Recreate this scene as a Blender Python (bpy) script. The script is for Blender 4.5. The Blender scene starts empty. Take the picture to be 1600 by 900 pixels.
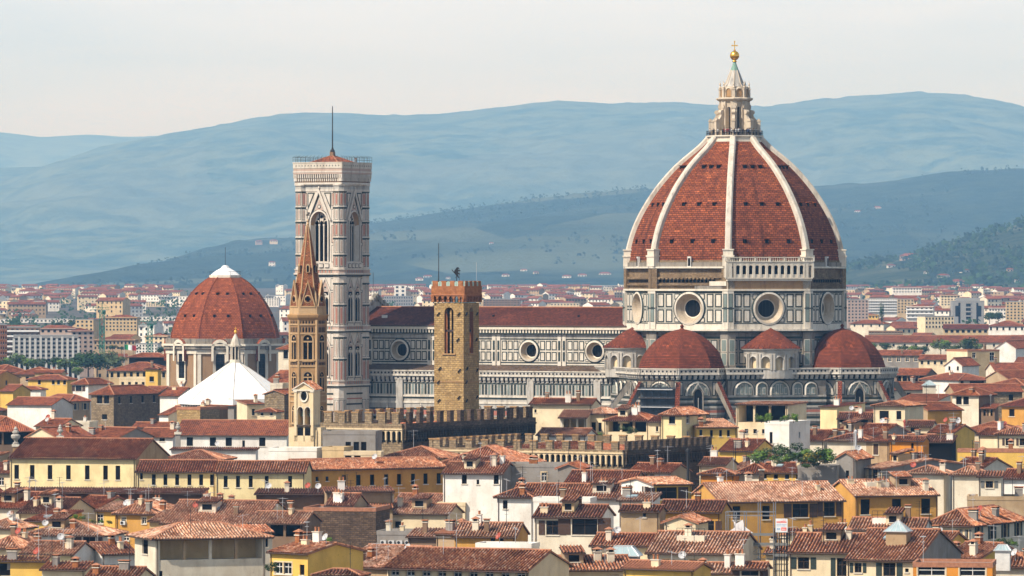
import bpy, math, random
import numpy as np
from mathutils import Vector, Matrix

# ---------------------------------------------------------------- camera, sky, sun, exposure
scene = bpy.context.scene
COL = scene.collection
F, CY, CAMZ = 8440.0, 435.0, 56.0          # focal length in photo pixels, horizon row, camera height
cam_d = bpy.data.cameras.new("camera")
cam = bpy.data.objects.new("camera", cam_d)
COL.objects.link(cam)
cam.location = (0, 0, CAMZ)
cam.rotation_euler = (math.radians(90) - math.atan(15 / F), 0, 0)
cam_d.sensor_width = 36.0
cam_d.lens = 36.0 * F / 1600.0
cam_d.clip_start = 5.0
cam_d.clip_end = 80000.0
scene.camera = cam

SUN_AZ, SUN_EL = math.radians(-54), math.radians(45)   # left of and behind the camera
sun_vec = Vector((math.sin(SUN_AZ) * math.cos(SUN_EL), -math.cos(SUN_AZ) * math.cos(SUN_EL), math.sin(SUN_EL)))
world = bpy.data.worlds.new("World")
scene.world = world
world.use_nodes = True
wt = world.node_tree
wt.nodes.clear()
w_out = wt.nodes.new("ShaderNodeOutputWorld")
w_bg = wt.nodes.new("ShaderNodeBackground")
w_sky = wt.nodes.new("ShaderNodeTexSky")
w_sky.sky_type = 'NISHITA'
w_sky.sun_disc = False
w_sky.sun_elevation = SUN_EL
w_sky.sun_rotation = math.atan2(sun_vec.x, sun_vec.y)
w_sky.air_density = 1.0
w_sky.dust_density = 3.0
w_sky.ozone_density = 1.0
# thin high cloud veil over the sky, a function of direction only
w_tc = wt.nodes.new("ShaderNodeTexCoord")
w_map = wt.nodes.new("ShaderNodeMapping")
w_map.inputs['Scale'].default_value = (5.0, 5.0, 34.0)
w_noise = wt.nodes.new("ShaderNodeTexNoise")
w_noise.inputs['Scale'].default_value = 1.6
w_noise.inputs['Detail'].default_value = 6.0
w_noise.inputs['Roughness'].default_value = 0.55
w_ramp = wt.nodes.new("ShaderNodeValToRGB")
w_ramp.color_ramp.elements[0].position = 0.28
w_ramp.color_ramp.elements[0].color = (8.4, 10.8, 14.6, 1)
w_ramp.color_ramp.elements[1].position = 0.72
w_ramp.color_ramp.elements[1].color = (12.0, 13.7, 16.6, 1)
w_mix = wt.nodes.new("ShaderNodeMixRGB")
w_mix.inputs['Fac'].default_value = 0.86
w_sep = wt.nodes.new("ShaderNodeSeparateXYZ")
w_fac = wt.nodes.new("ShaderNodeMapRange")
w_fac.inputs['From Min'].default_value = 0.06
w_fac.inputs['From Max'].default_value = 0.30
w_fac.inputs['To Min'].default_value = 0.96
w_fac.inputs['To Max'].default_value = 0.24
L = wt.links.new
L(w_tc.outputs['Generated'], w_map.inputs['Vector'])
L(w_tc.outputs['Generated'], w_sep.inputs['Vector'])
L(w_sep.outputs['Z'], w_fac.inputs['Value'])
L(w_fac.outputs['Result'], w_mix.inputs['Fac'])
L(w_map.outputs['Vector'], w_noise.inputs['Vector'])
L(w_noise.outputs['Fac'], w_ramp.inputs['Fac'])
L(w_sky.outputs['Color'], w_mix.inputs['Color1'])
L(w_ramp.outputs['Color'], w_mix.inputs['Color2'])
L(w_mix.outputs['Color'], w_bg.inputs['Color'])
w_bg.inputs['Strength'].default_value = 0.075
L(w_bg.outputs['Background'], w_out.inputs['Surface'])

sun_d = bpy.data.lights.new("sun", 'SUN')
sun_d.energy = 5.0
sun_d.angle = math.radians(0.6)
sun_d.color = (1.0, 0.965, 0.925)
sun_o = bpy.data.objects.new("sun", sun_d)
COL.objects.link(sun_o)
sun_o.rotation_euler = sun_vec.to_track_quat('Z', 'Y').to_euler()
sun_o.location = (0, 600, 900)

scene.view_settings.view_transform = 'Standard'
scene.view_settings.look = 'None'
scene.view_settings.exposure = 0.22
scene.view_settings.gamma = 1.0
scene.view_settings.use_curve_mapping = False
scene.render.engine = 'CYCLES'
cy = scene.cycles
cy.max_bounces = 4
cy.diffuse_bounces = 2
cy.glossy_bounces = 1
cy.transmission_bounces = 2
cy.volume_bounces = 0
cy.transparent_max_bounces = 6
cy.use_denoising = True
cy.caustics_reflective = False
cy.caustics_refractive = False
HAZE_DENSITY = 0.58e-4
HAZE_COLOR = (0.27, 0.58, 1.0)

# ---------------------------------------------------------------- small helpers
R = random.Random(7)
rad = math.radians
def WX(px, Y): return (px - 800.0) / F * Y
def WZ(py, Y): return CAMZ - (py - CY) / F * Y
def ground_z(Y):
    if Y < 1700: return 0.0
    if Y < 6000: return (Y - 1700) * 0.0068
    return 29.24 + (min(Y, 9000) - 6000) * 0.003

class Mat:
    """little node builder for one procedural material"""
    def __init__(s, name, rough=0.85, metal=0.0, spec=0.3):
        s.m = bpy.data.materials.new(name); s.m.use_nodes = True
        s.t = s.m.node_tree; s.t.nodes.clear()
        s.out = s.n('ShaderNodeOutputMaterial'); s.b = s.n('ShaderNodeBsdfPrincipled')
        s.l(s.b.outputs[0], s.out.inputs['Surface'])
        s.b.inputs['Roughness'].default_value = rough
        s.b.inputs['Metallic'].default_value = metal
        s.b.inputs['Specular IOR Level'].default_value = spec
    def n(s, typ, **kw):
        nd = s.t.nodes.new(typ)
        for k, v in kw.items():
            if hasattr(nd, k) and not k[0].isupper(): setattr(nd, k, v)
            else: s.set(nd.inputs[k.replace('_', ' ')], v)
        return nd
    def set(s, sock, v):
        if hasattr(v, 'is_output'): s.l(v, sock)
        elif isinstance(v, (tuple, list)) and len(v) == 3 and sock.type == 'RGBA': sock.default_value = (*v, 1)
        else: sock.default_value = v
    def l(s, a, b): s.t.links.new(a, b)
    def pos(s): return s.n('ShaderNodeNewGeometry').outputs['Position']
    def uv(s): return s.n('ShaderNodeUVMap').outputs[0]
    def rnd(s): return s.n('ShaderNodeObjectInfo').outputs['Random']
    def scaled(s, vec, sc):
        nd = s.n('ShaderNodeVectorMath', operation='MULTIPLY'); s.l(vec, nd.inputs[0]); nd.inputs[1].default_value = sc
        return nd.outputs[0]
    def noise(s, vec, scale, detail=3.0, rough=0.5, out='Fac'):
        nd = s.n('ShaderNodeTexNoise', Scale=scale, Detail=detail, Roughness=rough); s.l(vec, nd.inputs['Vector'])
        return nd.outputs[out]
    def ramp(s, fac, stops):
        nd = s.n('ShaderNodeValToRGB'); cr = nd.color_ramp
        while len(cr.elements) < len(stops): cr.elements.new(0.5)
        for e, (p, c) in zip(cr.elements, stops):
            e.position = p; e.color = (c, c, c, 1) if isinstance(c, (int, float)) else (*c, 1)
        s.l(fac, nd.inputs[0])
        return nd.outputs[0]
    def mix(s, fac, a, b, mode='MIX'):
        nd = s.n('ShaderNodeMixRGB', blend_type=mode)
        s.set(nd.inputs[0], fac); s.set(nd.inputs[1], a); s.set(nd.inputs[2], b)
        return nd.outputs[0]
    def math(s, op, a, b=0.0):
        nd = s.n('ShaderNodeMath', operation=op); s.set(nd.inputs[0], a); s.set(nd.inputs[1], b)
        return nd.outputs[0]
    def bump(s, h, strength=0.5, dist=0.1):
        nd = s.n('ShaderNodeBump', Strength=strength, Distance=dist); s.l(h, nd.inputs['Height'])
        s.l(nd.outputs[0], s.b.inputs['Normal'])
    def color(s, c): s.set(s.b.inputs['Base Color'], c); return s.m

def sc3(c, k): return tuple(min(1, x * k) for x in c)

def m_plaster(name, c, stain=0.55):
    m = Mat(name, 0.9, spec=0.15); p = m.pos()
    big = m.ramp(m.noise(p, 0.35, 4, .6), [(.36, 0.0), (.66, 1.0)])
    col = m.mix(m.math('MULTIPLY', big, stain * .7), c, (c[0] * .66, c[1] * .58, c[2] * .50))
    st = m.ramp(m.noise(m.scaled(p, (.55, .55, .12)), 1.0, 5, .7), [(.50, 0.0), (.80, 1.0)])
    col = m.mix(m.math('MULTIPLY', st, stain * .75), col, (c[0] * .42, c[1] * .38, c[2] * .34))
    pt = m.ramp(m.noise(p, .16, 2, .4), [(.55, 0.0), (.565, 1.0)])
    col = m.mix(m.math('MULTIPLY', pt, stain * .35), col, (c[0] * .78 + .03, c[1] * .76 + .03, c[2] * .78 + .03))
    sp_ = m.ramp(m.noise(p, 1.9, 5, .7), [(.60, 0.0), (.68, 1.0)])
    col = m.mix(m.math('MULTIPLY', sp_, stain * .6), col, (c[0] * .5, c[1] * .44, c[2] * .38))
    m.bump(m.noise(p, 5, 3), .25, .05)
    return m.color(col)

def m_stone(name, c1, c2, mortar, bw=0.7, bh=0.35, stain=.5):
    m = Mat(name, 0.92, spec=0.1); p = m.pos()
    u = m.uv()
    wob = m.n('ShaderNodeMixRGB', Fac=0.07); m.l(u, wob.inputs[1]); m.l(m.noise(u, 1.3, 2, out='Color'), wob.inputs[2])
    br = m.n('ShaderNodeTexBrick', Scale=1.0, Color1=(*c1, 1), Color2=(*c2, 1), Mortar=(*mortar, 1), Mortar_Size=0.035, Brick_Width=bw, Row_Height=bh, Bias=-.1)
    m.l(wob.outputs[0], br.inputs['Vector'])
    n1 = m.ramp(m.noise(p, 1.4, 5, .7), [(.38, 0.0), (.62, 1.0)])
    col = m.mix(m.math('MULTIPLY', n1, .55), br.outputs[0], sc3(c2, .45))
    n2 = m.ramp(m.noise(m.scaled(p, (1, 1, .25)), .25, 4, .6), [(.45, 0.0), (.7, 1.0)])
    col = m.mix(m.math('MULTIPLY', n2, stain), col, sc3(c2, .35))
    h = m.math('ADD', m.noise(p, 2.2, 4, .7), m.math('MULTIPLY', br.outputs['Fac'], -.6))
    m.bump(h, .9, .25)
    return m.color(col)

def m_coppi(name, cols, dark, far=False):
    """barrel roof tiles: uv in metres, u along the eave, v up the slope"""
    m = Mat(name, 0.9, spec=0.1); u = m.uv(); p = m.pos()
    sp = m.n('ShaderNodeSeparateXYZ'); m.l(u, sp.inputs[0])
    iu = m.math('FLOOR', m.math('DIVIDE', sp.outputs[0], .46)); iv = m.math('FLOOR', m.math('DIVIDE', sp.outputs[1], .40))
    cb = m.n('ShaderNodeCombineXYZ'); m.l(iu, cb.inputs[0]); m.l(iv, cb.inputs[1]); m.l(m.rnd(), cb.inputs[2])
    wn = m.n('ShaderNodeTexWhiteNoise', noise_dimensions='3D'); m.l(cb.outputs[0], wn.inputs['Vector'])
    k = len(cols); col = m.ramp(wn.outputs['Value'], [(i / (k - 1), c) for i, c in enumerate(cols)])
    tone = m.ramp(m.rnd(), [(0, (1.0, .84, .76)), (.28, (.80, .72, .66)), (.5, (1.08, 1.04, 1.02)), (.75, (.92, .82, .74)), (1, (.92, .90, .90))])
    col = m.mix(1.0, col, tone, 'MULTIPLY')
    lich = m.ramp(m.noise(p, .55, 5, .65), [(.42, 0.0), (.66, 1.0)])
    col = m.mix(m.math('MULTIPLY', lich, .62), col, dark)
    vo = m.n('ShaderNodeTexVoronoi', Scale=.22); m.l(u, vo.inputs['Vector']); vs = m.n('ShaderNodeSeparateColor'); m.l(vo.outputs['Color'], vs.inputs[0])
    col = m.mix(1.0, col, m.ramp(vs.outputs[0], [(0, .72), (.3, .95), (.7, 1.0), (1, 1.32)]), 'MULTIPLY')
    fine = m.ramp(m.noise(p, 3.0, 3, .6), [(.5, 0.0), (.72, 1.0)])
    col = m.mix(m.math('MULTIPLY', fine, .45), col, sc3(dark, .6))
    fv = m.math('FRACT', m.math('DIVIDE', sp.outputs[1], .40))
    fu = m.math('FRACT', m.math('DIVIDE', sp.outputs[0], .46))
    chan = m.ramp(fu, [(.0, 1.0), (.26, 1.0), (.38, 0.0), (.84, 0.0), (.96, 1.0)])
    col = m.mix(m.math('MULTIPLY', chan, .12 if far else .94), col, sc3(dark, .6))  # channel stripes: dirt and the shade between cover tiles, painted into the colour
    h = m.math('MULTIPLY', fv, -.12)
    if far:
        su = m.math('SINE', m.math('MULTIPLY', sp.outputs[0], 2 * math.pi / .46))
        h = m.math('ADD', h, m.math('MULTIPLY', su, .08))
    m.bump(h, 1.0, 1.0 if far else .8)
    return m.color(col)

def m_tile_dome(name, c1, c2, dark, bw, bh, streak=.6, mortar=.25):
    m = Mat(name, 0.9, spec=0.1); u = m.uv(); p = m.pos()
    br = m.n('ShaderNodeTexBrick', Scale=1.0, Color1=(*c1, 1), Color2=(*c2, 1), Mortar=(*sc3(c2, mortar), 1), Mortar_Size=0.06, Brick_Width=bw, Row_Height=bh, Bias=-.15)
    m.l(u, br.inputs['Vector'])
    sp = m.n('ShaderNodeSeparateXYZ'); m.l(u, sp.inputs[0])
    cb = m.n('ShaderNodeCombineXYZ'); m.l(m.math('FLOOR', m.math('DIVIDE', sp.outputs[0], bw)), cb.inputs[0]); m.l(m.math('FLOOR', m.math('DIVIDE', sp.outputs[1], bh)), cb.inputs[1])
    wn = m.n('ShaderNodeTexWhiteNoise', noise_dimensions='2D'); m.l(cb.outputs[0], wn.inputs['Vector'])
    col = m.mix(.75, br.outputs[0], m.ramp(wn.outputs['Value'], [(0, .60), (.5, .92), (.95, 1.12), (.98, 1.7), (1, 1.8)]), 'MULTIPLY')
    n1 = m.ramp(m.noise(p, .55, 6, .72), [(.42, 0.0), (.68, 1.0)])
    col = m.mix(m.math('MULTIPLY', n1, .42), col, dark)
    st = m.ramp(m.noise(m.scaled(u, (.55, .028, 1)), 1.0, 4, .65), [(.54, 0.0), (.7, 1.0)])
    col = m.mix(m.math('MULTIPLY', st, streak), col, sc3(dark, .5))
    m.bump(m.math('ADD', br.outputs['Fac'], wn.outputs['Value']), .7, .15)
    return m.color(col)

def m_marble(name, c, grime, amt=.6, streaks=1.0, rough=.6):
    m = Mat(name, rough, spec=0.25); p = m.pos()
    n1 = m.ramp(m.noise(p, .5, 5, .65), [(.4, 0.0), (.66, 1.0)])
    col = m.mix(m.math('MULTIPLY', n1, amt * .55), c, (c[0] * .74, c[1] * .62, c[2] * .48))
    st = m.ramp(m.noise(m.scaled(p, (1, 1, .14)), .9, 5, .7), [(.5, 0.0), (.7, 1.0)])
    col = m.mix(m.math('MULTIPLY', st, amt * streaks), col, grime)
    n3 = m.ramp(m.noise(p, 2.6, 3, .6), [(.5, 0.0), (.75, 1.0)])
    col = m.mix(m.math('MULTIPLY', n3, amt * .4), col, sc3(c, .5))
    m.bump(m.noise(p, 3.5, 3), .3, .08)
    return m.color(col)

def m_plain(name, c, rough=.7, metal=0.0, var=.35, scale=1.5, spec=.3):
    m = Mat(name, rough, metal, spec); p = m.pos()
    n1 = m.ramp(m.noise(p, scale, 4, .6), [(.35, 0.0), (.7, 1.0)])
    return m.color(m.mix(m.math('MULTIPLY', n1, var), c, sc3(c, .45)))

def m_leaf(name, c, c2):
    m = Mat(name, .8, spec=.12); p = m.pos()
    n = m.ramp(m.noise(p, 1.1, 3, .6), [(.3, 0.0), (.7, 1.0)])
    return m.color(m.mix(n, c, c2))

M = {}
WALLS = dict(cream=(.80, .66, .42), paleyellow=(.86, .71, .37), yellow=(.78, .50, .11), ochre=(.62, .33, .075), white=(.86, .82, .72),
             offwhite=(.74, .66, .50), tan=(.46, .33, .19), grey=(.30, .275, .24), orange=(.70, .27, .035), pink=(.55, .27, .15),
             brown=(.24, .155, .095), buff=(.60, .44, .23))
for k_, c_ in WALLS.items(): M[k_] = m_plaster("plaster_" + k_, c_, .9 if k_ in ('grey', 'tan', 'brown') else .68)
M['stone'] = m_stone("rubble_stone", (.46, .34, .20), (.28, .20, .115), (.19, .14, .09), .8, .4)
M['goldstone'] = m_stone("golden_stone", (.60, .40, .17), (.40, .255, .105), (.30, .2, .09), .75, .38, .3)
M['shadestone'] = m_stone("shaded_stone", (.16, .115, .075), (.085, .06, .042), (.06, .045, .035), .9, .4)  # shaded copy of the palace stone, for its unlit east face
M['brick'] = m_stone("red_brick", (.62, .215, .065), (.46, .145, .045), (.40, .19, .09), .45, .16, .35)
M['crownbrick'] = m_stone("crown_brick", (.60, .22, .075), (.46, .155, .05), (.42, .2, .1), .45, .16, .15)
M['darkbrick'] = m_stone("weathered_brick", (.25, .16, .10), (.12, .078, .052), (.10, .075, .055), .7, .3)
M['shaderubble'] = m_stone("shaded_rubble", (.32, .225, .14), (.19, .13, .08), (.13, .09, .06), .8, .4)  # darker rubble for right-hand sides, their shade put into the colour
M['rawbrick'] = m_stone("bare_drum_brick", (.42, .30, .17), (.26, .17, .095), (.24, .17, .1), .9, .3, .55)
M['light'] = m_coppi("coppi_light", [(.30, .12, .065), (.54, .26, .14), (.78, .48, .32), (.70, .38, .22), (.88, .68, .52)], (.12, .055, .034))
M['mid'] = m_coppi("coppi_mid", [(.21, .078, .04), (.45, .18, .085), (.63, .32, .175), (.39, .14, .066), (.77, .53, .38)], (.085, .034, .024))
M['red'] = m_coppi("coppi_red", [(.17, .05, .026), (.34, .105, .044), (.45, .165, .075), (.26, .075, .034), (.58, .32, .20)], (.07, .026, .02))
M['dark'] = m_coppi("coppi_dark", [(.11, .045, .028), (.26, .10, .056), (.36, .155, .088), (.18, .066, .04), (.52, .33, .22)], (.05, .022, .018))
for k_ in ('light', 'mid', 'red', 'dark'):
    pass
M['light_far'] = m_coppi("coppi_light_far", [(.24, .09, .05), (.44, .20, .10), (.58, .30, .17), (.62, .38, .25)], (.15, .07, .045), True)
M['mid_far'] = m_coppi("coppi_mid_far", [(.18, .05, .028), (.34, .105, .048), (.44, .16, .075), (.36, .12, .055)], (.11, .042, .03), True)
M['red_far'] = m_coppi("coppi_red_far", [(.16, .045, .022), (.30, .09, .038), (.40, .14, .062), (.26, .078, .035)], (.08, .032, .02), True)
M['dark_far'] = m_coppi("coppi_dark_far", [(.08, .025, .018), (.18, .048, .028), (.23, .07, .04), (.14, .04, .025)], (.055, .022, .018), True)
M['ridge'] = m_plain("ridge_tile", (.44, .19, .10), .9, var=.7, scale=2.5)
M['soffit'] = m_plain("eave_wood", (.075, .045, .03), .9)
M['cupola'] = m_tile_dome("cupola_tile", (.34, .098, .036), (.18, .046, .022), (.07, .022, .016), 1.0, .55, .8)
M['apsetile'] = m_tile_dome("apse_tile", (.30, .078, .034), (.18, .045, .022), (.06, .022, .015), .6, .42, .35)
M['chapeltile'] = m_tile_dome("chapel_tile", (.35, .098, .036), (.25, .064, .026), (.13, .036, .02), .8, .55, .45, .5)
M['spiretile'] = m_tile_dome("spire_brick", (.46, .19, .075), (.32, .11, .045), (.16, .06, .03), .5, .25, .4, .6)
M['navetile'] = m_coppi("nave_tile", [(.085, .028, .018), (.16, .046, .026), (.22, .068, .038), (.13, .038, .023)], (.055, .02, .016), True)
M['marble'] = m_marble("white_marble", (.66, .60, .49), (.17, .145, .115), .6)
M['marblebright'] = m_marble("rib_marble", (.58, .52, .42), (.19, .15, .11), .65)
M['marbledirtyshade'] = m_marble("stained_shaded_marble", (.26, .23, .185), (.05, .043, .036), .9)  # stained marble, darkened further to carry the shade of the lower apse
M['marblegrey'] = m_marble("grey_marble", (.46, .43, .37), (.10, .09, .08), .7)
M['lanternstone'] = m_marble("lantern_stone", (.57, .475, .35), (.20, .145, .10), .65)
M['ringstone'] = m_marble("carved_ring_stone", (.50, .41, .29), (.20, .15, .10), .6)
M['green'] = m_marble("green_serpentine", (.030, .042, .034), (.012, .014, .012), .5)
M['greymarble'] = m_marble("pale_green_panel", (.20, .24, .21), (.07, .08, .07), .5)
M['pink'] = m_marble("pink_marble", (.47, .345, .27), (.24, .15, .1), .5)
M['rosso'] = m_marble("red_marble", (.42, .15, .10), (.2, .08, .06), .5)
M['campwhite'] = m_marble("tower_marble", (.62, .555, .46), (.24, .19, .15), .6)
M['tanstone'] = m_marble("tan_sandstone", (.41, .24, .10), (.17, .09, .042), .65)
M['spiretrim'] = m_marble("spire_trim", (.50, .33, .165), (.21, .12, .058), .6)
M['ochrestone'] = m_marble("ochre_drum", (.30, .185, .095), (.12, .075, .045), .5)
M['creamstone'] = m_marble("cream_stone", (.70, .55, .33), (.30, .2, .11), .55)
M['trim'] = m_marble("pale_trim", (.70, .63, .50), (.3, .24, .18), .45)
M['void'] = m_plain("deep_shadow_opening", (.010, .009, .009), .95, var=.2, spec=.02)
M['glass'] = m_plain("window_glass", (.011, .011, .012), .25, var=.3, spec=.06)
M['paleglass'] = m_plain("skylight_glass", (.34, .44, .44), .2, var=.3, spec=.5)
M['whiteframe'] = m_plain("white_frame", (.72, .69, .62), .6)
M['shutgreen'] = m_plain("green_shutter", (.035, .05, .04), .7)
M['shutgrey'] = m_plain("grey_shutter", (.18, .18, .165), .7)
M['shutbrown'] = m_plain("brown_shutter", (.085, .045, .028), .7)
M['iron'] = m_plain("dark_iron", (.03, .028, .027), .6, .3)
M['steel'] = m_plain("scaffold_steel", (.30, .31, .32), .5, .6)
M['mesh'] = m_plain("dust_sheet", (.07, .085, .10), .9)
M['canvas'] = m_plain("white_canvas", (.80, .78, .74), .8, var=.2)
M['lead'] = m_plain("lead_sheet", (.30, .31, .33), .55, .2)
M['whitelead'] = m_marble("pale_covering", (.88, .87, .83), (.55, .53, .49), .30)
M['gold'] = m_plain("gilded_copper", (.95, .52, .08), .28, .9, var=.12)
M['copper'] = m_plain("green_copper", (.20, .33, .25), .7)
M['verdigris'] = m_plain("pale_verdigris", (.45, .60, .50), .7)
M['cranegreen'] = m_plain("crane_green", (.03, .20, .13), .6)
M['wood'] = m_plain("dark_wood", (.06, .038, .026), .85)
M['whitepipe'] = m_plain("pale_metal", (.55, .54, .52), .5, .3)
M['dish'] = m_plain("dish_white", (.50, .49, .47), .5, var=.15)
M['dishred'] = m_plain("dish_red", (.40, .085, .05), .5, var=.2)
M['aircon'] = m_plain("aircon_case", (.62, .61, .58), .5, var=.2)
M['terracotta'] = m_plain("terracotta_pot", (.45, .18, .08), .9)
M['leafA'] = m_leaf("leaf_dark", (.012, .032, .012), (.045, .085, .022))
M['leafB'] = m_leaf("leaf_fresh", (.05, .12, .02), (.20, .30, .05))
M['leafC'] = m_leaf("leaf_olive", (.05, .075, .03), (.12, .15, .06))
M['leafhill'] = m_leaf("leaf_hill", (.010, .024, .018), (.022, .038, .026))
M['leafY'] = m_leaf("leaf_gold", (.25, .20, .03), (.40, .28, .04))
M['bark'] = m_plain("bark", (.08, .055, .04), .95)
M['concrete'] = m_plain("pale_concrete", (.55, .53, .48), .85)
M['concretegrey'] = m_plain("grey_concrete", (.30, .29, .27), .85)
M['flaggreen'] = m_plain("flag_green", (.02, .25, .08), .8)
M['flagwhite'] = m_plain("flag_white", (.75, .75, .72), .8)
M['flagred'] = m_plain("flag_red", (.5, .03, .03), .8)
M['signred'] = m_plain("sign_red", (.75, .12, .09), .7, var=.1)
M['signblue'] = m_plain("sign_blue", (.25, .40, .55), .7, var=.1)
M['skin'] = m_plain("skin", (.5, .3, .2), .7)
for i_, c_ in enumerate([(.02, .02, .025), (.5, .48, .45), (.25, .03, .03), (.05, .07, .14), (.09, .07, .05)]): M['cloth%d' % i_] = m_plain("cloth_%s" % ("black", "white", "red", "blue", "brown")[i_], c_, .9)

# ---------------------------------------------------------------- mesh collector
class MB:
    def __init__(s): s.v = []; s.f = []; s.m = []; s.uv = []; s.names = []
    def mi(s, k):
        if k not in s.names: s.names.append(k)
        return s.names.index(k)
    def poly(s, pts, k, uv=None):
        b = len(s.v); s.v.extend([tuple(p) for p in pts]); s.f.append(tuple(range(b, b + len(pts)))); s.m.append(s.mi(k)); s.uv.append(uv)
    def box(s, x0, x1, y0, y1, z0, z1, k, fr=None, caps=True):
        P = [(x, y, z) for x in (x0, x1) for y in (y0, y1) for z in (z0, z1)]
        if fr: P = [fr(*p) for p in P]
        b = len(s.v); s.v.extend([tuple(p) for p in P]); mi = s.mi(k)
        for f in ((0, 1, 3, 2), (4, 6, 7, 5), (0, 4, 5, 1), (2, 3, 7, 6), (0, 2, 6, 4), (1, 5, 7, 3)):
            s.f.append(tuple(b + i for i in (f[::-1] if fr else f))); s.m.append(mi); s.uv.append(None)
    def loft(s, rings, k, cap0=True, cap1=True, closed=True, uvs=None):
        b = len(s.v); n = len(rings[0]); mi = s.mi(k)
        for r in rings: s.v.extend([tuple(p) for p in r])
        for i in range(len(rings) - 1):
            for j in range(n if closed else n - 1):
                j2 = (j + 1) % n
                s.f.append((b + i * n + j, b + i * n + j2, b + (i + 1) * n + j2, b + (i + 1) * n + j)); s.m.append(mi)
                s.uv.append(uvs(i, j) if uvs else None)
        if cap0: s.f.append(tuple(b + j for j in range(n))[::-1]); s.m.append(mi); s.uv.append(None)
        if cap1: s.f.append(tuple(b + (len(rings) - 1) * n + j for j in range(n))); s.m.append(mi); s.uv.append(None)
    def lathe(s, prof, seg, k, c=(0, 0), a0=0.0, cap0=True, cap1=True):
        s.loft([[(c[0] + r * math.cos(a0 + 2 * math.pi * j / seg), c[1] + r * math.sin(a0 + 2 * math.pi * j / seg), z) for j in range(seg)] for r, z in prof], k, cap0, cap1)
    def tube(s, p, q, r, k, seg=5, r2=None):
        p, q = Vector(p), Vector(q); d = (q - p)
        if d.length < 1e-6: return
        d.normalize(); a = d.orthogonal().normalized(); b = d.cross(a); r2 = r if r2 is None else r2
        s.loft([[c + (a * math.cos(2 * math.pi * j / seg) + b * math.sin(2 * math.pi * j / seg)) * rr for j in range(seg)] for c, rr in ((p, r), (q, r2))], k)
    def prism(s, pts2, fr, n0, n1, k):
        """polygon in the facade plane pushed out from n0 to n1 (front at n1)"""
        a = [fr(u, n0, v) for u, v in pts2]; b = [fr(u, n1, v) for u, v in pts2]
        s.poly(b, k)
        for i in range(len(a)):
            j = (i + 1) % len(a); s.poly([a[i], a[j], b[j], b[i]], k)
    def build(s, name, parent=None, loc=None, smooth=False):
        me = bpy.data.meshes.new(name)
        me.from_pydata(s.v, [], s.f)
        for k in s.names: me.materials.append(M[k])
        me.polygons.foreach_set('material_index', s.m)
        if smooth: me.polygons.foreach_set('use_smooth', [True] * len(s.f))
        nl = len(me.loops); V = np.array(s.v, dtype=np.float64)
        li = np.empty(nl, dtype=np.int32); me.loops.foreach_get('vertex_index', li)
        tot = np.array([len(f) for f in s.f]); fi = np.repeat(np.arange(len(s.f)), tot)
        nor = np.empty(len(s.f) * 3); me.polygons.foreach_get('normal', nor); nor = nor.reshape(-1, 3)[fi]
        co = V[li]; flat = np.abs(nor[:, 2]) > .8
        hl = np.hypot(nor[:, 0], nor[:, 1]) + 1e-9
        uu = np.where(flat, co[:, 0], (-nor[:, 1] * co[:, 0] + nor[:, 0] * co[:, 1]) / hl)
        vv = np.where(flat, co[:, 1], co[:, 2])
        uv = np.stack([uu, vv], 1)
        st = np.concatenate([[0], np.cumsum(tot)[:-1]])
        for i, q in enumerate(s.uv):
            if q is not None: uv[st[i]:st[i] + tot[i]] = q
        lay = me.uv_layers.new(name="UVMap"); lay.data.foreach_set('uv', uv.astype(np.float32).ravel())
        o = bpy.data.objects.new(name, me); COL.objects.link(o)
        if parent is not None: o.parent = parent
        if loc is not None: o.location = loc
        return o

def frame(ox, oy, ang, z0=0.0):
    """facade frame: u along the wall, n outward, v up. ang = direction the wall faces (0 = -y)"""
    c, s_ = math.cos(ang), math.sin(ang)
    def fr(u, n, v): return (ox + u * c + n * s_, oy + u * s_ - n * c, z0 + v)
    return fr
def arch(uc, v0, w, h, pointed=0.0, seg=8):
    """outline of an arched opening, springing so that the total height is h"""
    r = w / 2; pts = [(uc - r, v0), (uc + r, v0)]
    rise = r * (1 + pointed); vs = v0 + h - rise
    for i in range(seg + 1):
        a = math.pi * i / seg
        pts.append((uc + r * math.cos(a), vs + rise * math.sin(a) ** (1.0 if not pointed else .85)))
    return pts
def disc(uc, vc, r, seg=24, ry=None): return [(uc + r * math.cos(2 * math.pi * i / seg), vc + (ry or r) * math.sin(2 * math.pi * i / seg)) for i in range(seg)]
def ring(mb, fr, outer, inner, n_o, n_i, k):
    """band between two matching outlines, outer edge at n_o and inner edge at n_i"""
    n = len(outer)
    for i in range(n):
        j = (i + 1) % n
        mb.poly([fr(outer[i][0], n_o, outer[i][1]), fr(outer[j][0], n_o, outer[j][1]), fr(inner[j][0], n_i, inner[j][1]), fr(inner[i][0], n_i, inner[i][1])], k)
def panel(mb, fr, u0, u1, v0, v1, b, n, kd='green', kl='marble'):
    mb.box(u0, u1, 0, n, v0, v1, kd, fr)
    mb.box(u0 + b, u1 - b, n * .5, n * 1.7, v0 + b, v1 - b, kl, fr)

def tag(o, label=None, cat=None, group=None, kind=None):
    if label: o['label'] = label
    if cat: o['category'] = cat
    if group: o['group'] = group
    if kind: o['kind'] = kind
    return o
def empty(name, loc, rz=0.0, label=None, cat=None, group=None):
    o = bpy.data.objects.new(name, None); COL.objects.link(o); o.location = loc; o.rotation_euler = (0, 0, rz)
    o.empty_display_size = 1.0
    return tag(o, label, cat, group)
def copy_tree(o, parent=None):
    c = o.copy(); COL.objects.link(c); c.parent = parent
    for ch in list(o.children): copy_tree(ch, c)
    return c
def inst(name, me, parent=None, loc=(0, 0, 0), rz=0.0, scale=None):
    o = bpy.data.objects.new(name, me); COL.objects.link(o); o.parent = parent; o.location = loc; o.rotation_euler = (0, 0, rz)
    if scale: o.scale = scale
    return o
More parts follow.
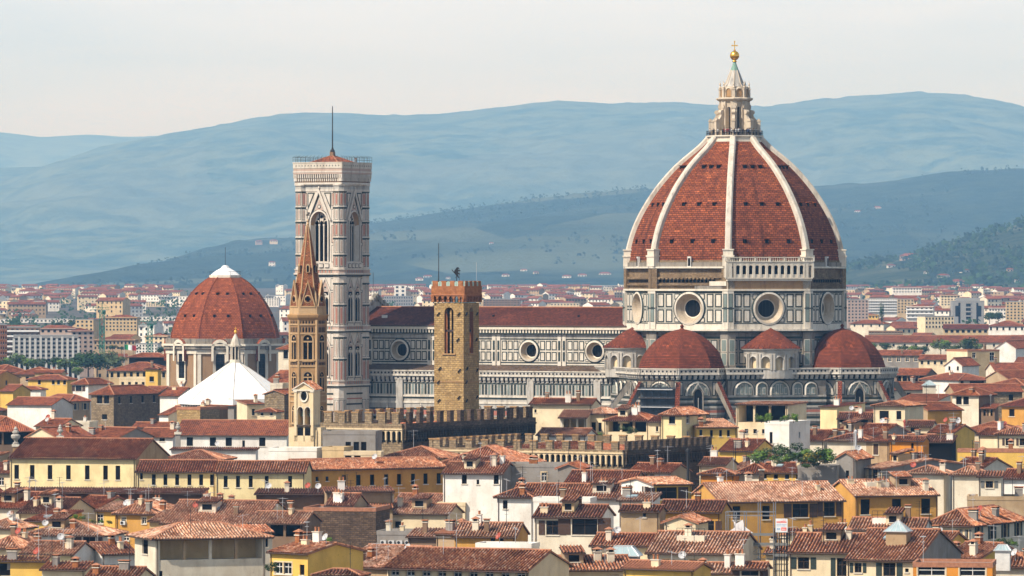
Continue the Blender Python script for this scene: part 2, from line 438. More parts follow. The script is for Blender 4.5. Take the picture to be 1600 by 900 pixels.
# ---------------------------------------------------------------- ground, hills, haze
def m_ground():
    m = Mat("city_ground", .95, spec=.1); p = m.pos()
    n = m.ramp(m.noise(p, .02, 5, .65), [(.35, (.05, .06, .03)), (.5, (.10, .085, .07)), (.62, (.16, .13, .10))])
    n2 = m.noise(p, .3, 3)
    m.color(m.mix(m.math('MULTIPLY', n2, .6), n, (.05, .045, .04))); return m.m
M['ground'] = m_ground()
def m_hill(name, a, b, field, fscale, famt, det=.012):
    m = Mat(name, .95, spec=.05); p = m.pos()
    n = m.ramp(m.noise(p, det, 8, .74), [(.42, 0.0), (.58, 1.0)])
    col = m.mix(n, a, b)
    vo = m.n('ShaderNodeTexVoronoi', Scale=fscale); w = m.n('ShaderNodeMixRGB', Fac=.12)
    m.l(m.scaled(p, (1, .45, 1.6)), w.inputs[1]); m.l(m.noise(p, fscale * 2, 2, out='Color'), w.inputs[2]); m.l(m.scaled(p, (1, .45, 1.6)), vo.inputs['Vector'])
    sel = m.n('ShaderNodeSeparateColor'); m.l(vo.outputs['Color'], sel.inputs[0])
    f = m.ramp(sel.outputs[0], [(.48, 0.0), (.56, 1.0)])
    big = m.ramp(m.noise(p, fscale * .35, 3, .5), [(.45, 0.0), (.6, 1.0)])
    col = m.mix(m.math('MULTIPLY', m.math('MULTIPLY', f, big), famt), col, field)
    m.bump(m.noise(p, det * 1.8, 6, .7), 1.0, 14.0)
    m.color(col); return m.m
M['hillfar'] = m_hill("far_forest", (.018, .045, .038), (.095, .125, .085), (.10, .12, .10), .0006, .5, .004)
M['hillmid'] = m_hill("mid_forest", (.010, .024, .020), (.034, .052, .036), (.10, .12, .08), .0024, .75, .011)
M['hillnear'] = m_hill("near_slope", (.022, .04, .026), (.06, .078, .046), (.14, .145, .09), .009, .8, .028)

def smooth(t): t = max(0.0, min(1.0, t)); return t * t * (3 - 2 * t)
def interp(x, pts):
    return float(np.interp(x, [p[0] for p in pts], [p[1] for p in pts]))
NSEED = np.random.RandomState(3)
_NG = NSEED.rand(64, 64)
def vnoise(x, y):
    xi, yi = math.floor(x), math.floor(y); fx, fy = smooth(x - xi), smooth(y - yi)
    g = lambda i, j: _NG[i % 64, j % 64]
    return (g(xi, yi) * (1 - fx) + g(xi + 1, yi) * fx) * (1 - fy) + (g(xi, yi + 1) * (1 - fx) + g(xi + 1, yi + 1) * fx) * fy
def fbm(x, y, o=4):
    s_, a, t = 0, 1, 0
    for i in range(o): s_ += a * vnoise(x, y); t += a; a *= .5; x *= 2.03; y *= 2.03
    return s_ / t - .5

def build_ground():
    mb = MB(); ys = [-300, 300, 700, 1200, 1700, 2200, 2800, 3500, 4500, 6000, 7500, 9000, 12000, 16000, 23000, 40000, 55000]; xs = [-17000, -9000, -4500, -2000, -800, -300, 0, 300, 800, 2000, 4500, 9000, 17000]
    for j in range(len(ys) - 1):
        for i in range(len(xs) - 1):
            mb.poly([(x, y, ground_z(y)) for x, y in ((xs[i], ys[j]), (xs[i + 1], ys[j]), (xs[i + 1], ys[j + 1]), (xs[i], ys[j + 1]))], 'ground')
    tag(mb.build("ground"), kind='structure')
build_ground()

HILLS = {}
def hill(name, Yr, Yf, prof, k, px0, px1, nx, ny, rough, crest):
    """a ridge at distance Yr that comes down to the plain at Yf"""
    rows = []
    zr = lambda x: WZ(interp(800 + x * F / Yr, prof), Yr)
    def height(x, y):
        t = (y - Yf) / (Yr - Yf)
        top = zr(x); g = ground_z(min(y, 9000)) - 4
        if t <= 1:
            s_ = .55 * smooth(t) + .45 * t
            env = math.sin(math.pi * max(0, min(1, t * 1.06))) if t < .943 else 0.0
            return g + (top - g) * s_ + rough * env * 2 * max(0, min(1, (top - g) / 160)) * fbm(x / 600 + 7, y / 1000 + 3, 5) + crest * 2 * fbm(x / 60, y / 60, 3) * min(1, t * 3)
        return top - (t - 1) * (top - g) * 1.2 + crest * 2 * fbm(x / 60, y / 60, 3)
    HILLS[name] = height
    v, f = [], []
    for j in range(ny):
        y = Yf + (Yr - Yf) * 1.35 * j / (ny - 1)
        for i in range(nx):
            x = WX(px0 + (px1 - px0) * i / (nx - 1), Yr)
            v.append((x, y, height(x, y)))
    for j in range(ny - 1):
        for i in range(nx - 1):
            a = j * nx + i; f.append((a, a + 1, a + nx + 1, a + nx))
    me = bpy.data.meshes.new(name); me.from_pydata(v, [], f); me.materials.append(M[k])
    me.polygons.foreach_set('use_smooth', [True] * len(f))
    o = bpy.data.objects.new(name, me); COL.objects.link(o); tag(o, kind='structure')
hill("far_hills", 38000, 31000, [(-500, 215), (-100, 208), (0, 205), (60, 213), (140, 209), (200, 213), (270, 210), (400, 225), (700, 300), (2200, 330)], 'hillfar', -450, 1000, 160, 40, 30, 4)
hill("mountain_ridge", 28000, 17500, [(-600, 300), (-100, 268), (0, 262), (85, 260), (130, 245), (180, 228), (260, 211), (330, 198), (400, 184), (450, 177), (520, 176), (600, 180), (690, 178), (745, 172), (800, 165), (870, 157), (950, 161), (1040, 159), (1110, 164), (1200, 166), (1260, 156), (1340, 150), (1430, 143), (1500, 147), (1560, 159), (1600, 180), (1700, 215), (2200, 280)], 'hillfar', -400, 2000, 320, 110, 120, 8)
hill("hills", 15500, 9600, [(-600, 500), (100, 475), (180, 456), (260, 427), (330, 396), (370, 381), (420, 373), (470, 371), (530, 358), (580, 350), (640, 341), (700, 331), (800, 316), (850, 308), (900, 303), (1000, 295), (1100, 300), (1200, 298), (1290, 290), (1400, 283), (1450, 272), (1500, 267), (1600, 263), (1800, 255), (2300, 320)], 'hillmid', -300, 2000, 330, 90, 50, 6)
hill("wooded_slope", 8600, 6500, [(-600, 540), (900, 520), (1150, 470), (1260, 436), (1320, 418), (1400, 404), (1480, 378), (1540, 362), (1600, 349), (1700, 330), (2200, 380)], 'hillnear', 900, 2000, 200, 60, 10, 3)

def build_haze():
    m = bpy.data.materials.new("haze"); m.use_nodes = True; t = m.node_tree; t.nodes.clear()
    o = t.nodes.new('ShaderNodeOutputMaterial'); v = t.nodes.new('ShaderNodeVolumePrincipled')
    v.inputs['Color'].default_value = (*HAZE_COLOR, 1); v.inputs['Density'].default_value = HAZE_DENSITY; v.inputs['Anisotropy'].default_value = 0.0; v.inputs['Absorption Color'].default_value = (1, 1, 1, 1)
    t.links.new(v.outputs[0], o.inputs['Volume']); M['haze'] = m
    mb = MB(); mb.box(-18000, 18000, -500, 56000, -6, 1500, 'haze')
    tag(mb.build("haze"), kind='stuff')
build_haze()

# ---------------------------------------------------------------- the cathedral (local: +x east, nave towards -x, south face -y)
ROT = rad(-28.2)
DX, DY = 54.6, 1325.0
cath = empty("cathedral", (DX, DY, 0), ROT, "great cathedral with a ribbed red brick dome, white lantern and striped marble nave", "cathedral")
S225 = math.sin(math.pi / 8); C225 = math.cos(math.pi / 8)
def octv(Rr, z): return [(Rr * math.cos(math.pi / 8 + k * math.pi / 4), Rr * math.sin(math.pi / 8 + k * math.pi / 4), z) for k in range(8)]
def face_fr(ang_deg, dist, cx=0.0, cy_=0.0, z0=0.0):
    """frame of a face whose outward direction has this compass angle in local xy (degrees, 0=+x)"""
    a = rad(ang_deg); return frame(cx + dist * math.cos(a), cy_ + dist * math.sin(a), a + math.pi / 2, z0)
DOMEP = [(59.7, 26.3), (62.6, 25.95), (66.3, 25.0), (69, 24.0), (71.8, 22.65), (74.6, 21.0), (77.5, 19.05), (80.4, 16.7), (83.1, 14.2), (85.2, 11.8), (87, 9.5), (88.8, 7.5), (90.2, 6.3)]

def oculus(ro, ri, depth, z, fr, parent, u=0.0, name="round_window"):
    mb = MB()
    ring(mb, fr, disc(u, z, ro + .35, 32), disc(u, z, ro, 32), .06, .35, 'green')
    ring(mb, fr, disc(u, z, ro, 32), disc(u, z, ro - .45, 32), .35, .45, 'marble')
    ring(mb, fr, disc(u, z, ro - .45, 32), disc(u, z, ri, 32), .42, -depth, 'ringstone')
    ring(mb, fr, disc(u, z, ri, 32), disc(u, z, ri - .22, 32), -depth, -depth - .1, 'trim')
    o = mb.build(name, parent)
    mg = MB(); mg.prism(disc(u, z, ri, 32), fr, -depth - .35, -depth - .25, 'void')
    for i in range(-2, 3): mg.box(u + i * ri / 2.6 - .03, u + i * ri / 2.6 + .03, -depth - .25, -depth - .2, z - ri * .9, z + ri * .9, 'iron', fr)
    mg.build("pane", o)

def wall_hole(mb, fr, u0, u1, v0, v1, holes, k, depth=0.0):
    """flat wall with round openings: fan strips between each hole and its square cell"""
    us = sorted(holes, key=lambda h: h[0]); cur = u0
    for (uc, vc, r) in us:
        a, b = uc - r - .4, uc + r + .4
        mb.poly([fr(cur, 0, v0), fr(a, 0, v0), fr(a, 0, v1), fr(cur, 0, v1)], k)
        n = 32; circ = disc(uc, vc, r, n); 
        def sq(i):
            t = 2 * math.pi * i / n; c, s_ = math.cos(t), math.sin(t)
            m_ = max(abs(c) / (b - uc), 1e-6); k1 = 1 / m_
            lim = (v1 - vc) if s_ > 0 else (vc - v0); k2 = lim / max(abs(s_), 1e-6); q = min(k1, k2)
            return (uc + q * c, vc + q * s_)
        for i in range(n):
            j = (i + 1) % n; p, q = sq(i), sq(j)
            mb.poly([fr(circ[i][0], 0, circ[i][1]), fr(circ[j][0], 0, circ[j][1]), fr(q[0], 0, q[1]), fr(p[0], 0, p[1])], k)
        for su in (a, b):
            pass
        for cu in (a, b):
            for cv in (v0, v1):
                pts = [sq(i) for i in range(n)]
                near = sorted(pts, key=lambda t: (t[0] - cu) ** 2 + (t[1] - cv) ** 2)[:2]
                mb.poly([fr(cu, 0, cv), fr(near[0][0], 0, near[0][1]), fr(near[1][0], 0, near[1][1])], k)
        cur = b
    mb.poly([fr(cur, 0, v0), fr(u1, 0, v0), fr(u1, 0, v1), fr(cur, 0, v1)], k)

def build_drum():
    mb = MB(); Rw = 26.9; ap = Rw * C225; hw = Rw * S225
    # the dark core behind round windows
    mb.loft([octv(22.0, 30), octv(22.0, 53)], 'void')
    for a in (180, 225, 270, 315, 0, 45, 90, 135):
        fr = face_fr(a, ap)
        seen = a in (225, 270, 315, 0)
        wall_hole(mb, fr, -hw, hw, 43.7, 53.2, [(0, 48.75, 4.0)], 'marble')
        mb.poly([fr(-hw, 0, 26), fr(hw, 0, 26), fr(hw, 0, 43.7), fr(-hw, 0, 43.7)], 'marbledirtyshade')
        mb.poly([fr(-hw + .2, -.5, 53), fr(hw - .2, -.5, 53), fr(hw - .2, -.5, 60.4), fr(-hw + .2, -.5, 60.4)], 'rawbrick')
        # cornices
        mb.box(-hw - .5, hw + .5, -.3, 1.3, 43.0, 43.35, 'green', fr); mb.box(-hw - .6, hw + .6, -.3, 1.5, 43.35, 43.75, 'marble', fr)
        mb.box(-hw, hw, -.2, .25, 43.75, 45.0, 'marble', fr)
        mb.box(-hw - .1, hw + .1, -.4, .35, 52.75, 53.0, 'green', fr)
        mb.box(-hw - .2, hw + .2, -.6, .5, 53.0, 53.45, 'trim', fr)
        if not seen: continue
        # two rows of framed panels
        for sgn in (-1, 1):
            for uc, w in ((7.75, 1.75), (5.52, 1.75), (3.35, 1.5)):
                for z0, z1 in ((45.35, 48.55), (49.0, 52.35)):
                    if abs(uc) > 3.5: mb.box(sgn * uc - w / 2 - .3, sgn * uc + w / 2 + .3, 0, .02, z0 - .2, z1 + .2, 'greymarble', fr); mb.box(sgn * uc - w / 2 - .2, sgn * uc + w / 2 + .2, 0, .03, z0 - .1, z1 + .1, 'marble', fr)
                    if abs(uc) < 3.5: 
                        zc0, zc1 = ((45.35, 46.6) if z0 < 47 else (50.9, 52.35))
                        panel(mb, fr, sgn * uc - w / 2, sgn * uc + w / 2, zc0, zc1, .24, .05)
                    else: panel(mb, fr, sgn * uc - w / 2 - .05, sgn * uc + w / 2 + .05, z0, z1, .34, .05)
            mb.box(sgn * 9.8 - .78, sgn * 9.8 + .78, -.05, .55, 43.8, 52.9, 'marble', fr)
            for z0, z1 in ((45.6, 48.5), (49.1, 52.2)): mb.box(sgn * 9.8 - .4, sgn * 9.8 + .4, .5, .62, z0, z1, 'greymarble', fr); mb.box(sgn * 9.8 - .52, sgn * 9.8 + .52, .5, .58, z0 - .12, z1 + .12, 'green', fr)
            mb.box(sgn * 9.8 - .8, sgn * 9.8 + .8, .5, .6, 48.65, 48.95, 'green', fr)
        for z0, z1 in ((44.98, 45.22), (52.46, 52.72)): mb.box(-8.9, 8.9, 0, .045, z0, z1, 'green', fr)
        # raw brick upper band with putlog teeth
        if a != 315:
            for i in range(17):
                u = -8.2 + i * 1.03
                if a == 270 and u > 6.5: continue
                mb.box(u - .32, u + .32, -.5, .25, 55.75, 56.1, 'rawbrick', fr); mb.box(u - .36, u + .36, -.5, -.42, 55.0, 55.75, 'void', fr)
            mb.box(-hw, hw, -.6, .1, 54.3, 54.6, 'rawbrick', fr); mb.box(-hw, hw, -.6, .0, 56.1, 56.35, 'rawbrick', fr)
            mb.box(-hw - .1, hw + .1, -.6, .45, 58.45, 58.85, 'trim', fr)
            mb.box(-hw, hw, -.6, -.1, 58.85, 59.9, 'marbledirtyshade', fr)
            if a == 270:
                mb.box(1.5, 10, -.5, .3, 53.45, 54.2, 'marbledirtyshade', fr); mb.box(5.5, 10, -.5, .45, 54.2, 55.3, 'trim', fr)
            mb.box(-.45, .45, -.3, .3, 58.85, 61.3, 'whiteframe', fr); mb.box(-.3, .3, .25, .35, 59.0, 60.9, 'void', fr)
        else:
            mb.box(-hw - .2, hw + .2, -.6, .3, 53.45, 55.4, 'tanstone', fr)
            mb.box(-hw - .5, hw + .5, -.6, .9, 55.4, 55.9, 'trim', fr)
        for sgn in (-1, 1):
            mb.box(sgn * 9.65 - .95, sgn * 9.65 + .95, -.6, .3, 53.45, 58.4, 'rawbrick' if a != 315 else 'trim', fr)
    # lower body below the cornice: dark striped panels of the crossing
    for a in (225, 270, 315, 0, 45):
        fr = face_fr(a, ap)
        for i in range(-4, 5):
            for z0, z1 in ((35.4, 38.3), (38.7, 41.2)): panel(mb, fr, i * 2.2 - .85, i * 2.2 + .85, z0, z1, .25, .05, 'green', 'marblegrey')
        mb.box(-hw, hw, 0, .1, 41.5, 42.0, 'green', fr); mb.box(-hw, hw, 0, .1, 34.2, 35, 'green', fr)
        for sgn in (-1, 1):
            mb.box(sgn * 9.6 - 1.0, sgn * 9.6 + 1.0, -.05, .8, 28, 43, 'marbledirtyshade', fr)
            for z0, z1 in ((35.2, 38.0), (38.5, 41.2)): mb.box(sgn * 9.6 - .6, sgn * 9.6 + .6, .75, .88, z0, z1, 'greymarble', fr); mb.box(sgn * 9.6 - .72, sgn * 9.6 + .72, .75, .84, z0 - .12, z1 + .12, 'trim', fr)
    o = mb.build("drum", cath)
    for a in (225, 270, 315, 0): oculus(4.0, 2.3, 1.65, 48.75, face_fr(a, ap), o)
    # arcaded gallery on one face only
    g = MB(); fr = face_fr(315, ap); n1 = 1.1
    for (u0, u1, n0, nn) in ((-hw - .7, hw + .7, -.2, n1),):
        g.box(u0, u1, n0, nn, 55.9, 56.2, 'trim', fr); g.box(u0, u1, n0, nn - .05, 59.55, 60.1, 'trim', fr); g.box(u0, u1, n0, nn + .1, 59.95, 60.15, 'trim', fr)
    g.box(-hw - .2, hw + .2, -.1, .1, 56.2, 59.6, 'void', fr)
    n_a = 11; sp = 1.62
    piers = [(i - n_a / 2) * sp for i in range(n_a + 1)]
    for u in piers: g.box(u - .3, u + .3, .5, n1, 56.2, 59.6, 'trim', fr)
    def arch_band(uc, w, fr_, n0=.55, nn=1.05):
        pts = arch(uc, 56.2, w, 2.95); up = pts[2:]
        for i in range(len(up) - 1):
            a_, b_ = up[i], up[i + 1]
            g.poly([fr_(a_[0], nn, a_[1]), fr_(b_[0], nn, b_[1]), fr_(b_[0], nn, 59.6), fr_(a_[0], nn, 59.6)], 'trim')
            g.poly([fr_(a_[0], nn, a_[1]), fr_(b_[0], nn, b_[1]), fr_(b_[0], n0, b_[1]), fr_(a_[0], n0, a_[1])], 'trim')
    for i in range(n_a):
        uc = (i - (n_a - 1) / 2) * sp; arch_band(uc, sp - .58, fr)
        g.box(uc - .5, uc + .5, .85, .95, 56.2, 57.0, 'trim', fr)
    for sgn in (-1, 1):
        g.box(sgn * 9.75 - .45 - .4, sgn * 9.75 + .1, .4, n1, 56.2, 59.6, 'trim', fr)
        g.box(sgn * 11.0 - .28, sgn * 11.0 + .28, .4, n1, 56.2, 59.6, 'trim', fr)
        arch_band(sgn * 10.4, .7, fr)
        for k in range(2): g.box(sgn * 11.1 - .1, sgn * 11.1 + .1, -.6 + k * .8, -.2 + k * .8, 56.2, 59.6, 'trim', fr)
    for i in range(40): 
        u = -11.2 + i * .574; g.box(u - .1, u + .1, .8, 1.0, 60.15, 60.95, 'trim', fr)
    g.box(-hw - .8, hw + .8, .7, 1.15, 60.95, 61.15, 'trim', fr)
    for i in range(7): u = -11.2 + i * 3.73; g.box(u - .22, u + .22, .7, 1.15, 60.1, 61.2, 'trim', fr)
    g.build("gallery", o)
build_drum()

def build_dome():
    mb = MB(); arc = [0.0]
    for i in range(1, len(DOMEP)): arc.append(arc[-1] + math.hypot(DOMEP[i][0] - DOMEP[i - 1][0], DOMEP[i][1] - DOMEP[i - 1][1]))
    # subdivide the profile finer by interpolation along the arc
    NP = 26; A = np.linspace(0, arc[-1], NP); zz = np.interp(A, arc, [p[0] for p in DOMEP]); rr = np.interp(A, arc, [p[1] for p in DOMEP])
    rr[1:-1] = .25 * rr[:-2] + .5 * rr[1:-1] + .25 * rr[2:]; zz[1:-1] = .25 * zz[:-2] + .5 * zz[1:-1] + .25 * zz[2:]
    for k in range(8):
        for i in range(NP - 1):
            a, b = octv(rr[i], zz[i]), octv(rr[i + 1], zz[i + 1]); k2 = (k + 1) % 8
            w0, w1 = rr[i] * S225, rr[i + 1] * S225
            mb.poly([a[k], a[k2], b[k2], b[k]], 'cupola', [(-w0 + 60 * k, A[i]), (w0 + 60 * k, A[i]), (w1 + 60 * k, A[i + 1]), (-w1 + 60 * k, A[i + 1])])
    for k in range(8):   # three rows of small round openings in every sail
        for zt, us in ((64.9, (-5.6, 0, 5.6)), (73.9, (-4.1, 0, 4.1)), (83.0, (-2.0, 0, 2.0))):
            rad_ = float(np.interp(zt, zz, rr)) * C225; fr = face_fr(k * 45, rad_)
            for u in us:
                mb.box(u - .42, u + .42, -.8, .22, zt - .42, zt + .5, 'void', fr)
                mb.box(u - .6, u + .6, -.8, .5, zt + .5, zt + .68, 'cupola', fr)
    o = mb.build("dome", cath)
    for k in range(8):   # white ribs
        rb = MB(); ang = math.pi / 8 + k * math.pi / 4; d = Vector((math.cos(ang), math.sin(ang), 0)); t = Vector((-d.y, d.x, 0)); rings = []
        for i in range(NP):
            hw = .82 - .06 * i / (NP - 1); c = d * rr[i] + Vector((0, 0, zz[i]))
            i0, i1 = max(0, i - 1), min(NP - 1, i + 1); tg = d * (rr[i1] - rr[i0]) + Vector((0, 0, zz[i1] - zz[i0])); tg.normalize(); nn = tg.cross(t); 
            if nn.dot(d) < 0: nn = -nn
            rings.append([c - t * hw - nn * .8, c + t * hw - nn * .8, c + t * hw + nn * .55, c + t * (hw * .6) + nn * .9, c - t * (hw * .6) + nn * .9, c - t * hw + nn * .55])
        rb.loft(rings[2:], 'marblebright')
        fr = frame(d.x * 26.4, d.y * 26.4, ang + math.pi / 2)
        rb.box(-1.35, 1.35, -1.2, .9, 58.9, 61.2, 'trim', fr); rb.box(-1.5, 1.5, -1.2, 1.05, 61.2, 61.6, 'trim', fr); rb.box(-1.2, 1.2, -1.2, .8, 61.6, 62.8, 'trim', fr); rb.box(-1.4, 1.4, -1.2, 1.0, 62.8, 63.1, 'trim', fr)
        rb.build("rib", o)
build_dome()

def build_lantern():
    mb = MB()
    mb.loft([octv(7.0, 89.4), octv(7.0, 89.9)], 'trim'); mb.loft([octv(6.6, 89.9), octv(6.6, 90.7)], 'trim'); mb.loft([octv(7.1, 90.7), octv(7.1, 91.0)], 'trim')
    mb.loft([octv(2.75, 91), octv(2.75, 98.5)], 'void')
    for k in range(8):
        a = math.pi / 8 + k * math.pi / 4
        fr = frame(3.45 * math.cos(a), 3.45 * math.sin(a), a + math.pi / 2)
        mb.box(-.8, .8, -1.2, .3, 91, 99.4, 'lanternstone', fr); mb.box(-.35, .35, .25, .5, 91, 98.6, 'lanternstone', fr); mb.box(-.6, .6, .2, .6, 97.7, 98.3, 'lanternstone', fr)
        # buttress with scroll
        mb.box(-.42, .42, 1.6, 2.9, 91, 94.4, 'lanternstone', fr); mb.box(-.55, .55, 1.5, 3.0, 94.4, 94.7, 'lanternstone', fr); mb.box(-.5, .5, 2.2, 2.75, 94.7, 95.1, 'lanternstone', fr)
        sc = [(.2, 97.2), (.7, 97.3), (1.0, 96.6), (1.3, 95.6), (1.9, 94.9), (2.8, 94.7), (2.8, 93.9), (1.7, 93.9), (1.5, 92.8), (.9, 92.3), (.2, 92.3)]
        L_ = [fr(-.34, n, v) for n, v in sc]; R_ = [fr(.34, n, v) for n, v in sc]
        mb.poly(L_, 'lanternstone'); mb.poly(R_[::-1], 'lanternstone')
        for i in range(len(sc)): j = (i + 1) % len(sc); mb.poly([L_[i], L_[j], R_[j], R_[i]], 'lanternstone')
        mb.tube(fr(-.45, .95, 96.7), fr(.45, .95, 96.7), .55, 'lanternstone', 10)
        # arch heads of the tall windows, one per face
        ff = face_fr(k * 45, 3.05)
        pts = arch(0, 91, 1.0, 7.0)[2:]
        for i in range(len(pts) - 1):
            p, q = pts[i], pts[i + 1]; mb.poly([ff(p[0], .2, p[1]), ff(q[0], .2, q[1]), ff(q[0], .2, 99), ff(p[0], .2, 99)], 'lanternstone')
        mb.box(-.75, -.5, -.2, .2, 91, 99, 'lanternstone', ff); mb.box(.5, .75, -.2, .2, 91, 99, 'lanternstone', ff)
        # crown niches and pinnacles
        fn = face_fr(k * 45, 3.15); 
        mb.box(-1.0, 1.0, -.6, .05, 100.3, 103.0, 'lanternstone', fn); mb.prism(arch(0, 100.5, 1.3, 2.1), fn, .05, .12, 'tanstone'); ring(mb, fn, arch(0, 100.45, 1.75, 2.5), arch(0, 100.45, 1.3, 2.1), .05, .3, 'lanternstone')
        fp = frame(3.55 * math.cos(a), 3.55 * math.sin(a), a + math.pi / 2)
        mb.box(-.32, .32, -.4, .32, 100.3, 102.2, 'lanternstone', fp); mb.box(-.42, .42, -.5, .42, 102.2, 102.45, 'lanternstone', fp)
        mb.lathe([(.22, 102.45), (.34, 102.8), (.14, 103.2), (.26, 103.5), (.1, 103.9), (.02, 104.5)], 8, 'lanternstone', fp(0, 0, 0)[:2])
    mb.loft([octv(3.5, 98.3), octv(3.55, 98.6), octv(3.6, 99.3), octv(4.2, 99.6), octv(4.55, 99.9), octv(4.55, 100.15), octv(3.9, 100.35)], 'lanternstone')
    mb.loft([octv(3.2, 100.3), octv(3.15, 102.6), octv(2.75, 103.0), octv(2.2, 103.7), octv(1.55, 105.4), octv(1.0, 107.0)], 'marblegrey'); mb.loft([octv(1.02, 107.0), octv(.62, 108.1), octv(.36, 108.9), octv(.42, 109.1)], 'copper')
    for k in range(8):
        a = math.pi / 8 + k * math.pi / 4; P = [(2.8, 103), (2.2, 103.75), (1.55, 105.45), (.9, 107.1)]
        for p, q in zip(P, P[1:]): mb.tube((p[0] * math.cos(a), p[0] * math.sin(a), p[1]), (q[0] * math.cos(a), q[0] * math.sin(a), q[1]), .13, 'lanternstone', 5)
    o = mb.build("lantern", cath)
    b = MB(); b.lathe([(.5, 109.1), (.62, 109.25), (.35, 109.45)] + [(max(.02, 1.17 * math.sin(math.pi * i / 12)), 110.65 - 1.17 * math.cos(math.pi * i / 12)) for i in range(1, 13)], 20, 'gold'); b.build("ball", o, smooth=True)
    c = MB(); c.lathe([(.2, 111.7), (.32, 111.95), (.12, 112.2)], 8, 'gold'); fr = frame(0, 0, -ROT); c.box(-.11, .11, -.11, .11, 112.1, 114.1, 'gold', fr); c.box(-.6, .6, -.1, .1, 113.0, 113.24, 'gold', fr)
    for u, v in ((-.6, 113.12), (.6, 113.12), (0, 114.1)): c.box(u - .17, u + .17, -.13, .13, v - .17, v + .17, 'gold', fr)
    c.build("cross", o)
    r = MB(); P = octv(6.95, 91.0)
    for i in range(8):
        p, q = Vector(P[i]), Vector(P[(i + 1) % 8])
        for h in (.55, 1.15): r.tube(p + Vector((0, 0, h)), q + Vector((0, 0, h)), .05, 'iron', 4)
        for j in range(14): w = p.lerp(q, j / 14); r.tube(w, w + Vector((0, 0, 1.15)), .03, 'iron', 4)
    r.build("railing", o)
build_lantern()

def merl_corbels(mb, fr, u0, u1, z, h, step, k='marblegrey', n0=0.0, n1=.8):
    """pointed machicolation: hanging teeth with dark gaps between them"""
    mb.box(u0, u1, -.05, .06 + n0, z, z + h, 'void', fr)
    n = max(1, int((u1 - u0) / step)); st = (u1 - u0) / n
    for i in range(n + 1):
        u = u0 + i * st; w = st * .27
        mb.box(u - w, u + w, 0, n1 * .75, z + h * .35, z + h, k, fr); mb.box(u - w, u + w, 0, n1 * .4, z, z + h * .35, k, fr)
    for i in range(n):
        u = u0 + (i + .5) * st; w = st * .25
        mb.prism([(u - w, z + h), (u - w, z + h * .72), (u, z + h * .95), (u + w, z + h * .72), (u + w, z + h)], fr, n1 * .55, n1 * .75, k)
def gallery_strip(mb, fr, u0, u1, z, hb=1.35, hc=1.5):
    """corbel table with a pierced parapet on top"""
    merl_corbels(mb, fr, u0, u1, z, hc, 1.25)
    mb.box(u0 - .6, u1 + .6, -.2, .95, z + hc, z + hc + .3, 'marble', fr)
    mb.box(u0 - .6, u1 + .6, .55, .8, z + hc + .3, z + hc + hb, 'marblegrey', fr); mb.box(u0 - .7, u1 + .7, .45, .95, z + hc + hb, z + hc + hb + .22, 'marble', fr)
    n = int((u1 - u0) / 1.0)
    for i in range(n):
        u = u0 + (i + .5) * (u1 - u0) / n; mb.prism(disc(u, z + hc + .3 + (hb - .3) / 2, .26, 8), fr, .78, .815, 'void')
def blind_arch(mb, fr, uc, v0, w, h, k='greymarble', ribs=3):
    ring(mb, fr, arch(uc, v0, w + .9, h + .45), arch(uc, v0, w, h), .06, .38, 'marble'); ring(mb, fr, arch(uc, v0 - .05, w + 1.3, h + .65), arch(uc, v0 - .05, w + .9, h + .45), .03, .2, 'green')
    mb.prism(arch(uc, v0, w, h), fr, 0, .05, k)
    for i in range(ribs):
        u = uc + w * ((i + .5) / ribs - .5); ww = w / ribs * .36; hh = h * (.62 if abs(u - uc) > w * .2 else .85); mb.box(u - ww, u + ww, .05, .1, v0 + .2, v0 + hh, 'marblegrey', fr); mb.box(u - ww * .6, u + ww * .6, .08, .13, v0 + .45, v0 + hh - .25, 'greymarble', fr)
def bands(mb, fr, u0, u1, rows):
    for z0, z1, n, k in rows: mb.box(u0, u1, -.02, n, z0, z1, k, fr)
LOWROWS = [(12, 13.5, .05, 'green'), (14.6, 15.4, .08, 'green'), (16.0, 16.6, .10, 'marblegrey'), (16.6, 17.2, .06, 'rosso'), (18.0, 18.6, .10, 'marblegrey'), (18.6, 19.3, .08, 'green'), (19.9, 20.5, .10, 'marblegrey'), (20.5, 21.1, .07, 'green'), (21.7, 22.3, .22, 'marblegrey'), (22.3, 22.9, .1, 'green'), (23.4, 23.9, .10, 'marblegrey'), (23.9, 24.5, .08, 'rosso'), (25.0, 25.5, .12, 'marblegrey'), (25.5, 26.0, .08, 'green'), (26.4, 26.9, .3, 'marblegrey'), (26.9, 27.4, .12, 'green')]

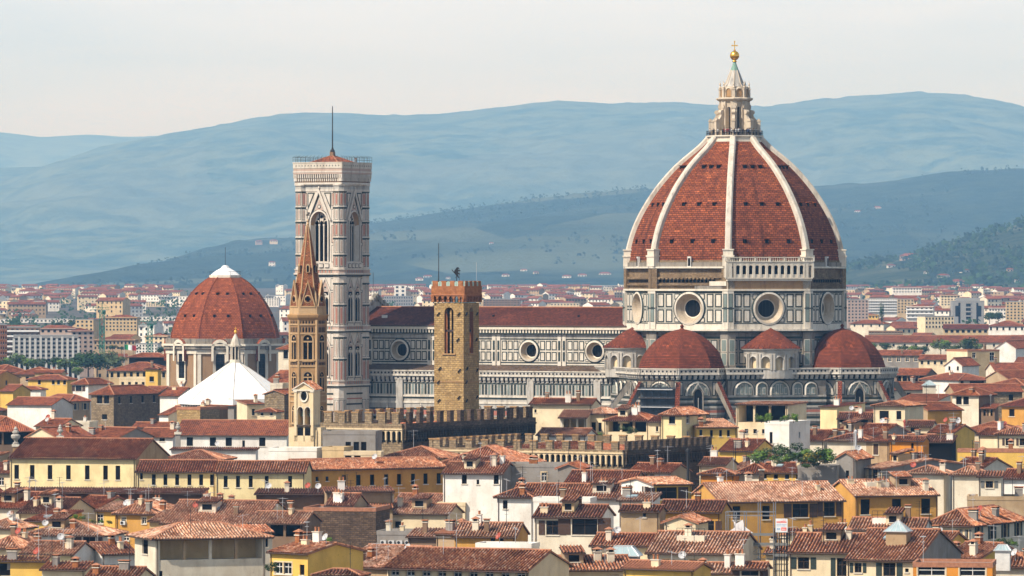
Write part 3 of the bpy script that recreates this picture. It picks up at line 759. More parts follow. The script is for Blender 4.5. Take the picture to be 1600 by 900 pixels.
def build_apse():
    for a in (270, 0, 90):
        ar = rad(a); cx, cy_ = 29.0 * math.cos(ar), 29.0 * math.sin(ar); Rw = 12.6; hw = Rw * S225
        mb = MB(); P = [(cx + Rw * math.cos(ar + math.pi / 8 + k * math.pi / 4), cy_ + Rw * math.sin(ar + math.pi / 8 + k * math.pi / 4)) for k in range(8)]
        mb.loft([[(x, y, 0) for x, y in P], [(x, y, 33.2) for x, y in P]], 'marbledirtyshade')
        for k in range(-2, 3):
            fr = face_fr(a + k * 45, Rw * C225, cx, cy_)
            gallery_strip(mb, fr, -hw, hw, 31.9, 1.3, 1.1)
            mb.box(-hw, hw, -.02, .06, 31.5, 31.85, 'green', fr)
            if k in (-1, 0, 1, 2, -2):
                blind_arch(mb, fr, 0, 28.0, 5.4, 3.1, 'greymarble', 5)
                for s_ in (-1, 1): panel(mb, fr, s_ * 4.1 - .45, s_ * 4.1 + .45, 28.0, 31.3, .2, .06, 'green', 'marblegrey')
            bands(mb, fr, -hw, hw, LOWROWS)
            for i in range(6): panel(mb, fr, -4.2 + i * 1.45, -4.2 + i * 1.45 + 1.1, 8.5, 11.6, .18, .06, 'green', 'marblegrey')
            w = MB(); w.prism(arch(0, 17.5, 2.0, 12.0, .5), fr, .4, .5, 'glass'); ring(w, fr, arch(0, 17.3, 2.6, 12.5, .5), arch(0, 17.5, 2.0, 12.0, .5), .7, .5, 'marbledirtyshade'); w.box(-.08, .08, .5, .6, 17.5, 27.5, 'marblegrey', fr)
            w.box(-1.75, 1.75, .05, .8, 16.7, 17.3, 'marblegrey', fr)
            w.prism([(-1.7, 28.6), (-1.45, 28.6), (0, 30.6), (1.45, 28.6), (1.7, 28.6), (0, 31.1)], fr, .35, .6, 'marblegrey')
            WND.append((a, w))
        wall = mb.build("tribune", cath)
        for aa, w in [x for x in WND if x[0] == a]: w.build("window", wall)
        # dome over the tribune
        d = MB(); Rd = 10.6; NP = 12; z0 = 33.4; H = 10.4
        ringf = lambda t: (Rd * (1 - (t ** 1.75)) ** .58, z0 + H * t)
        T = [math.sin(math.pi / 2 * i / NP) ** 1.0 for i in range(NP + 1)]; prof = []
        for t in T: r_, z_ = ringf(t); prof.append((max(r_, .15), z_))
        arc = 0.0
        for i in range(NP):
            (r0, za), (r1, zb) = prof[i], prof[i + 1]; dl = math.hypot(r1 - r0, zb - za)
            for k in range(8):
                t0, t1 = ar + math.pi / 8 + k * math.pi / 4, ar + math.pi / 8 + (k + 1) * math.pi / 4
                q = lambda r_, t_, z_: (cx + r_ * math.cos(t_), cy_ + r_ * math.sin(t_), z_)
                w0, w1 = r0 * S225, r1 * S225
                d.poly([q(r0, t0, za), q(r0, t1, za), q(r1, t1, zb), q(r1, t0, zb)], 'apsetile', [(-w0, arc), (w0, arc), (w1, arc + dl), (-w1, arc + dl)])
            arc += dl
        d.lathe([(.55, z0 + H - .35), (.6, z0 + H), (.3, z0 + H + .25), (.5, z0 + H + .6), (.35, z0 + H + .95), (.05, z0 + H + 1.25)], 10, 'apsetile', (cx, cy_))
        d.lathe([(11.3, 33.1), (10.6, 33.5)], 8, 'marblegrey', (cx, cy_), ar + math.pi / 8)
        d.build("tribune_dome", cath)
        # sloping buttresses roofed with tiles, on the corners
        for k in range(-2, 2):
            t = ar + math.pi / 8 + k * math.pi / 4; fr = frame(cx + Rw * math.cos(t), cy_ + Rw * math.sin(t), t + math.pi / 2); s_ = MB()
            pr = [(0, 31.0), (.9, 31.0), (8.5, 19.5), (8.5, 18.4), (0, 29.6)]; s_.box(-.45, .45, 7.3, 8.6, 0, 19.3, 'marbledirtyshade', fr)
            for u in (-.42, .42): s_.poly([fr(u, n, v) for n, v in (pr if u > 0 else pr[::-1])], 'marbledirtyshade')
            for i in range(3): s_.poly([fr(-.42, *pr[i]), fr(.42, *pr[i]), fr(.42, *pr[i + 1]), fr(-.42, *pr[i + 1])], 'marbledirtyshade')
            s_.poly([fr(-.55, .7, 31.3), fr(.55, .7, 31.3), fr(.55, 8.7, 19.6), fr(-.55, 8.7, 19.6)], 'apsetile'); 
            
            s_.build("sloping_buttress", cath)
    # walls and small round exedrae between the tribunes
    for a in (225, 315, 45):
        mb = MB(); fr = face_fr(a, 31.0); hw = 12.5
        mb.box(-hw, hw, -8, 0, 0, 33.2, 'marbledirtyshade', fr)
        gallery_strip(mb, fr, -hw, hw, 31.9, 1.3, 1.1); mb.box(-hw, hw, -.02, .06, 31.5, 31.85, 'green', fr)
        for uc, w, h in ((-8.4, 4.3, 3.1), (-3.9, 2.4, 3.0), (.6, 4.3, 3.1), (5.2, 1.9, 2.8), (8.6, 2.6, 2.9)): blind_arch(mb, fr, uc, 28.0, w, h, 'greymarble', 4 if w > 4 else 2)
        mb.box(-hw, hw, -.02, .22, 27.6, 28.0, 'marblegrey', fr)
        bands(mb, fr, -hw, hw, LOWROWS)
        for i in range(14): panel(mb, fr, -12 + i * 1.7, -12 + i * 1.7 + 1.25, 8.5, 11.6, .18, .06, 'green', 'marblegrey')
        mb.build("sacristy_wall", cath)
        e = MB(); ar = rad(a); cx, cy_ = 26.4 * math.cos(ar), 26.4 * math.sin(ar); Re = 6.5
        e.lathe([(Re - .9, 32), (Re - .9, 38.3)], 32, 'creamstone', (cx, cy_)); e.lathe([(Re + .1, 32), (Re + .1, 34.0), (Re - .1, 34.0)], 32, 'marblegrey', (cx, cy_))
        e.lathe([(Re - .3, 37.9), (Re, 38.0), (Re + .1, 38.7), (Re + .6, 38.9), (Re + .6, 39.15), (Re, 39.2)], 32, 'marblegrey', (cx, cy_))
        for k in range(-3, 4):
            ff = face_fr(a + k * 30 , Re - .12, cx, cy_); fp = face_fr(a + k * 30 + 15, Re - .05, cx, cy_)
            pts = arch(0, 34, 2.1, 3.3)[2:]
            for i in range(len(pts) - 1): p, q = pts[i], pts[i + 1]; e.poly([ff(p[0], 0, p[1]), ff(q[0], 0, q[1]), ff(q[0], 0, 38.0), ff(p[0], 0, 38.0)], 'marblegrey')
            ring(e, ff, arch(0, 34, 2.7, 3.6), arch(0, 34, 2.1, 3.3), .05, .2, 'marblegrey')
            for u in (-.38, .38): e.box(u - .2, u + .2, -.5, .3, 34, 37.9, 'marblegrey', fp)
            e.box(-.65, .65, -.6, .1, 34, 38, 'marblegrey', fp)
        n = 32
        for i in range(n):
            t0, t1 = 2 * math.pi * i / n, 2 * math.pi * (i + 1) / n; pr = [(Re + .75, 39.15), (4.4, 41.3), (2.2, 43.0), (.05, 44.0)]; al = 0
            for (r0, z0), (r1, z1) in zip(pr, pr[1:]):
                dl = math.hypot(r1 - r0, z1 - z0); q = lambda r_, t_, z_: (cx + r_ * math.cos(t_), cy_ + r_ * math.sin(t_), z_)
                e.poly([q(r0, t0, z0), q(r0, t1, z0), q(r1, t1, z1), q(r1, t0, z1)], 'apsetile', [(t0 * 5, al), (t1 * 5, al), (t1 * 5, al + dl), (t0 * 5, al + dl)]); al += dl
            e.tube((cx + 7.25 * math.cos(t0), cy_ + 7.25 * math.sin(t0), 39.25), (cx, cy_, 44.05), .09, 'apsetile', 4)
        e.build("exedra", cath)
WND = []
build_apse()

def build_nave():
    x0, x1, yn, ya = -101.0, -23.5, 10.6, 20.5
    mb = MB(); L_ = x1 - x0; xm = (x0 + x1) / 2
    OC = [-33.0, -51.4, -69.8, -88.2]
    for s_ in (1, -1):
        fr = frame(xm, -yn * s_, 0 if s_ > 0 else math.pi); us = [(x - xm) * s_ for x in OC]
        wall_hole(mb, fr, -L_ / 2, L_ / 2, 33.5, 44.6, [(u, 38.05, 2.65) for u in us], 'marble')
        mb.box(-L_ / 2, L_ / 2, -.3, 1.25, 43.3, 44.3, 'trim', fr); mb.box(-L_ / 2, L_ / 2, -.3, .9, 42.2, 43.3, 'green', fr)  # dark band below the cornice paints in its black shadow
        for i in range(90): u = -L_ / 2 + i * L_ / 90; mb.box(u, u + .4, .1, 1.05, 42.45, 43.3, 'trim', fr)
        mb.box(-L_ / 2, L_ / 2, -.02, .18, 41.1, 42.0, 'marblegrey', fr); mb.box(-L_ / 2, L_ / 2, -.02, .12, 40.85, 41.1, 'green', fr)
        for z0, z1 in ((34.95, 35.25), (34.2, 34.55)): mb.box(-L_ / 2, L_ / 2, -.02, .06, z0, z1, 'green', fr)
        for u in us:
            for sg in (-1, 1):
                for j in range(3):
                    uc = u + sg * (3.75 + 1.62 * j)
                    for z0, z1 in ((35.5, 37.8), (38.2, 40.55)): panel(mb, fr, uc - .7, uc + .7, z0, z1, .26, .05)
                uc = u + sg * 2.2
                for z0, z1 in ((35.5, 36.1), (39.95, 40.55)): panel(mb, fr, uc - .6, uc + .6, z0, z1, .16, .05)
                ub = u + sg * 8.55
                mb.box(ub - .5, ub + .5, -.02, .3, 34.2, 42.2, 'marble', fr)
                for z0, z1 in ((35.5, 37.8), (38.2, 40.55)): mb.box(ub - .28, ub + .28, .3, .36, z0, z1, 'green', fr)
        # aisle
        fa = frame(xm, -ya * s_, 0 if s_ > 0 else math.pi); k = 'marbledirtyshade'
        mb.box(-L_ / 2, L_ / 2, -1.0, 0, 0, 32.0, 'marblegrey', fa)
        mb.poly([fr(-L_ / 2, .1, 34.4), fr(L_ / 2, .1, 34.4), fa(L_ / 2, -.1, 32.6), fa(-L_ / 2, -.1, 32.6)], 'darkbrick')
        gallery_strip(mb, fa, -L_ / 2, L_ / 2, 30.3, 1.2, 1.5)
        mb.box(-L_ / 2, L_ / 2, -.02, .06, 26.9, 30.2, 'marblegrey', fa)
        n = 86
        for i in range(n):
            u = -L_ / 2 + (i + .5) * L_ / n; mb.box(u - .27, u + .27, .05, .12, 27.3, 29.8, 'green' if i % 3 else 'greymarble', fa)
        bands(mb, fa, -L_ / 2, L_ / 2, [(29.9, 30.15, .14, 'green'), (26.6, 27.0, .3, 'marble'), (26.2, 26.6, .12, 'green'), (25.0, 25.5, .2, 'marble'), (23.4, 23.8, .08, 'green'), (22.2, 23.3, .06, 'rosso'), (21.0, 21.7, .12, 'green'), (19.4, 20.2, .1, 'rosso'), (18.6, 19.0, .12, 'green')])
        for i in range(36):
            u = -L_ / 2 + (i + .5) * L_ / 36; panel(mb, fa, u - .75, u + .75, 10, 18.2, .22, .06, 'green', 'marblegrey')
        for i in range(5):   # buttress strips
            u = -L_ / 2 + i * L_ / 4.2; mb.box(u - .9, u + .9, 0, .5, 0, 31.2, 'marblegrey', fa)
    o_mb = mb
    gable = [(-yn, 44.3), (yn, 44.3), (0, 48.7)]
    mb.poly([(x1, y, z) for y, z in gable], 'marble')
    nave = mb.build("nave", cath)
    for x in OC:
        fr = frame(x, -yn, 0); oculus(2.65, 1.75, 1.3, 38.05, fr, nave)
    for i, x in enumerate([-96.0, -86.0, -76.5, -60.0, -45.0]):
        fr = frame(x, -ya, 0); w = MB()
        w.box(-1.7, 1.7, 0, .35, 9, 21.2, 'marblegrey', fr); w.prism(arch(0, 9.5, 1.7, 9.6, .6), fr, .35, .42, 'glass'); w.prism([(-2.0, 19.4), (-1.6, 19.4), (0, 22.6), (1.6, 19.4), (2.0, 19.4), (0, 23.6)], fr, .2, .7, 'marble')
        w.lathe([(.16, 23.4), (.35, 23.9), (.1, 24.3), (.22, 24.6), (.02, 25.0)], 6, 'marble', fr(0, .45, 0)[:2])
        for sg in (-1, 1): w.box(sg * 1.85 - .16, sg * 1.85 + .16, .2, .7, 9, 21.5, 'marble', fr); w.lathe([(.22, 21.5), (.02, 23.0)], 6, 'marble', fr(sg * 1.85, .45, 0)[:2])
        w.build("window", nave)
    r = MB()
    for s_ in (1, -1):
        ye = yn + 1.35
        P = [(x0, -s_ * ye, 44.25), (x1, -s_ * ye, 44.25), (x1, 0, 48.75), (x0, 0, 48.75)]; dl = math.hypot(ye, 4.5)
        r.poly(P, 'navetile', [(0, 0), (L_, 0), (L_, dl), (0, dl)]); r.poly([(x, y, z - .3) for x, y, z in P], 'soffit'); r.poly([P[0], P[1], (x1, -s_ * ye, 43.95), (x0, -s_ * ye, 43.95)], 'soffit')
    r.tube((x0, 0, 48.8), (x1, 0, 48.8), .2, 'ridge')
    for x in (-95, -94.2, -64, -40): r.box(x - .3, x + .3, -7.4, -6.9, 46.0, 46.75, 'whiteframe') if x < -90 else r.box(x - .25, x + .25, -6.2, -5.8, 46.4, 46.9, 'void')
    r.build("roof", nave)
    f = MB(); xf = x0
    f.box(xf - 3, xf, -21.5, 21.5, 0, 36, 'marble'); f.poly([(xf, -11.8, 36), (xf, 11.8, 36), (xf, 11.8, 45.6), (xf, 0, 51.2), (xf, -11.8, 45.6)], 'marblegrey'); f.poly([(xf - 3, -11.8, 36), (xf - 3, 11.8, 36), (xf - 3, 11.8, 45.6), (xf - 3, 0, 51.2), (xf - 3, -11.8, 45.6)], 'marblegrey')
    for s_ in (1, -1):
        f.poly([(xf, s_ * 11.8, 36), (xf - 3, s_ * 11.8, 36), (xf - 3, s_ * 11.8, 45.6), (xf, s_ * 11.8, 45.6)], 'marblegrey'); f.poly([(xf, s_ * 12.2, 45.5), (xf - 3, s_ * 12.2, 45.5), (xf - 3, 0, 51.5), (xf, 0, 51.5)], 'marble')
        for i in range(13):
            t = i / 12; y, z = s_ * 12.2 * (1 - t), 45.5 + 6.0 * t; f.box(xf - .5, xf + .45, y - .36, y + .36, z - .9, z + .65, 'marbledirtyshade' if i % 2 else 'marblegrey')
            if i % 2 == 0: f.box(xf - 3.2, xf - 2.7, y - .3, y + .3, z - .3, z + .6, 'marblegrey')
    f.lathe([(.5, 51.3), (.6, 52.0), (.2, 52.4), (.1, 53.4)], 6, 'marblegrey', (xf - 1, 0)); f.tube((xf - 1, 0, 53), (xf - 1, 0, 57.5), .06, 'iron')
    f.build("facade", cath)
build_nave()

def build_scaffold():
    """builders' scaffold against the south tribune"""
    ar = rad(270); cx, cy_ = 0, -29.0; Rw = 12.6
    o = empty("scaffolding", (0, 0, 0), 0, "dark sheeted builders' scaffold standing against the cathedral's left tribune", "scaffolding")
    fr = face_fr(270, Rw * C225 + 1.6, cx, cy_)
    mw = Matrix.Translation((DX, DY, 0)) @ Matrix.Rotation(ROT, 4, 'Z')
    W = lambda p: tuple(mw @ Vector(p))
    fr2 = lambda u, n, v: W(fr(u, n, v))
    a = MB(); b = MB(); c = MB()
    for i in range(6):
        u = -4.6 + i * 1.84
        for n in (0, 1.3): a.tube(fr2(u, n, 0), fr2(u, n, 33.5), .06, 'iron', 4)
    for j in range(15):
        z = 2.2 + j * 2.1
        b.box(-4.7, 4.7, 0, 1.3, z, z + .14, 'wood', fr2)
        for h in (.5, 1.0): a.tube(fr2(-4.7, 1.35, z + h), fr2(4.7, 1.35, z + h), .04, 'iron', 4)
        b.box(-4.7, 4.7, 1.32, 1.36, z - .06, z + .14, 'whitepipe', fr2) if j % 2 else None
    c.box(-4.6, 4.6, -.25, -.2, 0, 30.0, 'mesh', fr2)
    a.build("scaffold_tubes", o); b.build("scaffold_decks", o); c.build("dust_sheet", o)
build_scaffold()
# ---------------------------------------------------------------- bell tower beside the cathedral
def build_bell_tower():
    Yt = 1346.0; A = rad(-29.5)
    root = empty("bell_tower", (WX(519.5, Yt), Yt, 0), A, "tall square bell tower of white, pink and green marble with a flat corbelled top", "bell tower")
    mb = MB(); H = 5.45; HF = 5.45 + .75
    faces = [0, math.pi / 2, math.pi, -math.pi / 2]
    for a in faces:
        fr = frame(HF * math.sin(a), -HF * math.cos(a), a)
        mb.poly([fr(-HF, 0, 0), fr(HF, 0, 0), fr(HF, 0, 58), fr(-HF, 0, 58)], 'campwhite')
    mb.box(-4.4, 4.4, -4.4, 4.4, 57, 78, 'void')
    # storey rings
    def octring(z0, z1, e, k):
        """slab following body and corner turrets"""
        for a in faces:
            fr = frame(HF * math.sin(a), -HF * math.cos(a), a); mb.box(-HF, HF, -.6, e, z0, z1, k, fr)
        for sx in (-1, 1):
            for sy in (-1, 1):
                r_ = (1.55 + e * .9) / C225
                mb.loft([[(sx * H + r_ * math.cos(math.pi / 8 + j * math.pi / 4), sy * H + r_ * math.sin(math.pi / 8 + j * math.pi / 4), z) for j in range(8)] for z in (z0, z1)], k)
    for sx in (-1, 1):
        for sy in (-1, 1):
            r_ = 1.55 / C225
            mb.loft([[(sx * H + r_ * math.cos(math.pi / 8 + j * math.pi / 4), sy * H + r_ * math.sin(math.pi / 8 + j * math.pi / 4), z) for j in range(8)] for z in (0, 79)], 'campwhite')
            for j in range(8):
                ff = frame(sx * H + 1.55 * math.cos(j * math.pi / 4), sy * H + 1.55 * math.sin(j * math.pi / 4), j * math.pi / 4 + math.pi / 2)
                z = 6.0
                for zz, (z0, z1) in enumerate([(8, 18), (18.8, 26), (30.6, 35.8), (36.4, 41.2), (44.4, 49.2), (49.8, 54.6), (58.8, 61.6), (62.2, 65.8), (66.4, 69.8), (70.4, 73.4), (74.0, 77.4)]):
                    mb.box(-.50, .50, -.02, .03, z0 + .1, z1 - .1, 'green', ff); mb.box(-.38, .38, -.02, .05, z0 + .2, z1 - .2, 'pink' if zz % 2 == 0 else 'campwhite', ff); mb.box(-.14, .14, .03, .09, z0 + .5, z1 - .5, 'rosso' if zz % 2 == 0 else 'pink', ff)
                    mb.box(-.62, .62, -.04, .10, z1 - .08, z1 + .28, 'green' if zz > 1 else 'campwhite', ff); mb.box(-.64, .64, -.04, .16, z1 + .28, z1 + .5, 'campwhite', ff)
    for z, e in ((29.0, .5), (42.6, .5), (56.6, .55)):
        octring(z, z + .35, e * .6, 'green'); octring(z + .35, z + .75, e, 'campwhite'); octring(z + .75, z + 1.5, e * .35, 'pink'); octring(z + 1.5, z + 1.75, e * .7, 'campwhite')
        for a in faces:
            fr = frame(HF * math.sin(a), -HF * math.cos(a), a)
            for i in range(20): u = -5 + i * .526; mb.box(u, u + .26, -.1, e * .38 + .04, z + .8, z + 1.45, 'rosso' if i % 2 else 'greymarble', fr)
    octring(77.6, 78.1, .15, 'campwhite'); octring(78.1, 79.0, .1, 'marblegrey'); octring(79.0, 79.3, .3, 'campwhite')
    wins = []
    for a in faces:
        fr = frame(HF * math.sin(a), -HF * math.cos(a), a)
        # top storey with one three-light window
        hole = arch(0, 60.2, 4.9, 12.4, .35, 14)
        ww = 3.95
        us, vs = [-HF, -2.45, 2.45, HF], None
        mb.poly([fr(-HF, 0, 58), fr(-2.45, 0, 58), fr(-2.45, 0, 78), fr(-HF, 0, 78)], 'campwhite'); mb.poly([fr(2.45, 0, 58), fr(HF, 0, 58), fr(HF, 0, 78), fr(2.45, 0, 78)], 'campwhite'); mb.poly([fr(-2.45, 0, 58), fr(2.45, 0, 58), fr(2.45, 0, 60.2), fr(-2.45, 0, 60.2)], 'campwhite')
        up = hole[2:]
        for i in range(len(up) - 1):
            p, q = up[i], up[i + 1]; mb.poly([fr(p[0], 0, p[1]), fr(q[0], 0, q[1]), fr(q[0], 0, 78), fr(p[0], 0, 78)], 'campwhite')
            mb.poly([fr(p[0], 0, p[1]), fr(q[0], 0, q[1]), fr(q[0] * .8, -1.1, q[1] - .25), fr(p[0] * .8, -1.1, p[1] - .25)], 'tanstone')
        for sg in (-1, 1): mb.poly([fr(sg * 2.45, 0, 60.2), fr(sg * 1.96, -1.1, 60.2), fr(sg * 1.96, -1.1, 71), fr(sg * 2.45, 0, 71)], 'campwhite')
        ring(mb, fr, arch(0, 60.2, 5.6, 12.75, .35, 14), arch(0, 60.2, 4.9, 12.4, .35, 14), .25, .3, 'campwhite'); ring(mb, fr, arch(0, 60.2, 6.0, 12.95, .35, 14), arch(0, 60.2, 5.6, 12.75, .35, 14), .08, .1, 'green')
        # crocketed gable
        for sg in (-1, 1):
            mb.prism([(sg * 3.05, 70.4), (sg * 3.5, 70.4), (0, 78.4), (0, 77.2)], fr, .1, .5, 'campwhite'); mb.prism([(sg * 2.6, 71.2), (sg * 2.75, 71.2), (0, 77.0), (0, 76.6)], fr, .05, .16, 'green')
            mb.prism([(sg * 3.35, 77.3), (sg * 1.3, 77.3), (sg * 3.35, 73.0)], fr, 0, .06, 'green'); mb.prism([(sg * 3.1, 77.0), (sg * 1.75, 77.0), (sg * 3.1, 74.1)], fr, .05, .12, 'campwhite')
            for z0, z1 in ((60.0, 64.2), (64.8, 69.2), (70.2, 73.2), (73.9, 77.2)): panel(mb, fr, sg * 3.95 - .42, sg * 3.95 + .42, z0, z1, .13, .06, 'green', 'pink' if z0 in (64.8, 73.9) else 'campwhite')
        mb.prism([(-1.2, 72.9), (1.2, 72.9), (0, 75.6)], fr, .03, .1, 'pink'); mb.prism(disc(0, 73.8, .5, 12), fr, .1, .16, 'green'); mb.prism(disc(0, 73.8, .33, 12), fr, .16, .2, 'campwhite'); mb.lathe([(.2, 78.2), (.3, 78.5), (.05, 79.0)], 6, 'campwhite', fr(0, .3, 0)[:2])
        mb.box(-4.4, 4.4, -.02, .3, 58.4, 59.9, 'campwhite', fr)
        for i in range(4): panel(mb, fr, -3.2 + i * 1.65, -3.2 + i * 1.65 + 1.35, 58.6, 59.7, .14, .34, 'green', 'campwhite')
        w = MB()   # three lights: slim columns and tracery
        for u in (-1.96, -.66, .66, 1.96): w.box(u - .13, u + .13, -1.25, -.95, 60.2, 69.4, 'campwhite', fr); w.box(u - .22, u + .22, -1.3, -.9, 69.0, 69.5, 'campwhite', fr)
        for u in (-1.31, 0, 1.31):
            pts = arch(u, 60.2, 1.05, 10.1, .5)[2:]
            for i in range(len(pts) - 1): p, q = pts[i], pts[i + 1]; w.poly([fr(p[0], -1.05, p[1]), fr(q[0], -1.05, q[1]), fr(q[0], -1.05, 72.4), fr(p[0], -1.05, 72.4)], 'campwhite')
        for u, v, r_ in ((0, 71.3, .42), (-.95, 70.7, .26), (.95, 70.7, .26)): w.prism(disc(u, v, r_, 10), fr, -1.04, -1.0, 'void')
        for sg in (-1, 1): w.prism([(sg * 1.1, 72.4), (sg * 1.96, 71.2), (sg * 1.96, 72.4)], fr, -1.08, -1.03, 'campwhite')
        w.box(-2.0, 2.0, -1.2, -.2, 59.9, 60.25, 'campwhite', fr)
        wins.append(w)
        # two lower storeys with paired two-light windows
        for zb in (44.4, 30.8):
            for sg in (-1, 1):
                uc = sg * 1.72
                mb.prism([(uc - 1.55, zb + 8.7), (uc - 1.35, zb + 8.7), (uc, zb + 11.4), (uc + 1.35, zb + 8.7), (uc + 1.55, zb + 8.7), (uc, zb + 11.9)], fr, .08, .3, 'campwhite')
                mb.prism([(uc - 1.2, zb + 8.3), (uc + 1.2, zb + 8.3), (uc, zb + 11.0)], fr, .02, .08, 'pink'); mb.prism(disc(uc, zb + 9.3, .3, 10), fr, .08, .13, 'green')
                panel(mb, fr, sg * 3.75 - .45, sg * 3.75 + .45, zb + 1.0, zb + 8.2, .14, .06, 'green', 'pink'); panel(mb, fr, sg * 3.75 - .45, sg * 3.75 + .45, zb + 8.6, zb + 11.6, .14, .06, 'green', 'campwhite')
                panel(mb, fr, uc - 1.5, uc + 1.5, zb - .3, zb + .6, .14, .06, 'green', 'campwhite')
                w = MB(); w.prism(arch(uc, zb + 1.0, 1.9, 7.9, .6, 10), fr, .02, .05, 'void'); ring(w, fr, arch(uc, zb + .9, 2.45, 8.35, .6, 10), arch(uc, zb + 1.0, 1.9, 7.9, .6, 10), .28, .12, 'campwhite')
                w.box(uc - .09, uc + .09, .02, .2, zb + 1.0, zb + 6.6, 'campwhite', fr); w.prism(disc(uc, zb + 7.5, .42, 10), fr, .05, .14, 'campwhite'); w.prism(disc(uc, zb + 7.5, .2, 8), fr, .14, .17, 'void')
                for s2 in (-1, 1): w.prism([(uc + s2 * .09, zb + 7.3), (uc + s2 * .09, zb + 6.4), (uc + s2 * .5, zb + 7.1), (uc + s2 * .95, zb + 6.3), (uc + s2 * .95, zb + 7.5)], fr, .04, .12, 'campwhite')
                w.box(uc - 1.25, uc + 1.25, .02, .35, zb + .65, zb + .95, 'campwhite', fr); wins.append(w)
            mb.box(-4.35, 4.35, .01, .05, zb - .75, zb - .5, 'green', fr); mb.box(-4.35, 4.35, .01, .05, zb + 11.9, zb + 12.1, 'green', fr)
        # plain panelled base
        for z0, z1, k in ((27.2, 27.6, 'green'), (26.0, 26.3, 'rosso'), (24.6, 25.0, 'green'), (23.2, 23.7, 'campwhite')): mb.box(-4.6, 4.6, 0, .09, z0, z1, k, fr)
        for i in range(5): panel(mb, fr, -4.0 + i * 1.65, -4.0 + i * 1.65 + 1.3, 14, 22.4, .16, .06, 'greymarble' if i % 2 else 'green', 'campwhite')
    # corbelled crown
    for a in faces:
        fr = frame(HF * math.sin(a), -HF * math.cos(a), a); hw = 6.2
        mb.box(-hw - .6, hw + .6, -1, .72, 79.3, 79.8, 'campwhite', fr)
        n = 22
        for i in range(n + 1):
            u = -hw - .7 + i * (2 * hw + 1.4) / n; mb.box(u - .15, u + .15, -.2, .72, 80.1, 81.5, 'campwhite', fr); mb.box(u - .15, u + .15, -.2, .9, 80.9, 82.0, 'campwhite', fr)
        mb.box(-hw - .7, hw + .7, -.5, .45, 79.6, 82.0, 'brown', fr)
        mb.box(-hw - .85, hw + .85, -1.2, .95, 81.9, 82.3, 'pink', fr); mb.box(-hw - .9, hw + .9, -1.2, 1.0, 82.3, 82.65, 'campwhite', fr); mb.box(-hw - .8, hw + .8, -1.2, .9, 82.65, 83.3, 'pink', fr)
        mb.box(-hw - .9, hw + .9, .55, 1.0, 83.3, 84.6, 'marblebright', fr); mb.box(-hw - .95, hw + .95, .45, 1.08, 84.6, 84.85, 'marblebright', fr)
        for i in range(15): u = -hw + i * hw / 7; mb.prism([(u - .16, 83.9), (u, 83.75), (u + .16, 83.9), (u, 84.2)], fr, .99, 1.02, 'green')
    mb.box(-7, 7, -7, 7, 82.8, 83.4, 'concretegrey')
    body = mb.build("tower_body", root)
    for w in wins: w.build("window", body)
    r = MB(); b = 5.9
    P = [(-b, -b, 84.0), (b, -b, 84.0), (b, b, 84.0), (-b, b, 84.0)]; top = (0, 0, 86.7)
    for i in range(4): p, q = P[i], P[(i + 1) % 4]; r.poly([p, q, top], 'mid_far', [(0, 0), (2 * b, 0), (b, 7.2)]); r.tube(p, top, .16, 'ridge'); r.poly([p, q, (q[0], q[1], 83.4), (p[0], p[1], 83.4)], 'trim')
    r.build("roof", root)
    p = MB(); p.box(-.5, .5, -.5, .5, 86.3, 87.5, 'brown'); p.lathe([(.55, 87.5), (.6, 87.8), (.3, 88.2), (.2, 88.6)], 10, 'iron'); p.tube((0, 0, 88.4), (0, 0, 98.9), .17, 'iron', 6, .11); p.build("lightning_pole", root)
    r = MB(); e = 7.15
    for (x0, y0, x1, y1) in ((-e, -e, e, -e), (e, -e, e, e), (e, e, -e, e), (-e, e, -e, -e)):
        for h in (.6, 1.2): r.tube((x0, y0, 84.85 + h), (x1, y1, 84.85 + h), .04, 'iron', 4)
        for i in range(12): t = i / 12; x, y = x0 + (x1 - x0) * t, y0 + (y1 - y0) * t; r.tube((x, y, 84.8), (x, y, 86.15), .035, 'iron', 4); r.tube((x, y, 86.15), (x * .9, y * .9, 86.5), .03, 'iron', 4)
    r.build("railing", root)
build_bell_tower()

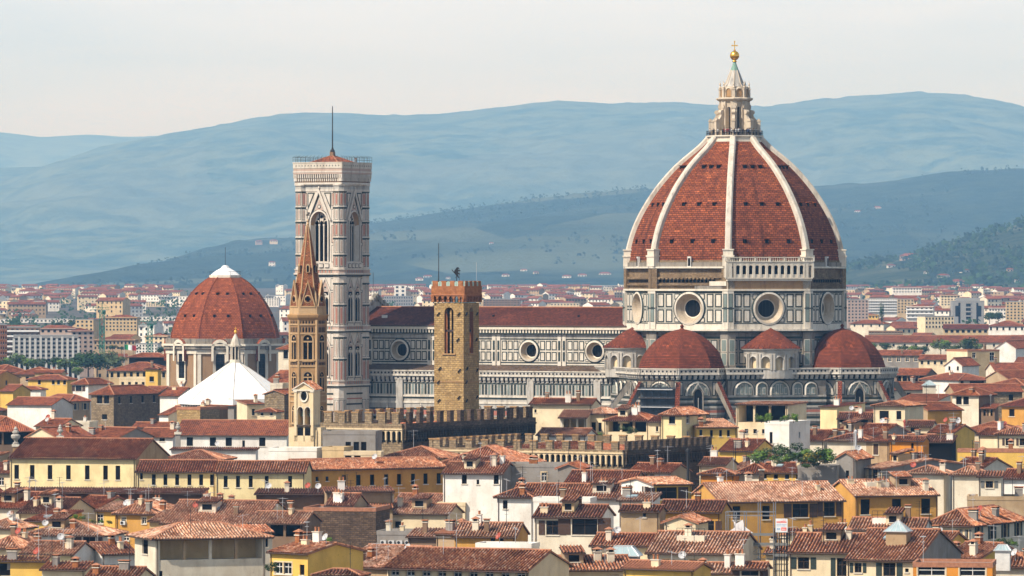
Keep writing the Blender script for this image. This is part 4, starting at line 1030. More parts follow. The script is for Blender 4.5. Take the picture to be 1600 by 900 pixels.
# ---------------------------------------------------------------- octagonal church with a pale pyramid roof
def build_baptistery():
    Yb = 1404.0
    o = empty("baptistery", (WX(368, Yb), Yb, 0), rad(-28.2 + 6), "octagonal church with a bright white pyramid roof and a small gold-topped lantern", "church")
    w = MB(); w.loft([octv(14.2, 0), octv(14.2, 24.6)], 'marblegrey'); w.loft([octv(14.4, 24.6), octv(14.4, 25.2)], 'marble')
    for k in range(8):
        fr = face_fr(k * 45, 14.2 * C225)
        for i in range(-2, 3): panel(w, fr, i * 2.1 - .8, i * 2.1 + .8, 17, 23.5, .25, .06)
    w.build("wall", o)
    r = MB(); P = octv(14.9, 24.9)
    for k in range(8):
        p, q = P[k], P[(k + 1) % 8]; r.poly([p, q, (q[0] * .07, q[1] * .07, 34.4), (p[0] * .07, p[1] * .07, 34.4)], 'whitelead'); r.poly([p, q, (q[0], q[1], 23.4), (p[0], p[1], 23.4)], 'whitelead'); r.tube(p, (p[0] * .07, p[1] * .07, 34.45), .12, 'marblegrey', 4)
        for t in (.33, .66):
            m0 = [p[i] + (q[i] - p[i]) * t for i in range(3)]; r.tube(m0, (m0[0] * .07, m0[1] * .07, 34.42), .06, 'trim', 4)
    r.build("roof", o)
    l = MB(); l.loft([octv(1.5, 34.0), octv(1.5, 34.9)], 'trim'); l.loft([octv(.8, 34.9), octv(.8, 38.2)], 'void')
    for k in range(8):
        a = math.pi / 8 + k * math.pi / 4; l.tube((1.15 * math.cos(a), 1.15 * math.sin(a), 34.9), (1.15 * math.cos(a), 1.15 * math.sin(a), 38.2), .19, 'marblebright', 6)
    l.loft([octv(1.5, 38.2), octv(1.6, 38.6), octv(1.35, 38.7), octv(.9, 40.2), octv(.2, 41.6)], 'marblebright'); l.build("lantern", o)
    g = MB(); g.lathe([(.12, 41.5), (.2, 41.7)] + [(max(.02, .45 * math.sin(math.pi * i / 8)), 42.1 - .45 * math.cos(math.pi * i / 8)) for i in range(1, 9)], 10, 'gold'); g.box(-.06, .06, -.06, .06, 42.4, 43.4, 'gold'); g.box(-.28, .28, -.06, .06, 42.9, 43.05, 'gold'); g.build("ball", o)
build_baptistery()

# ---------------------------------------------------------------- big chapel dome on the left
def build_chapel():
    Yc = 1647.0
    o = empty("domed_chapel", (WX(352, Yc), Yc, 0), rad(-2), "wide ochre chapel under a plain red tiled dome with a white cap", "chapel")
    K = 8; off = -math.pi / 2 - math.pi / 8
    def oc(Rr, z): return [(Rr * math.cos(off + k * math.pi / 4), Rr * math.sin(off + k * math.pi / 4), z) for k in range(8)]
    pr = [(37.6, 17.3), (39.5, 17.0), (41.5, 16.4), (43.9, 15.55), (46.3, 14.4), (48.7, 12.95), (50.9, 11.35), (52.7, 9.7), (54.2, 8.1), (55.5, 6.35), (56.4, 4.8)]
    d = MB(); al = 0
    for (z0, r0), (z1, r1) in zip(pr, pr[1:]):
        dl = math.hypot(z1 - z0, r1 - r0); a, b = oc(r0, z0), oc(r1, z1)
        for k in range(8): k2 = (k + 1) % 8; w0, w1 = r0 * S225, r1 * S225; d.poly([a[k], a[k2], b[k2], b[k]], 'chapeltile', [(-w0 + 40 * k, al), (w0 + 40 * k, al), (w1 + 40 * k, al + dl), (-w1 + 40 * k, al + dl)])
        al += dl
    for k in range(8):
        A_ = [oc(r_, z_)[k] for z_, r_ in pr]
        for p, q in zip(A_, A_[1:]): d.tube(p, q, .2, 'chapeltile', 5)
        for zt, us in ((44.6, (-2.1, 2.1)), (51.3, (-1.5, 1.5))):
            rr = float(np.interp(zt, [p[0] for p in pr], [p[1] for p in pr])) * C225; fr = frame(rr * math.cos(off + (k + .5) * math.pi / 4), rr * math.sin(off + (k + .5) * math.pi / 4), off + (k + .5) * math.pi / 4 + math.pi / 2)
            for u in us: d.prism(disc(u, zt, .42, 10), fr, -1.2, .25, 'void'); d.box(u - .5, u + .5, -1, .4, zt + .4, zt + .6, 'chapeltile', fr)
    d.build("dome", o)
    w = MB(); Rw = 18.4
    w.loft([oc(Rw, 0), oc(Rw, 34.6)], 'ochrestone')
    for k in range(8):
        t = off + (k + .5) * math.pi / 4; fr = frame(Rw * C225 * math.cos(t), Rw * C225 * math.sin(t), t + math.pi / 2); hw = Rw * S225
        w.box(-hw - .3, hw + .3, -1, .5, 33.2, 34.4, 'trim', fr); w.box(-hw - .5, hw + .5, -1, 1.1, 34.6, 35.6, 'marbledirtyshade', fr); w.box(-hw - .7, hw + .7, -1, 1.5, 35.6, 36.2, 'trim', fr); w.box(-hw - .2, hw + .2, -1.5, .6, 36.2, 37.8, 'marbledirtyshade', fr)
        for s_ in (-1, 1): w.box(s_ * (hw - .7) - .55, s_ * (hw - .7) + .55, -.1, .35, 21, 33.4, 'trim', fr)
        w.box(-hw, hw, -.5, .3, 20.4, 21.4, 'trim', fr)
        w.poly([fr(-hw - 2, 3.6, 17), fr(hw + 2, 3.6, 17), fr(hw, 0, 19.4), fr(-hw, 0, 19.4)], 'red_far')
        # raised arch of the cornice over the window
        ring(w, fr, arch(0, 31, 5.2, 6.6), arch(0, 31, 3.8, 5.6), 1.5, 1.5, 'trim'); ring(w, fr, arch(0, 31, 5.5, 6.9), arch(0, 31, 5.2, 6.6), .6, 1.5, 'chapeltile')
        x = MB(); x.prism(arch(0, 25.8, 2.7, 8.0), fr, .05, .12, 'glass'); ring(x, fr, arch(0, 25.2, 4.4, 9.6), arch(0, 25.8, 2.7, 8.0), .55, .25, 'trim')
        x.prism([(-2.3, 25.2), (-1.0, 23.6), (1.0, 23.6), (2.3, 25.2)], fr, .1, .5, 'trim'); x.box(-.05, .05, .12, .16, 25.8, 33.6, 'iron', fr)
        for i in range(4): x.box(-1.3, 1.3, .12, .16, 27.2 + i * 1.5, 27.3 + i * 1.5, 'iron', fr)
        WND.append((('chapel', k), x))
    wall = w.build("drum", o)
    for kk, x in WND:
        if isinstance(kk, tuple): x.build("window", wall)
    c = MB(); c.loft([oc(5.1, 56.2), oc(5.1, 57.0)], 'trim'); c.loft([oc(4.7, 57.0), oc(3.2, 58.2), oc(1.3, 59.2), oc(1.0, 59.8), oc(.3, 60.0)], 'canvas'); c.tube((0, 0, 59.8), (0, 0, 65.5), .09, 'iron', 4); c.build("lantern", o)
    r = MB(); P = oc(5.0, 57.0)
    for k in range(8): p, q = Vector(P[k]), Vector(P[(k + 1) % 8]); r.tube(p + Vector((0, 0, 1.1)), q + Vector((0, 0, 1.1)), .05, 'iron', 4); r.tube(p, p + Vector((0, 0, 1.15)), .05, 'iron', 4)
    r.build("railing", o)
build_chapel()

# ---------------------------------------------------------------- slender six-sided bell tower with a spire
def build_spire():
    Ys = 1060.0; k_ = Ys / F
    o = empty("spire_tower", (WX(481, Ys), Ys, 0), rad(2), "slender six-sided golden stone bell tower with a sharp brick spire", "bell tower")
    def hx(Rr, z): return [(Rr * math.cos(-math.pi / 2 + math.pi / 6 + j * math.pi / 3), Rr * math.sin(-math.pi / 2 + math.pi / 6 + j * math.pi / 3), z) for j in range(6)]
    z = lambda y: WZ(y, Ys)
    Rb = 3.55; ap = Rb * math.cos(math.pi / 6); hw = Rb / 2
    b = MB(); b.loft([hx(Rb, 0), hx(Rb, z(497))], 'tanstone')
    b.loft([hx(Rb + .05, z(500)), hx(Rb + .45, z(496)), hx(Rb + .55, z(493)), hx(Rb + .55, z(491.5)), hx(Rb + .2, z(491))], 'tanstone')
    wl = []
    for j in range(6):
        t = -math.pi / 2 + j * math.pi / 3; fr = frame(ap * math.cos(t), ap * math.sin(t), t + math.pi / 2)
        for yy, e in ((508, .18), (522, .14), (563.5, .22), (573, .14), (619, .2), (628, .14)): b.box(-hw - .05, hw + .05, -.2, e, z(yy), z(yy) + .3, 'spiretrim', fr)
        for (ya, yb) in ((500, 508), (510, 521), (565, 572)):
            for i in range(6): u = -hw + (i + .5) * hw / 3; b.box(u - .15, u + .15, -.02, .035, z(yb) + .3, z(ya) - .2, 'void', fr); b.prism(arch(u, z(yb) + .1, .42, z(ya) - z(yb) - .1), fr, .01, .03, 'brown')
        for s_ in (-1, 1): b.box(s_ * hw - .22, s_ * hw + .22, -.25, .12, 8, z(500), 'spiretrim', fr)
        for (y0, y1, w_) in ((523, 562, 1.75), (581, 611, 1.6), (634, 660, 1.4)):
            x = MB(); h = z(y0) - z(y1); x.prism(arch(0, z(y1), w_, h), fr, .0, .04, 'void'); ring(x, fr, arch(0, z(y1) - .1, w_ + .55, h + .35), arch(0, z(y1), w_, h), .16, .1, 'spiretrim')
            x.box(-.1, .1, .03, .22, z(y1), z(y1) + h * .72, 'spiretrim', fr); x.box(-w_ / 2, w_ / 2, .03, .14, z(y1) + h * .70, z(y1) + h * .76, 'spiretrim', fr); x.prism(disc(0, z(y1) + h * .86, .2, 8), fr, .04, .12, 'spiretrim'); x.box(-w_ / 2 - .3, w_ / 2 + .3, 0, .3, z(y1) - .35, z(y1) - .08, 'spiretrim', fr); wl.append(x)
    body = b.build("tower_body", o)
    for x in wl: x.build("window", body)
    s = MB(); s.loft([hx(Rb + .1, z(491)), hx(Rb + .02, z(478))], 'spiretrim'); P0, P1 = hx(3.1, z(478)), hx(.16, z(350))
    for j in range(6):
        j2 = (j + 1) % 6; s.poly([P0[j], P0[j2], P1[j2], P1[j]], 'spiretile', [(-1.5, 0), (1.5, 0), (.08, 16), (-.08, 16)]); s.tube(P0[j], P1[j], .15, 'spiretrim', 5, .09)
        t = -math.pi / 2 + j * math.pi / 3; fr = frame(ap * math.cos(t), ap * math.sin(t), t + math.pi / 2)
        # gablets with a quatrefoil
        zb, zt = z(478), z(442); g = [(-1.25, zb), (1.25, zb), (0, zt)]
        s.prism(g, fr, -1.6, .05, 'spiretile'); 
        for sg in (-1, 1): s.prism([(sg * 1.25, zb), (sg * 1.5, zb), (0, zt + .6), (0, zt)], fr, -.2, .18, 'spiretrim')
        s.box(-1.5, 1.5, -.3, .15, zb - .25, zb, 'spiretrim', fr)
        for dx_, dz in ((0, 0), (.26, 0), (-.26, 0), (0, .26), (0, -.26)): s.prism(disc(dx_, zb + 1.35 + dz, .27, 8), fr, .05, .08, 'void')
        ring(s, fr, disc(0, zb + 1.35, .82, 14), disc(0, zb + 1.35, .62, 14), .06, .12, 'spiretrim')
        s.lathe([(.3, zb - .3), (.32, zb + 1.1), (.02, zb + 3.0)], 6, 'spiretrim', P0[j][:2])
        # slits higher up
        rr = 2.0; zz_ = z(425); fs = frame(1.62 * math.cos(t), 1.62 * math.sin(t), t + math.pi / 2); s.prism(arch(0, zz_, .45, 1.3, .5), fs, -.3, .35, 'void'); ring(s, fs, arch(0, zz_ - .1, .8, 1.7, .5), arch(0, zz_, .45, 1.3, .5), .38, .38, 'spiretrim')
    s.lathe([(.2, z(351)), (.3, z(350)), (.12, z(347)), (.24, z(345)), (.02, z(342))], 8, 'spiretrim'); s.build("spire", o)
    v = MB(); v.tube((0, 0, z(343)), (0, 0, z(331)), .05, 'iron', 4); v.box(-.35, .35, -.03, .03, z(337), z(335), 'iron'); v.prism([(.05, z(335)), (.45, z(334)), (.3, z(331)), (.05, z(332))], frame(0, 0, 0), -.03, .03, 'iron'); v.build("weather_vane", o)
build_spire()

# ---------------------------------------------------------------- square stone tower with a red brick crown
def build_stone_tower():
    Yt = 1057.0; A = rad(-27); z = lambda y: WZ(y, Yt); h = 3.25
    o = empty("stone_tower", (WX(713.5, Yt), Yt, 0), A, "square golden rubble-stone tower with tall slot openings and a red brick battlement crown", "tower")
    b = MB(); top = z(473); zs0, zs1 = z(552), z(480)
    for i, a in enumerate((0, math.pi / 2, math.pi, -math.pi / 2)):
        fr = frame(h * math.sin(a), -h * math.cos(a), a); w_ = 2.0 if i in (0, 2) else 1.7
        for u0, u1 in ((-h, -w_ / 2), (w_ / 2, h)): b.poly([fr(u0, 0, 0), fr(u1, 0, 0), fr(u1, 0, top), fr(u0, 0, top)], 'goldstone'); 
        b.poly([fr(-w_ / 2, 0, 0), fr(w_ / 2, 0, 0), fr(w_ / 2, 0, zs0), fr(-w_ / 2, 0, zs0)], 'goldstone')
        up = arch(0, zs0, w_, zs1 - zs0)[2:]
        for p, q in zip(up, up[1:]): b.poly([fr(p[0], 0, p[1]), fr(q[0], 0, q[1]), fr(q[0], 0, top), fr(p[0], 0, top)], 'goldstone'); b.poly([fr(p[0], 0, p[1]), fr(q[0], 0, q[1]), fr(q[0], -.8, q[1]), fr(p[0], -.8, p[1])], 'goldstone')
        for s_ in (-1, 1): b.poly([fr(s_ * w_ / 2, 0, zs0), fr(s_ * w_ / 2, -.8, zs0), fr(s_ * w_ / 2, -.8, zs1 - w_ / 2), fr(s_ * w_ / 2, 0, zs1 - w_ / 2)], 'brick')
        if i < 2:
            b.box(-w_ / 2 - .5, w_ / 2 + .5, -.1, .22, zs0 - .25, zs0, 'tanstone', fr)
            b.box(-w_ / 2, w_ / 2, -.9, -.5, (zs0 + zs1) / 2 - .3, (zs0 + zs1) / 2 + .15, 'wood', fr)
            b.box(-.1, .25, -.9, -.6, zs0, zs1 - .4, 'goldstone', fr)
        b.box(-h - .04, h + .04, -.1, .1, z(597), z(595.5), 'tanstone', fr)
        for u, yy in ((-2.3, 490), (2.2, 490), (-2.0, 575), (2.3, 578), (-2.2, 625), (2.2, 620), (-2.3, 596), (2.0, 530)): b.prism([(u - .35, z(yy + 3)), (u - .2, z(yy + 3)), (u + .35, z(yy - 2)), (u + .2, z(yy - 2))], fr, 0, .3, 'iron')
    b.box(-h + .8, h - .8, -h + .8, h - .8, 0, zs0, 'void'); b.box(-h + .5, h - .5, -h + .5, h - .5, zs1 + .3, top, 'void')
    b.box(-.15, .15, -h + 1, h - 1, zs0, zs1, 'void')
    b.build("tower_body", o)
    c = MB(); e = .38
    for a in (0, math.pi / 2, math.pi, -math.pi / 2):
        fr = frame(h * math.sin(a), -h * math.cos(a), a); n = 6
        for i in range(n + 1): u = -h - .35 + i * (2 * h + .7) / n; c.box(u - .2, u + .2, -.2, e * .6, z(472), z(465), 'crownbrick', fr); c.box(u - .2, u + .2, -.2, e, z(467), z(461), 'crownbrick', fr)
        for i in range(n):
            u = -h - .35 + (i + .5) * (2 * h + .7) / n; w_ = (2 * h + .7) / n; up = arch(u, z(471), w_ - .4, z(463) - z(471))[2:]
            for p, q in zip(up, up[1:]): c.poly([fr(p[0], e * .95, p[1]), fr(q[0], e * .95, q[1]), fr(q[0], e * .95, z(461)), fr(p[0], e * .95, z(461))], 'crownbrick')
        c.box(-h - e, h + e, -.5, e + .15, z(461.5), z(460), 'terracotta', fr); c.box(-h - e, h + e, .1, e + .05, z(460), z(447), 'crownbrick', fr)
        H2 = h + e
        for i in range(4): u = -H2 + (i + .5) * 2 * H2 / 4 ; c.box(u - H2 * .14, u + H2 * .14, .1, e + .05, z(447), z(438.8), 'crownbrick', fr)
        for i in range(5): u = -H2 + i * 2 * H2 / 4; c.box(max(-H2, u - .16), min(H2, u + .16), .3, .36, z(447), z(439.5), 'verdigris', fr)
        for i in range(3): u = -H2 + (i + 1) * 2 * H2 / 4; c.box(u - H2 * .11, u + H2 * .11, .3, .36, z(447), z(440.5), 'verdigris', fr)
    c.box(-h, h, -h, h, z(462), z(459), 'concretegrey'); c.build("crown", o)
    p = MB(); p.tube((-2.6, -2.6, z(460)), (-2.6, -2.6, z(380)), .10, 'iron', 5, .06); p.build("flagpole", o)
    p = MB(); p.tube((1.4, -1.5, z(460)), (1.4, -1.5, z(419)), .035, 'iron', 4); p.tube((3.0, 2.6, z(460)), (3.0, 2.6, z(410)), .03, 'whitepipe', 4); p.build("lightning_rod", o)
    v = MB(); v.tube((0, 0, z(459)), (0, 0, z(434)), .07, 'iron', 5); fr = frame(0, 0, -A)   # rearing lion on the pole
    out = [(-.25, 434), (-.05, 431), (-.3, 428.5), (-.55, 426), (-.45, 423), (-.2, 420), (.0, 417.6), (.35, 417.5), (.5, 419.5), (.3, 421.3), (.75, 422.3), (.8, 423.4), (.35, 423.8), (.35, 426), (.7, 428), (.6, 429), (.25, 428.6), (.35, 431.5), (.55, 434), (.2, 434), (.1, 431.5), (.0, 434)]
    v.prism([(u, z(y)) for u, y in out], fr, -.18, .18, 'iron'); v.tube(fr(-.5, 0, z(426)), fr(-.95, 0, z(421)), .07, 'iron', 4); v.build("lion_vane", o)
build_stone_tower()

# ---------------------------------------------------------------- battlemented palace
def arcade_strip(mb, fr, u0, u1, z0, h, n, k='trim', deep=.0, w=.72):
    mb.box(u0, u1, -.05, .05, z0, z0 + h, 'void', fr); st = (u1 - u0) / n
    for i in range(n + 1): u = u0 + i * st; mb.box(max(u0, u - st * (1 - w) / 2), min(u1, u + st * (1 - w) / 2), 0, .55 + deep, z0 + h * .15, z0 + h, k, fr); mb.box(max(u0, u - st * .1), min(u1, u + st * .1), 0, .3, z0, z0 + h * .2, k, fr)
    for i in range(n):
        up = arch(u0 + (i + .5) * st, z0, st * w, h * .9)[2:]
        for p, q in zip(up, up[1:]): mb.poly([fr(p[0], .5 + deep, p[1]), fr(q[0], .5 + deep, q[1]), fr(q[0], .5 + deep, z0 + h), fr(p[0], .5 + deep, z0 + h)], k)
    mb.box(u0 - .1, u1 + .1, -.1, .7 + deep, z0 + h, z0 + h + .3, k, fr)
def battlement_block(name, label, cpx, Yc, ang, ws, we, z_crenel, z_merl, pitch_s, pitch_e, mw, ks, ke, arc, roofk='red'):
    """rectangular block seen on its corner; ws = length of the left (south) face, we = of the right (east) face"""
    o = empty(name, (WX(cpx, Yc), Yc, 0), ang, label, "palace")
    w = MB(); fs = frame(-ws / 2, 0, 0); fe = frame(0, we / 2, math.pi / 2); fw = frame(-ws, we / 2, -math.pi / 2); fn = frame(-ws / 2, we, math.pi)
    for fr, hw, k in ((fs, ws / 2, ks), (fe, we / 2, ke), (fw, we / 2, ks), (fn, ws / 2, ks)):
        zb = z_crenel
        if arc:
            w.box(-hw, hw, -.6, 0, 0, arc - .01, k, fr); w.box(-hw, hw, -.6, .55, arc + 2.3, zb, k, fr)
            arcade_strip(w, fr, -hw, hw, arc, 2.3, int(hw * 2 / 1.15), 'creamstone' if k == ks else 'shadestone')
        else: w.box(-hw, hw, -.6, 0, 0, zb, k, fr)
    wall = w.build("wall", o)
    for fr, hw, k, p in ((fs, ws / 2, ks, pitch_s), (fe, we / 2, ke, pitch_e), (fn, ws / 2, ks, pitch_s), (fw, we / 2, ks, pitch_e)):
        n = max(2, int(2 * hw / p)); nn = .55 if arc else 0.0
        for i in range(n):
            u = -hw + (i + .5) * 2 * hw / n; m = MB(); m.box(u - mw / 2, u + mw / 2, nn - .75, nn, z_crenel, z_merl, k, fr); m.box(u - mw / 2 - .08, u + mw / 2 + .08, nn - .85, nn + .1, z_merl, z_merl + .22, 'tanstone' if k == ks else 'darkbrick', fr); m.build("merlon", wall)
    r = MB(); zr = z_crenel - 1.4; x0, x1, y0, y1 = -ws + 1.2, -1.2, 1.2, we - 1.2; xm, ym = (x0 + x1) / 2, (y0 + y1) / 2
    g = min(x1 - x0, y1 - y0) / 2
    if we > ws: A_, B_ = (xm, y0 + g, zr + g * .13), (xm, y1 - g, zr + g * .13); F_ = [[(x0, y0, zr), (x1, y0, zr), A_], [(x1, y0, zr), (x1, y1, zr), B_, A_], [(x1, y1, zr), (x0, y1, zr), B_], [(x0, y1, zr), (x0, y0, zr), A_, B_]]
    else: A_, B_ = (x0 + g, ym, zr + g * .13), (x1 - g, ym, zr + g * .13); F_ = [[(x0, y0, zr), (x1, y0, zr), B_, A_], [(x1, y0, zr), (x1, y1, zr), B_], [(x1, y1, zr), (x0, y1, zr), A_, B_], [(x0, y1, zr), (x0, y0, zr), A_]]
    for f in F_: roof_face(r, f, roofk, corr=True)
    r.build("roof", o)
    return o
# ---------------------------------------------------------------- house kit
def roof_face(mb, pts, key, corr=True, off=None, pitch=.46, amp=.19):
    """tiled slope; pts[0]->pts[1] is the eave, the rest run round the top"""
    P = [Vector(p) for p in pts]; U = (P[1] - P[0]).normalized(); N = U.cross(P[-1] - P[0]).normalized()
    if N.z < 0: N = -N
    V = N.cross(U)
    if V.dot(P[-1] - P[0]) < 0: V = -V
    q = [((p - P[0]).dot(U), (p - P[0]).dot(V)) for p in P]
    o = off if off is not None else pitch * R.randrange(0, 800)
    if not corr:
        mb.poly(P, key, [(a + o, b) for a, b in q]); return
    Wd = q[1][0]
    chain = [(q[0][0], 0.0)] + [q[i] for i in range(len(q) - 1, 1, -1)] + [(q[1][0], 0.0)]
    cx = [c[0] + i * 1e-5 for i, c in enumerate(chain)]; cv = [c[1] for c in chain]
    n = max(1, int(round(Wd / pitch))); st = Wd / n
    prof = ((0.0, 0.0), (.30, 0.0), (.40, .6), (.55, 1.0), (.78, .8), (.90, .0))
    us = [(i + f) * st for i in range(n) for f, _ in prof] + [Wd]; hs = [h * amp for i in range(n) for _, h in prof] + [0.0]
    vt = np.interp(us, cx, cv)
    lo = [P[0] + U * u + N * h for u, h in zip(us, hs)]; hi = [P[0] + U * u + V * max(0.0, v) + N * h for u, v, h in zip(us, vt, hs)]
    mi = mb.mi(key); b = len(mb.v); m = len(us); sag = R.uniform(.04, .20) * min(1, Wd / 12); jit = [R.uniform(-.09, .09) for _ in range(n + 1)]; ph = R.uniform(0, 9)
    wob = [-sag * math.sin(math.pi * u / Wd) + .05 * math.sin(u * .9 + ph) for u in us]
    lo = [p + V * (jit[i // len(prof)] if i < m - 1 else 0) + N * (.35 * wob[i]) for i, p in enumerate(lo)]
    md = [P[0] + U * u + V * (max(0.0, v) * .5) + N * (h + w_) for u, v, h, w_ in zip(us, vt, hs, wob)]
    mb.v.extend([tuple(p) for p in lo]); mb.v.extend([tuple(p) for p in md]); mb.v.extend([tuple(p) for p in hi])
    for i in range(m - 1):
        if vt[i] < .02 and vt[i + 1] < .02: continue
        k = pitch / st; ua, ub = us[i] * k + o, us[i + 1] * k + o - 1e-4
        for r_ in (0, 1):
            c = b + r_ * m; mb.f.append((c + i, c + i + 1, c + m + i + 1, c + m + i)); mb.m.append(mi); f0, f1 = r_ * .5, r_ * .5 + .5
            mb.uv.append([(ua, vt[i] * f0), (ub, vt[i + 1] * f0), (ub, vt[i + 1] * f1), (ua, vt[i] * f1)])

def facade(mb, fr, u0, u1, z0, z1, holes, k):
    """wall with rectangular openings; hole = (ua, ub, va, vb, depth, back material or None)"""
    holes = [h for h in holes if h[0] > u0 + .05 and h[1] < u1 - .05 and h[3] < z1 - .02 and h[2] > z0 + .05]
    us = sorted({u0, u1, *[h[0] for h in holes], *[h[1] for h in holes]}); vs = sorted({z0, z1, *[h[2] for h in holes], *[h[3] for h in holes]})
    for a, b in zip(us, us[1:]):
        run = None
        for c, d in zip(vs, vs[1:]):
            um, vm = (a + b) / 2, (c + d) / 2
            if any(h[0] < um < h[1] and h[2] < vm < h[3] for h in holes):
                if run: mb.poly([fr(a, 0, run[0]), fr(b, 0, run[0]), fr(b, 0, run[1]), fr(a, 0, run[1])], k); run = None
            else: run = (run[0] if run else c, d)
        if run: mb.poly([fr(a, 0, run[0]), fr(b, 0, run[0]), fr(b, 0, run[1]), fr(a, 0, run[1])], k)
    for ua, ub, va, vb, dp, bk in holes:
        for p, q in (((ua, va), (ub, va)), ((ub, va), (ub, vb)), ((ub, vb), (ua, vb)), ((ua, vb), (ua, va))):
            mb.poly([fr(p[0], 0, p[1]), fr(q[0], 0, q[1]), fr(q[0], -dp, q[1]), fr(p[0], -dp, p[1])], k)
        if bk: mb.poly([fr(ua, -dp, va), fr(ub, -dp, va), fr(ub, -dp, vb), fr(ua, -dp, vb)], bk)
    return holes

_WC = {}
def window_meshes(w, h, st):
    key = (round(w, 1), round(h, 1), st)
    if key in _WC: return _WC[key]
    w, h = key[0], key[1]; f0 = frame(0, 0, 0); m = MB(); sh = None
    m.box(-w / 2, w / 2, -.26, -.22, 0, h, 'glass' if st not in ('d', 'l') else 'void', f0)
    fk = {'f': 'whiteframe', 'o': 'wood', 's': 'wood', 'b': 'wood', 'd': 'wood', 'l': 'wood', 'g': 'wood'}[st]
    if st != 'd':
        for u in (-w / 2 + .05, w / 2 - .05, 0): m.box(u - .05, u + .05, -.24, -.15, 0, h, fk, f0)
        for v in (.05, h - .05, h * .62): m.box(-w / 2, w / 2, -.24, -.16, v - .05, v + .05, fk, f0)
    m.box(-w / 2 - .12, w / 2 + .12, -.1, .13, -.16, 0, 'trim', f0)
    if st in ('f', 'o', 's', 'g'):
        for u in (-w / 2 - .08, w / 2 + .08): m.box(u - .09, u + .09, -.05, .035, 0, h, 'creamstone', f0)
        m.box(-w / 2 - .17, w / 2 + .17, -.05, .05, h, h + .2, 'creamstone', f0)
    if st in ('o', 's', 'b', 'g'):
        s = MB(); k = {'o': 'shutgreen', 's': 'shutbrown', 'b': 'shutbrown', 'g': 'shutgrey'}[st]; hw = w / 2
        s.box(-hw / 2 + .02, hw / 2 - .02, -.02, .035, 0, h, k, f0)
        for i in range(int(h / .16)): s.box(-hw / 2 + .07, hw / 2 - .07, .03, .055, .08 + i * .16, .15 + i * .16, k, f0)
        so = s.build("shutter"); sh = so.data; bpy.data.objects.remove(so)
    o = m.build("window"); me = o.data; bpy.data.objects.remove(o)
    _WC[key] = (me, sh, w, h); return _WC[key]
def put_window(parent, x, y, z, rz, w, h, st):
    me, sh, w_, h_ = window_meshes(w, h, st)
    o = inst("window", me, parent, (x, y, z), rz)
    if sh:
        for s_ in (-1, 1):
            if st == 's': inst("shutter", sh, o, (s_ * w_ / 4, .12, 0))
            else: inst("shutter", sh, o, (s_ * (w_ / 2 + w_ / 4 + .17), -.04, 0))
    return o

def _mesh_of(build):
    m = MB(); build(m); o = m.build("tmp"); me = o.data; bpy.data.objects.remove(o); return me
def _chim(k, cap, w, d, h):
    def b(m):
        m.box(-w / 2, w / 2, -d / 2, d / 2, -1.2, h, k); m.box(-w / 2 - .1, w / 2 + .1, -d / 2 - .1, d / 2 + .1, h, h + .12, 'trim')
        if cap == 'tiles':
            for s_ in (-1, 1): m.box(s_ * w * .38 - .08, s_ * w * .38 + .08, -d / 2, d / 2, h + .12, h + .5, k)
            m.box(-w / 2 + .05, w / 2 - .05, -d / 2 + .1, d / 2 - .1, h + .12, h + .48, 'void')
            m.poly([(-w / 2 - .2, -d / 2 - .2, h + .5), (w / 2 + .2, -d / 2 - .2, h + .5), (0, 0, h + .85)], 'ridge'); m.poly([(w / 2 + .2, d / 2 + .2, h + .5), (-w / 2 - .2, d / 2 + .2, h + .5), (0, 0, h + .85)], 'ridge')
            m.poly([(w / 2 + .2, -d / 2 - .2, h + .5), (w / 2 + .2, d / 2 + .2, h + .5), (0, 0, h + .85)], 'ridge'); m.poly([(-w / 2 - .2, d / 2 + .2, h + .5), (-w / 2 - .2, -d / 2 - .2, h + .5), (0, 0, h + .85)], 'ridge'); m.box(-w / 2 - .2, w / 2 + .2, -d / 2 - .2, d / 2 + .2, h + .46, h + .5, 'ridge')
        elif cap == 'pots':
            for u in (-w * .27, w * .27): m.lathe([(.14, h + .12), (.12, h + .6), (.17, h + .64), (.17, h + .72)], 8, 'terracotta', (u, 0))
        else:
            m.box(-w / 2 - .05, w / 2 + .05, -d / 2, d / 2, h + .12, h + .3, 'void'); m.box(-w / 2 - .18, w / 2 + .18, -d / 2 - .15, d / 2 + .15, h + .3, h + .42, 'terracotta')
    return b
CHIM = [_mesh_of(_chim(*a)) for a in (('offwhite', 'tiles', .95, .75, 1.3), ('brick', 'tiles', .8, .8, 1.0), ('grey', 'flat', 1.3, .7, 1.1), ('cream', 'pots', 1.1, .6, .9), ('brown', 'flat', .7, .7, 1.5), ('white', 'pots', 1.2, .7, 1.5))]
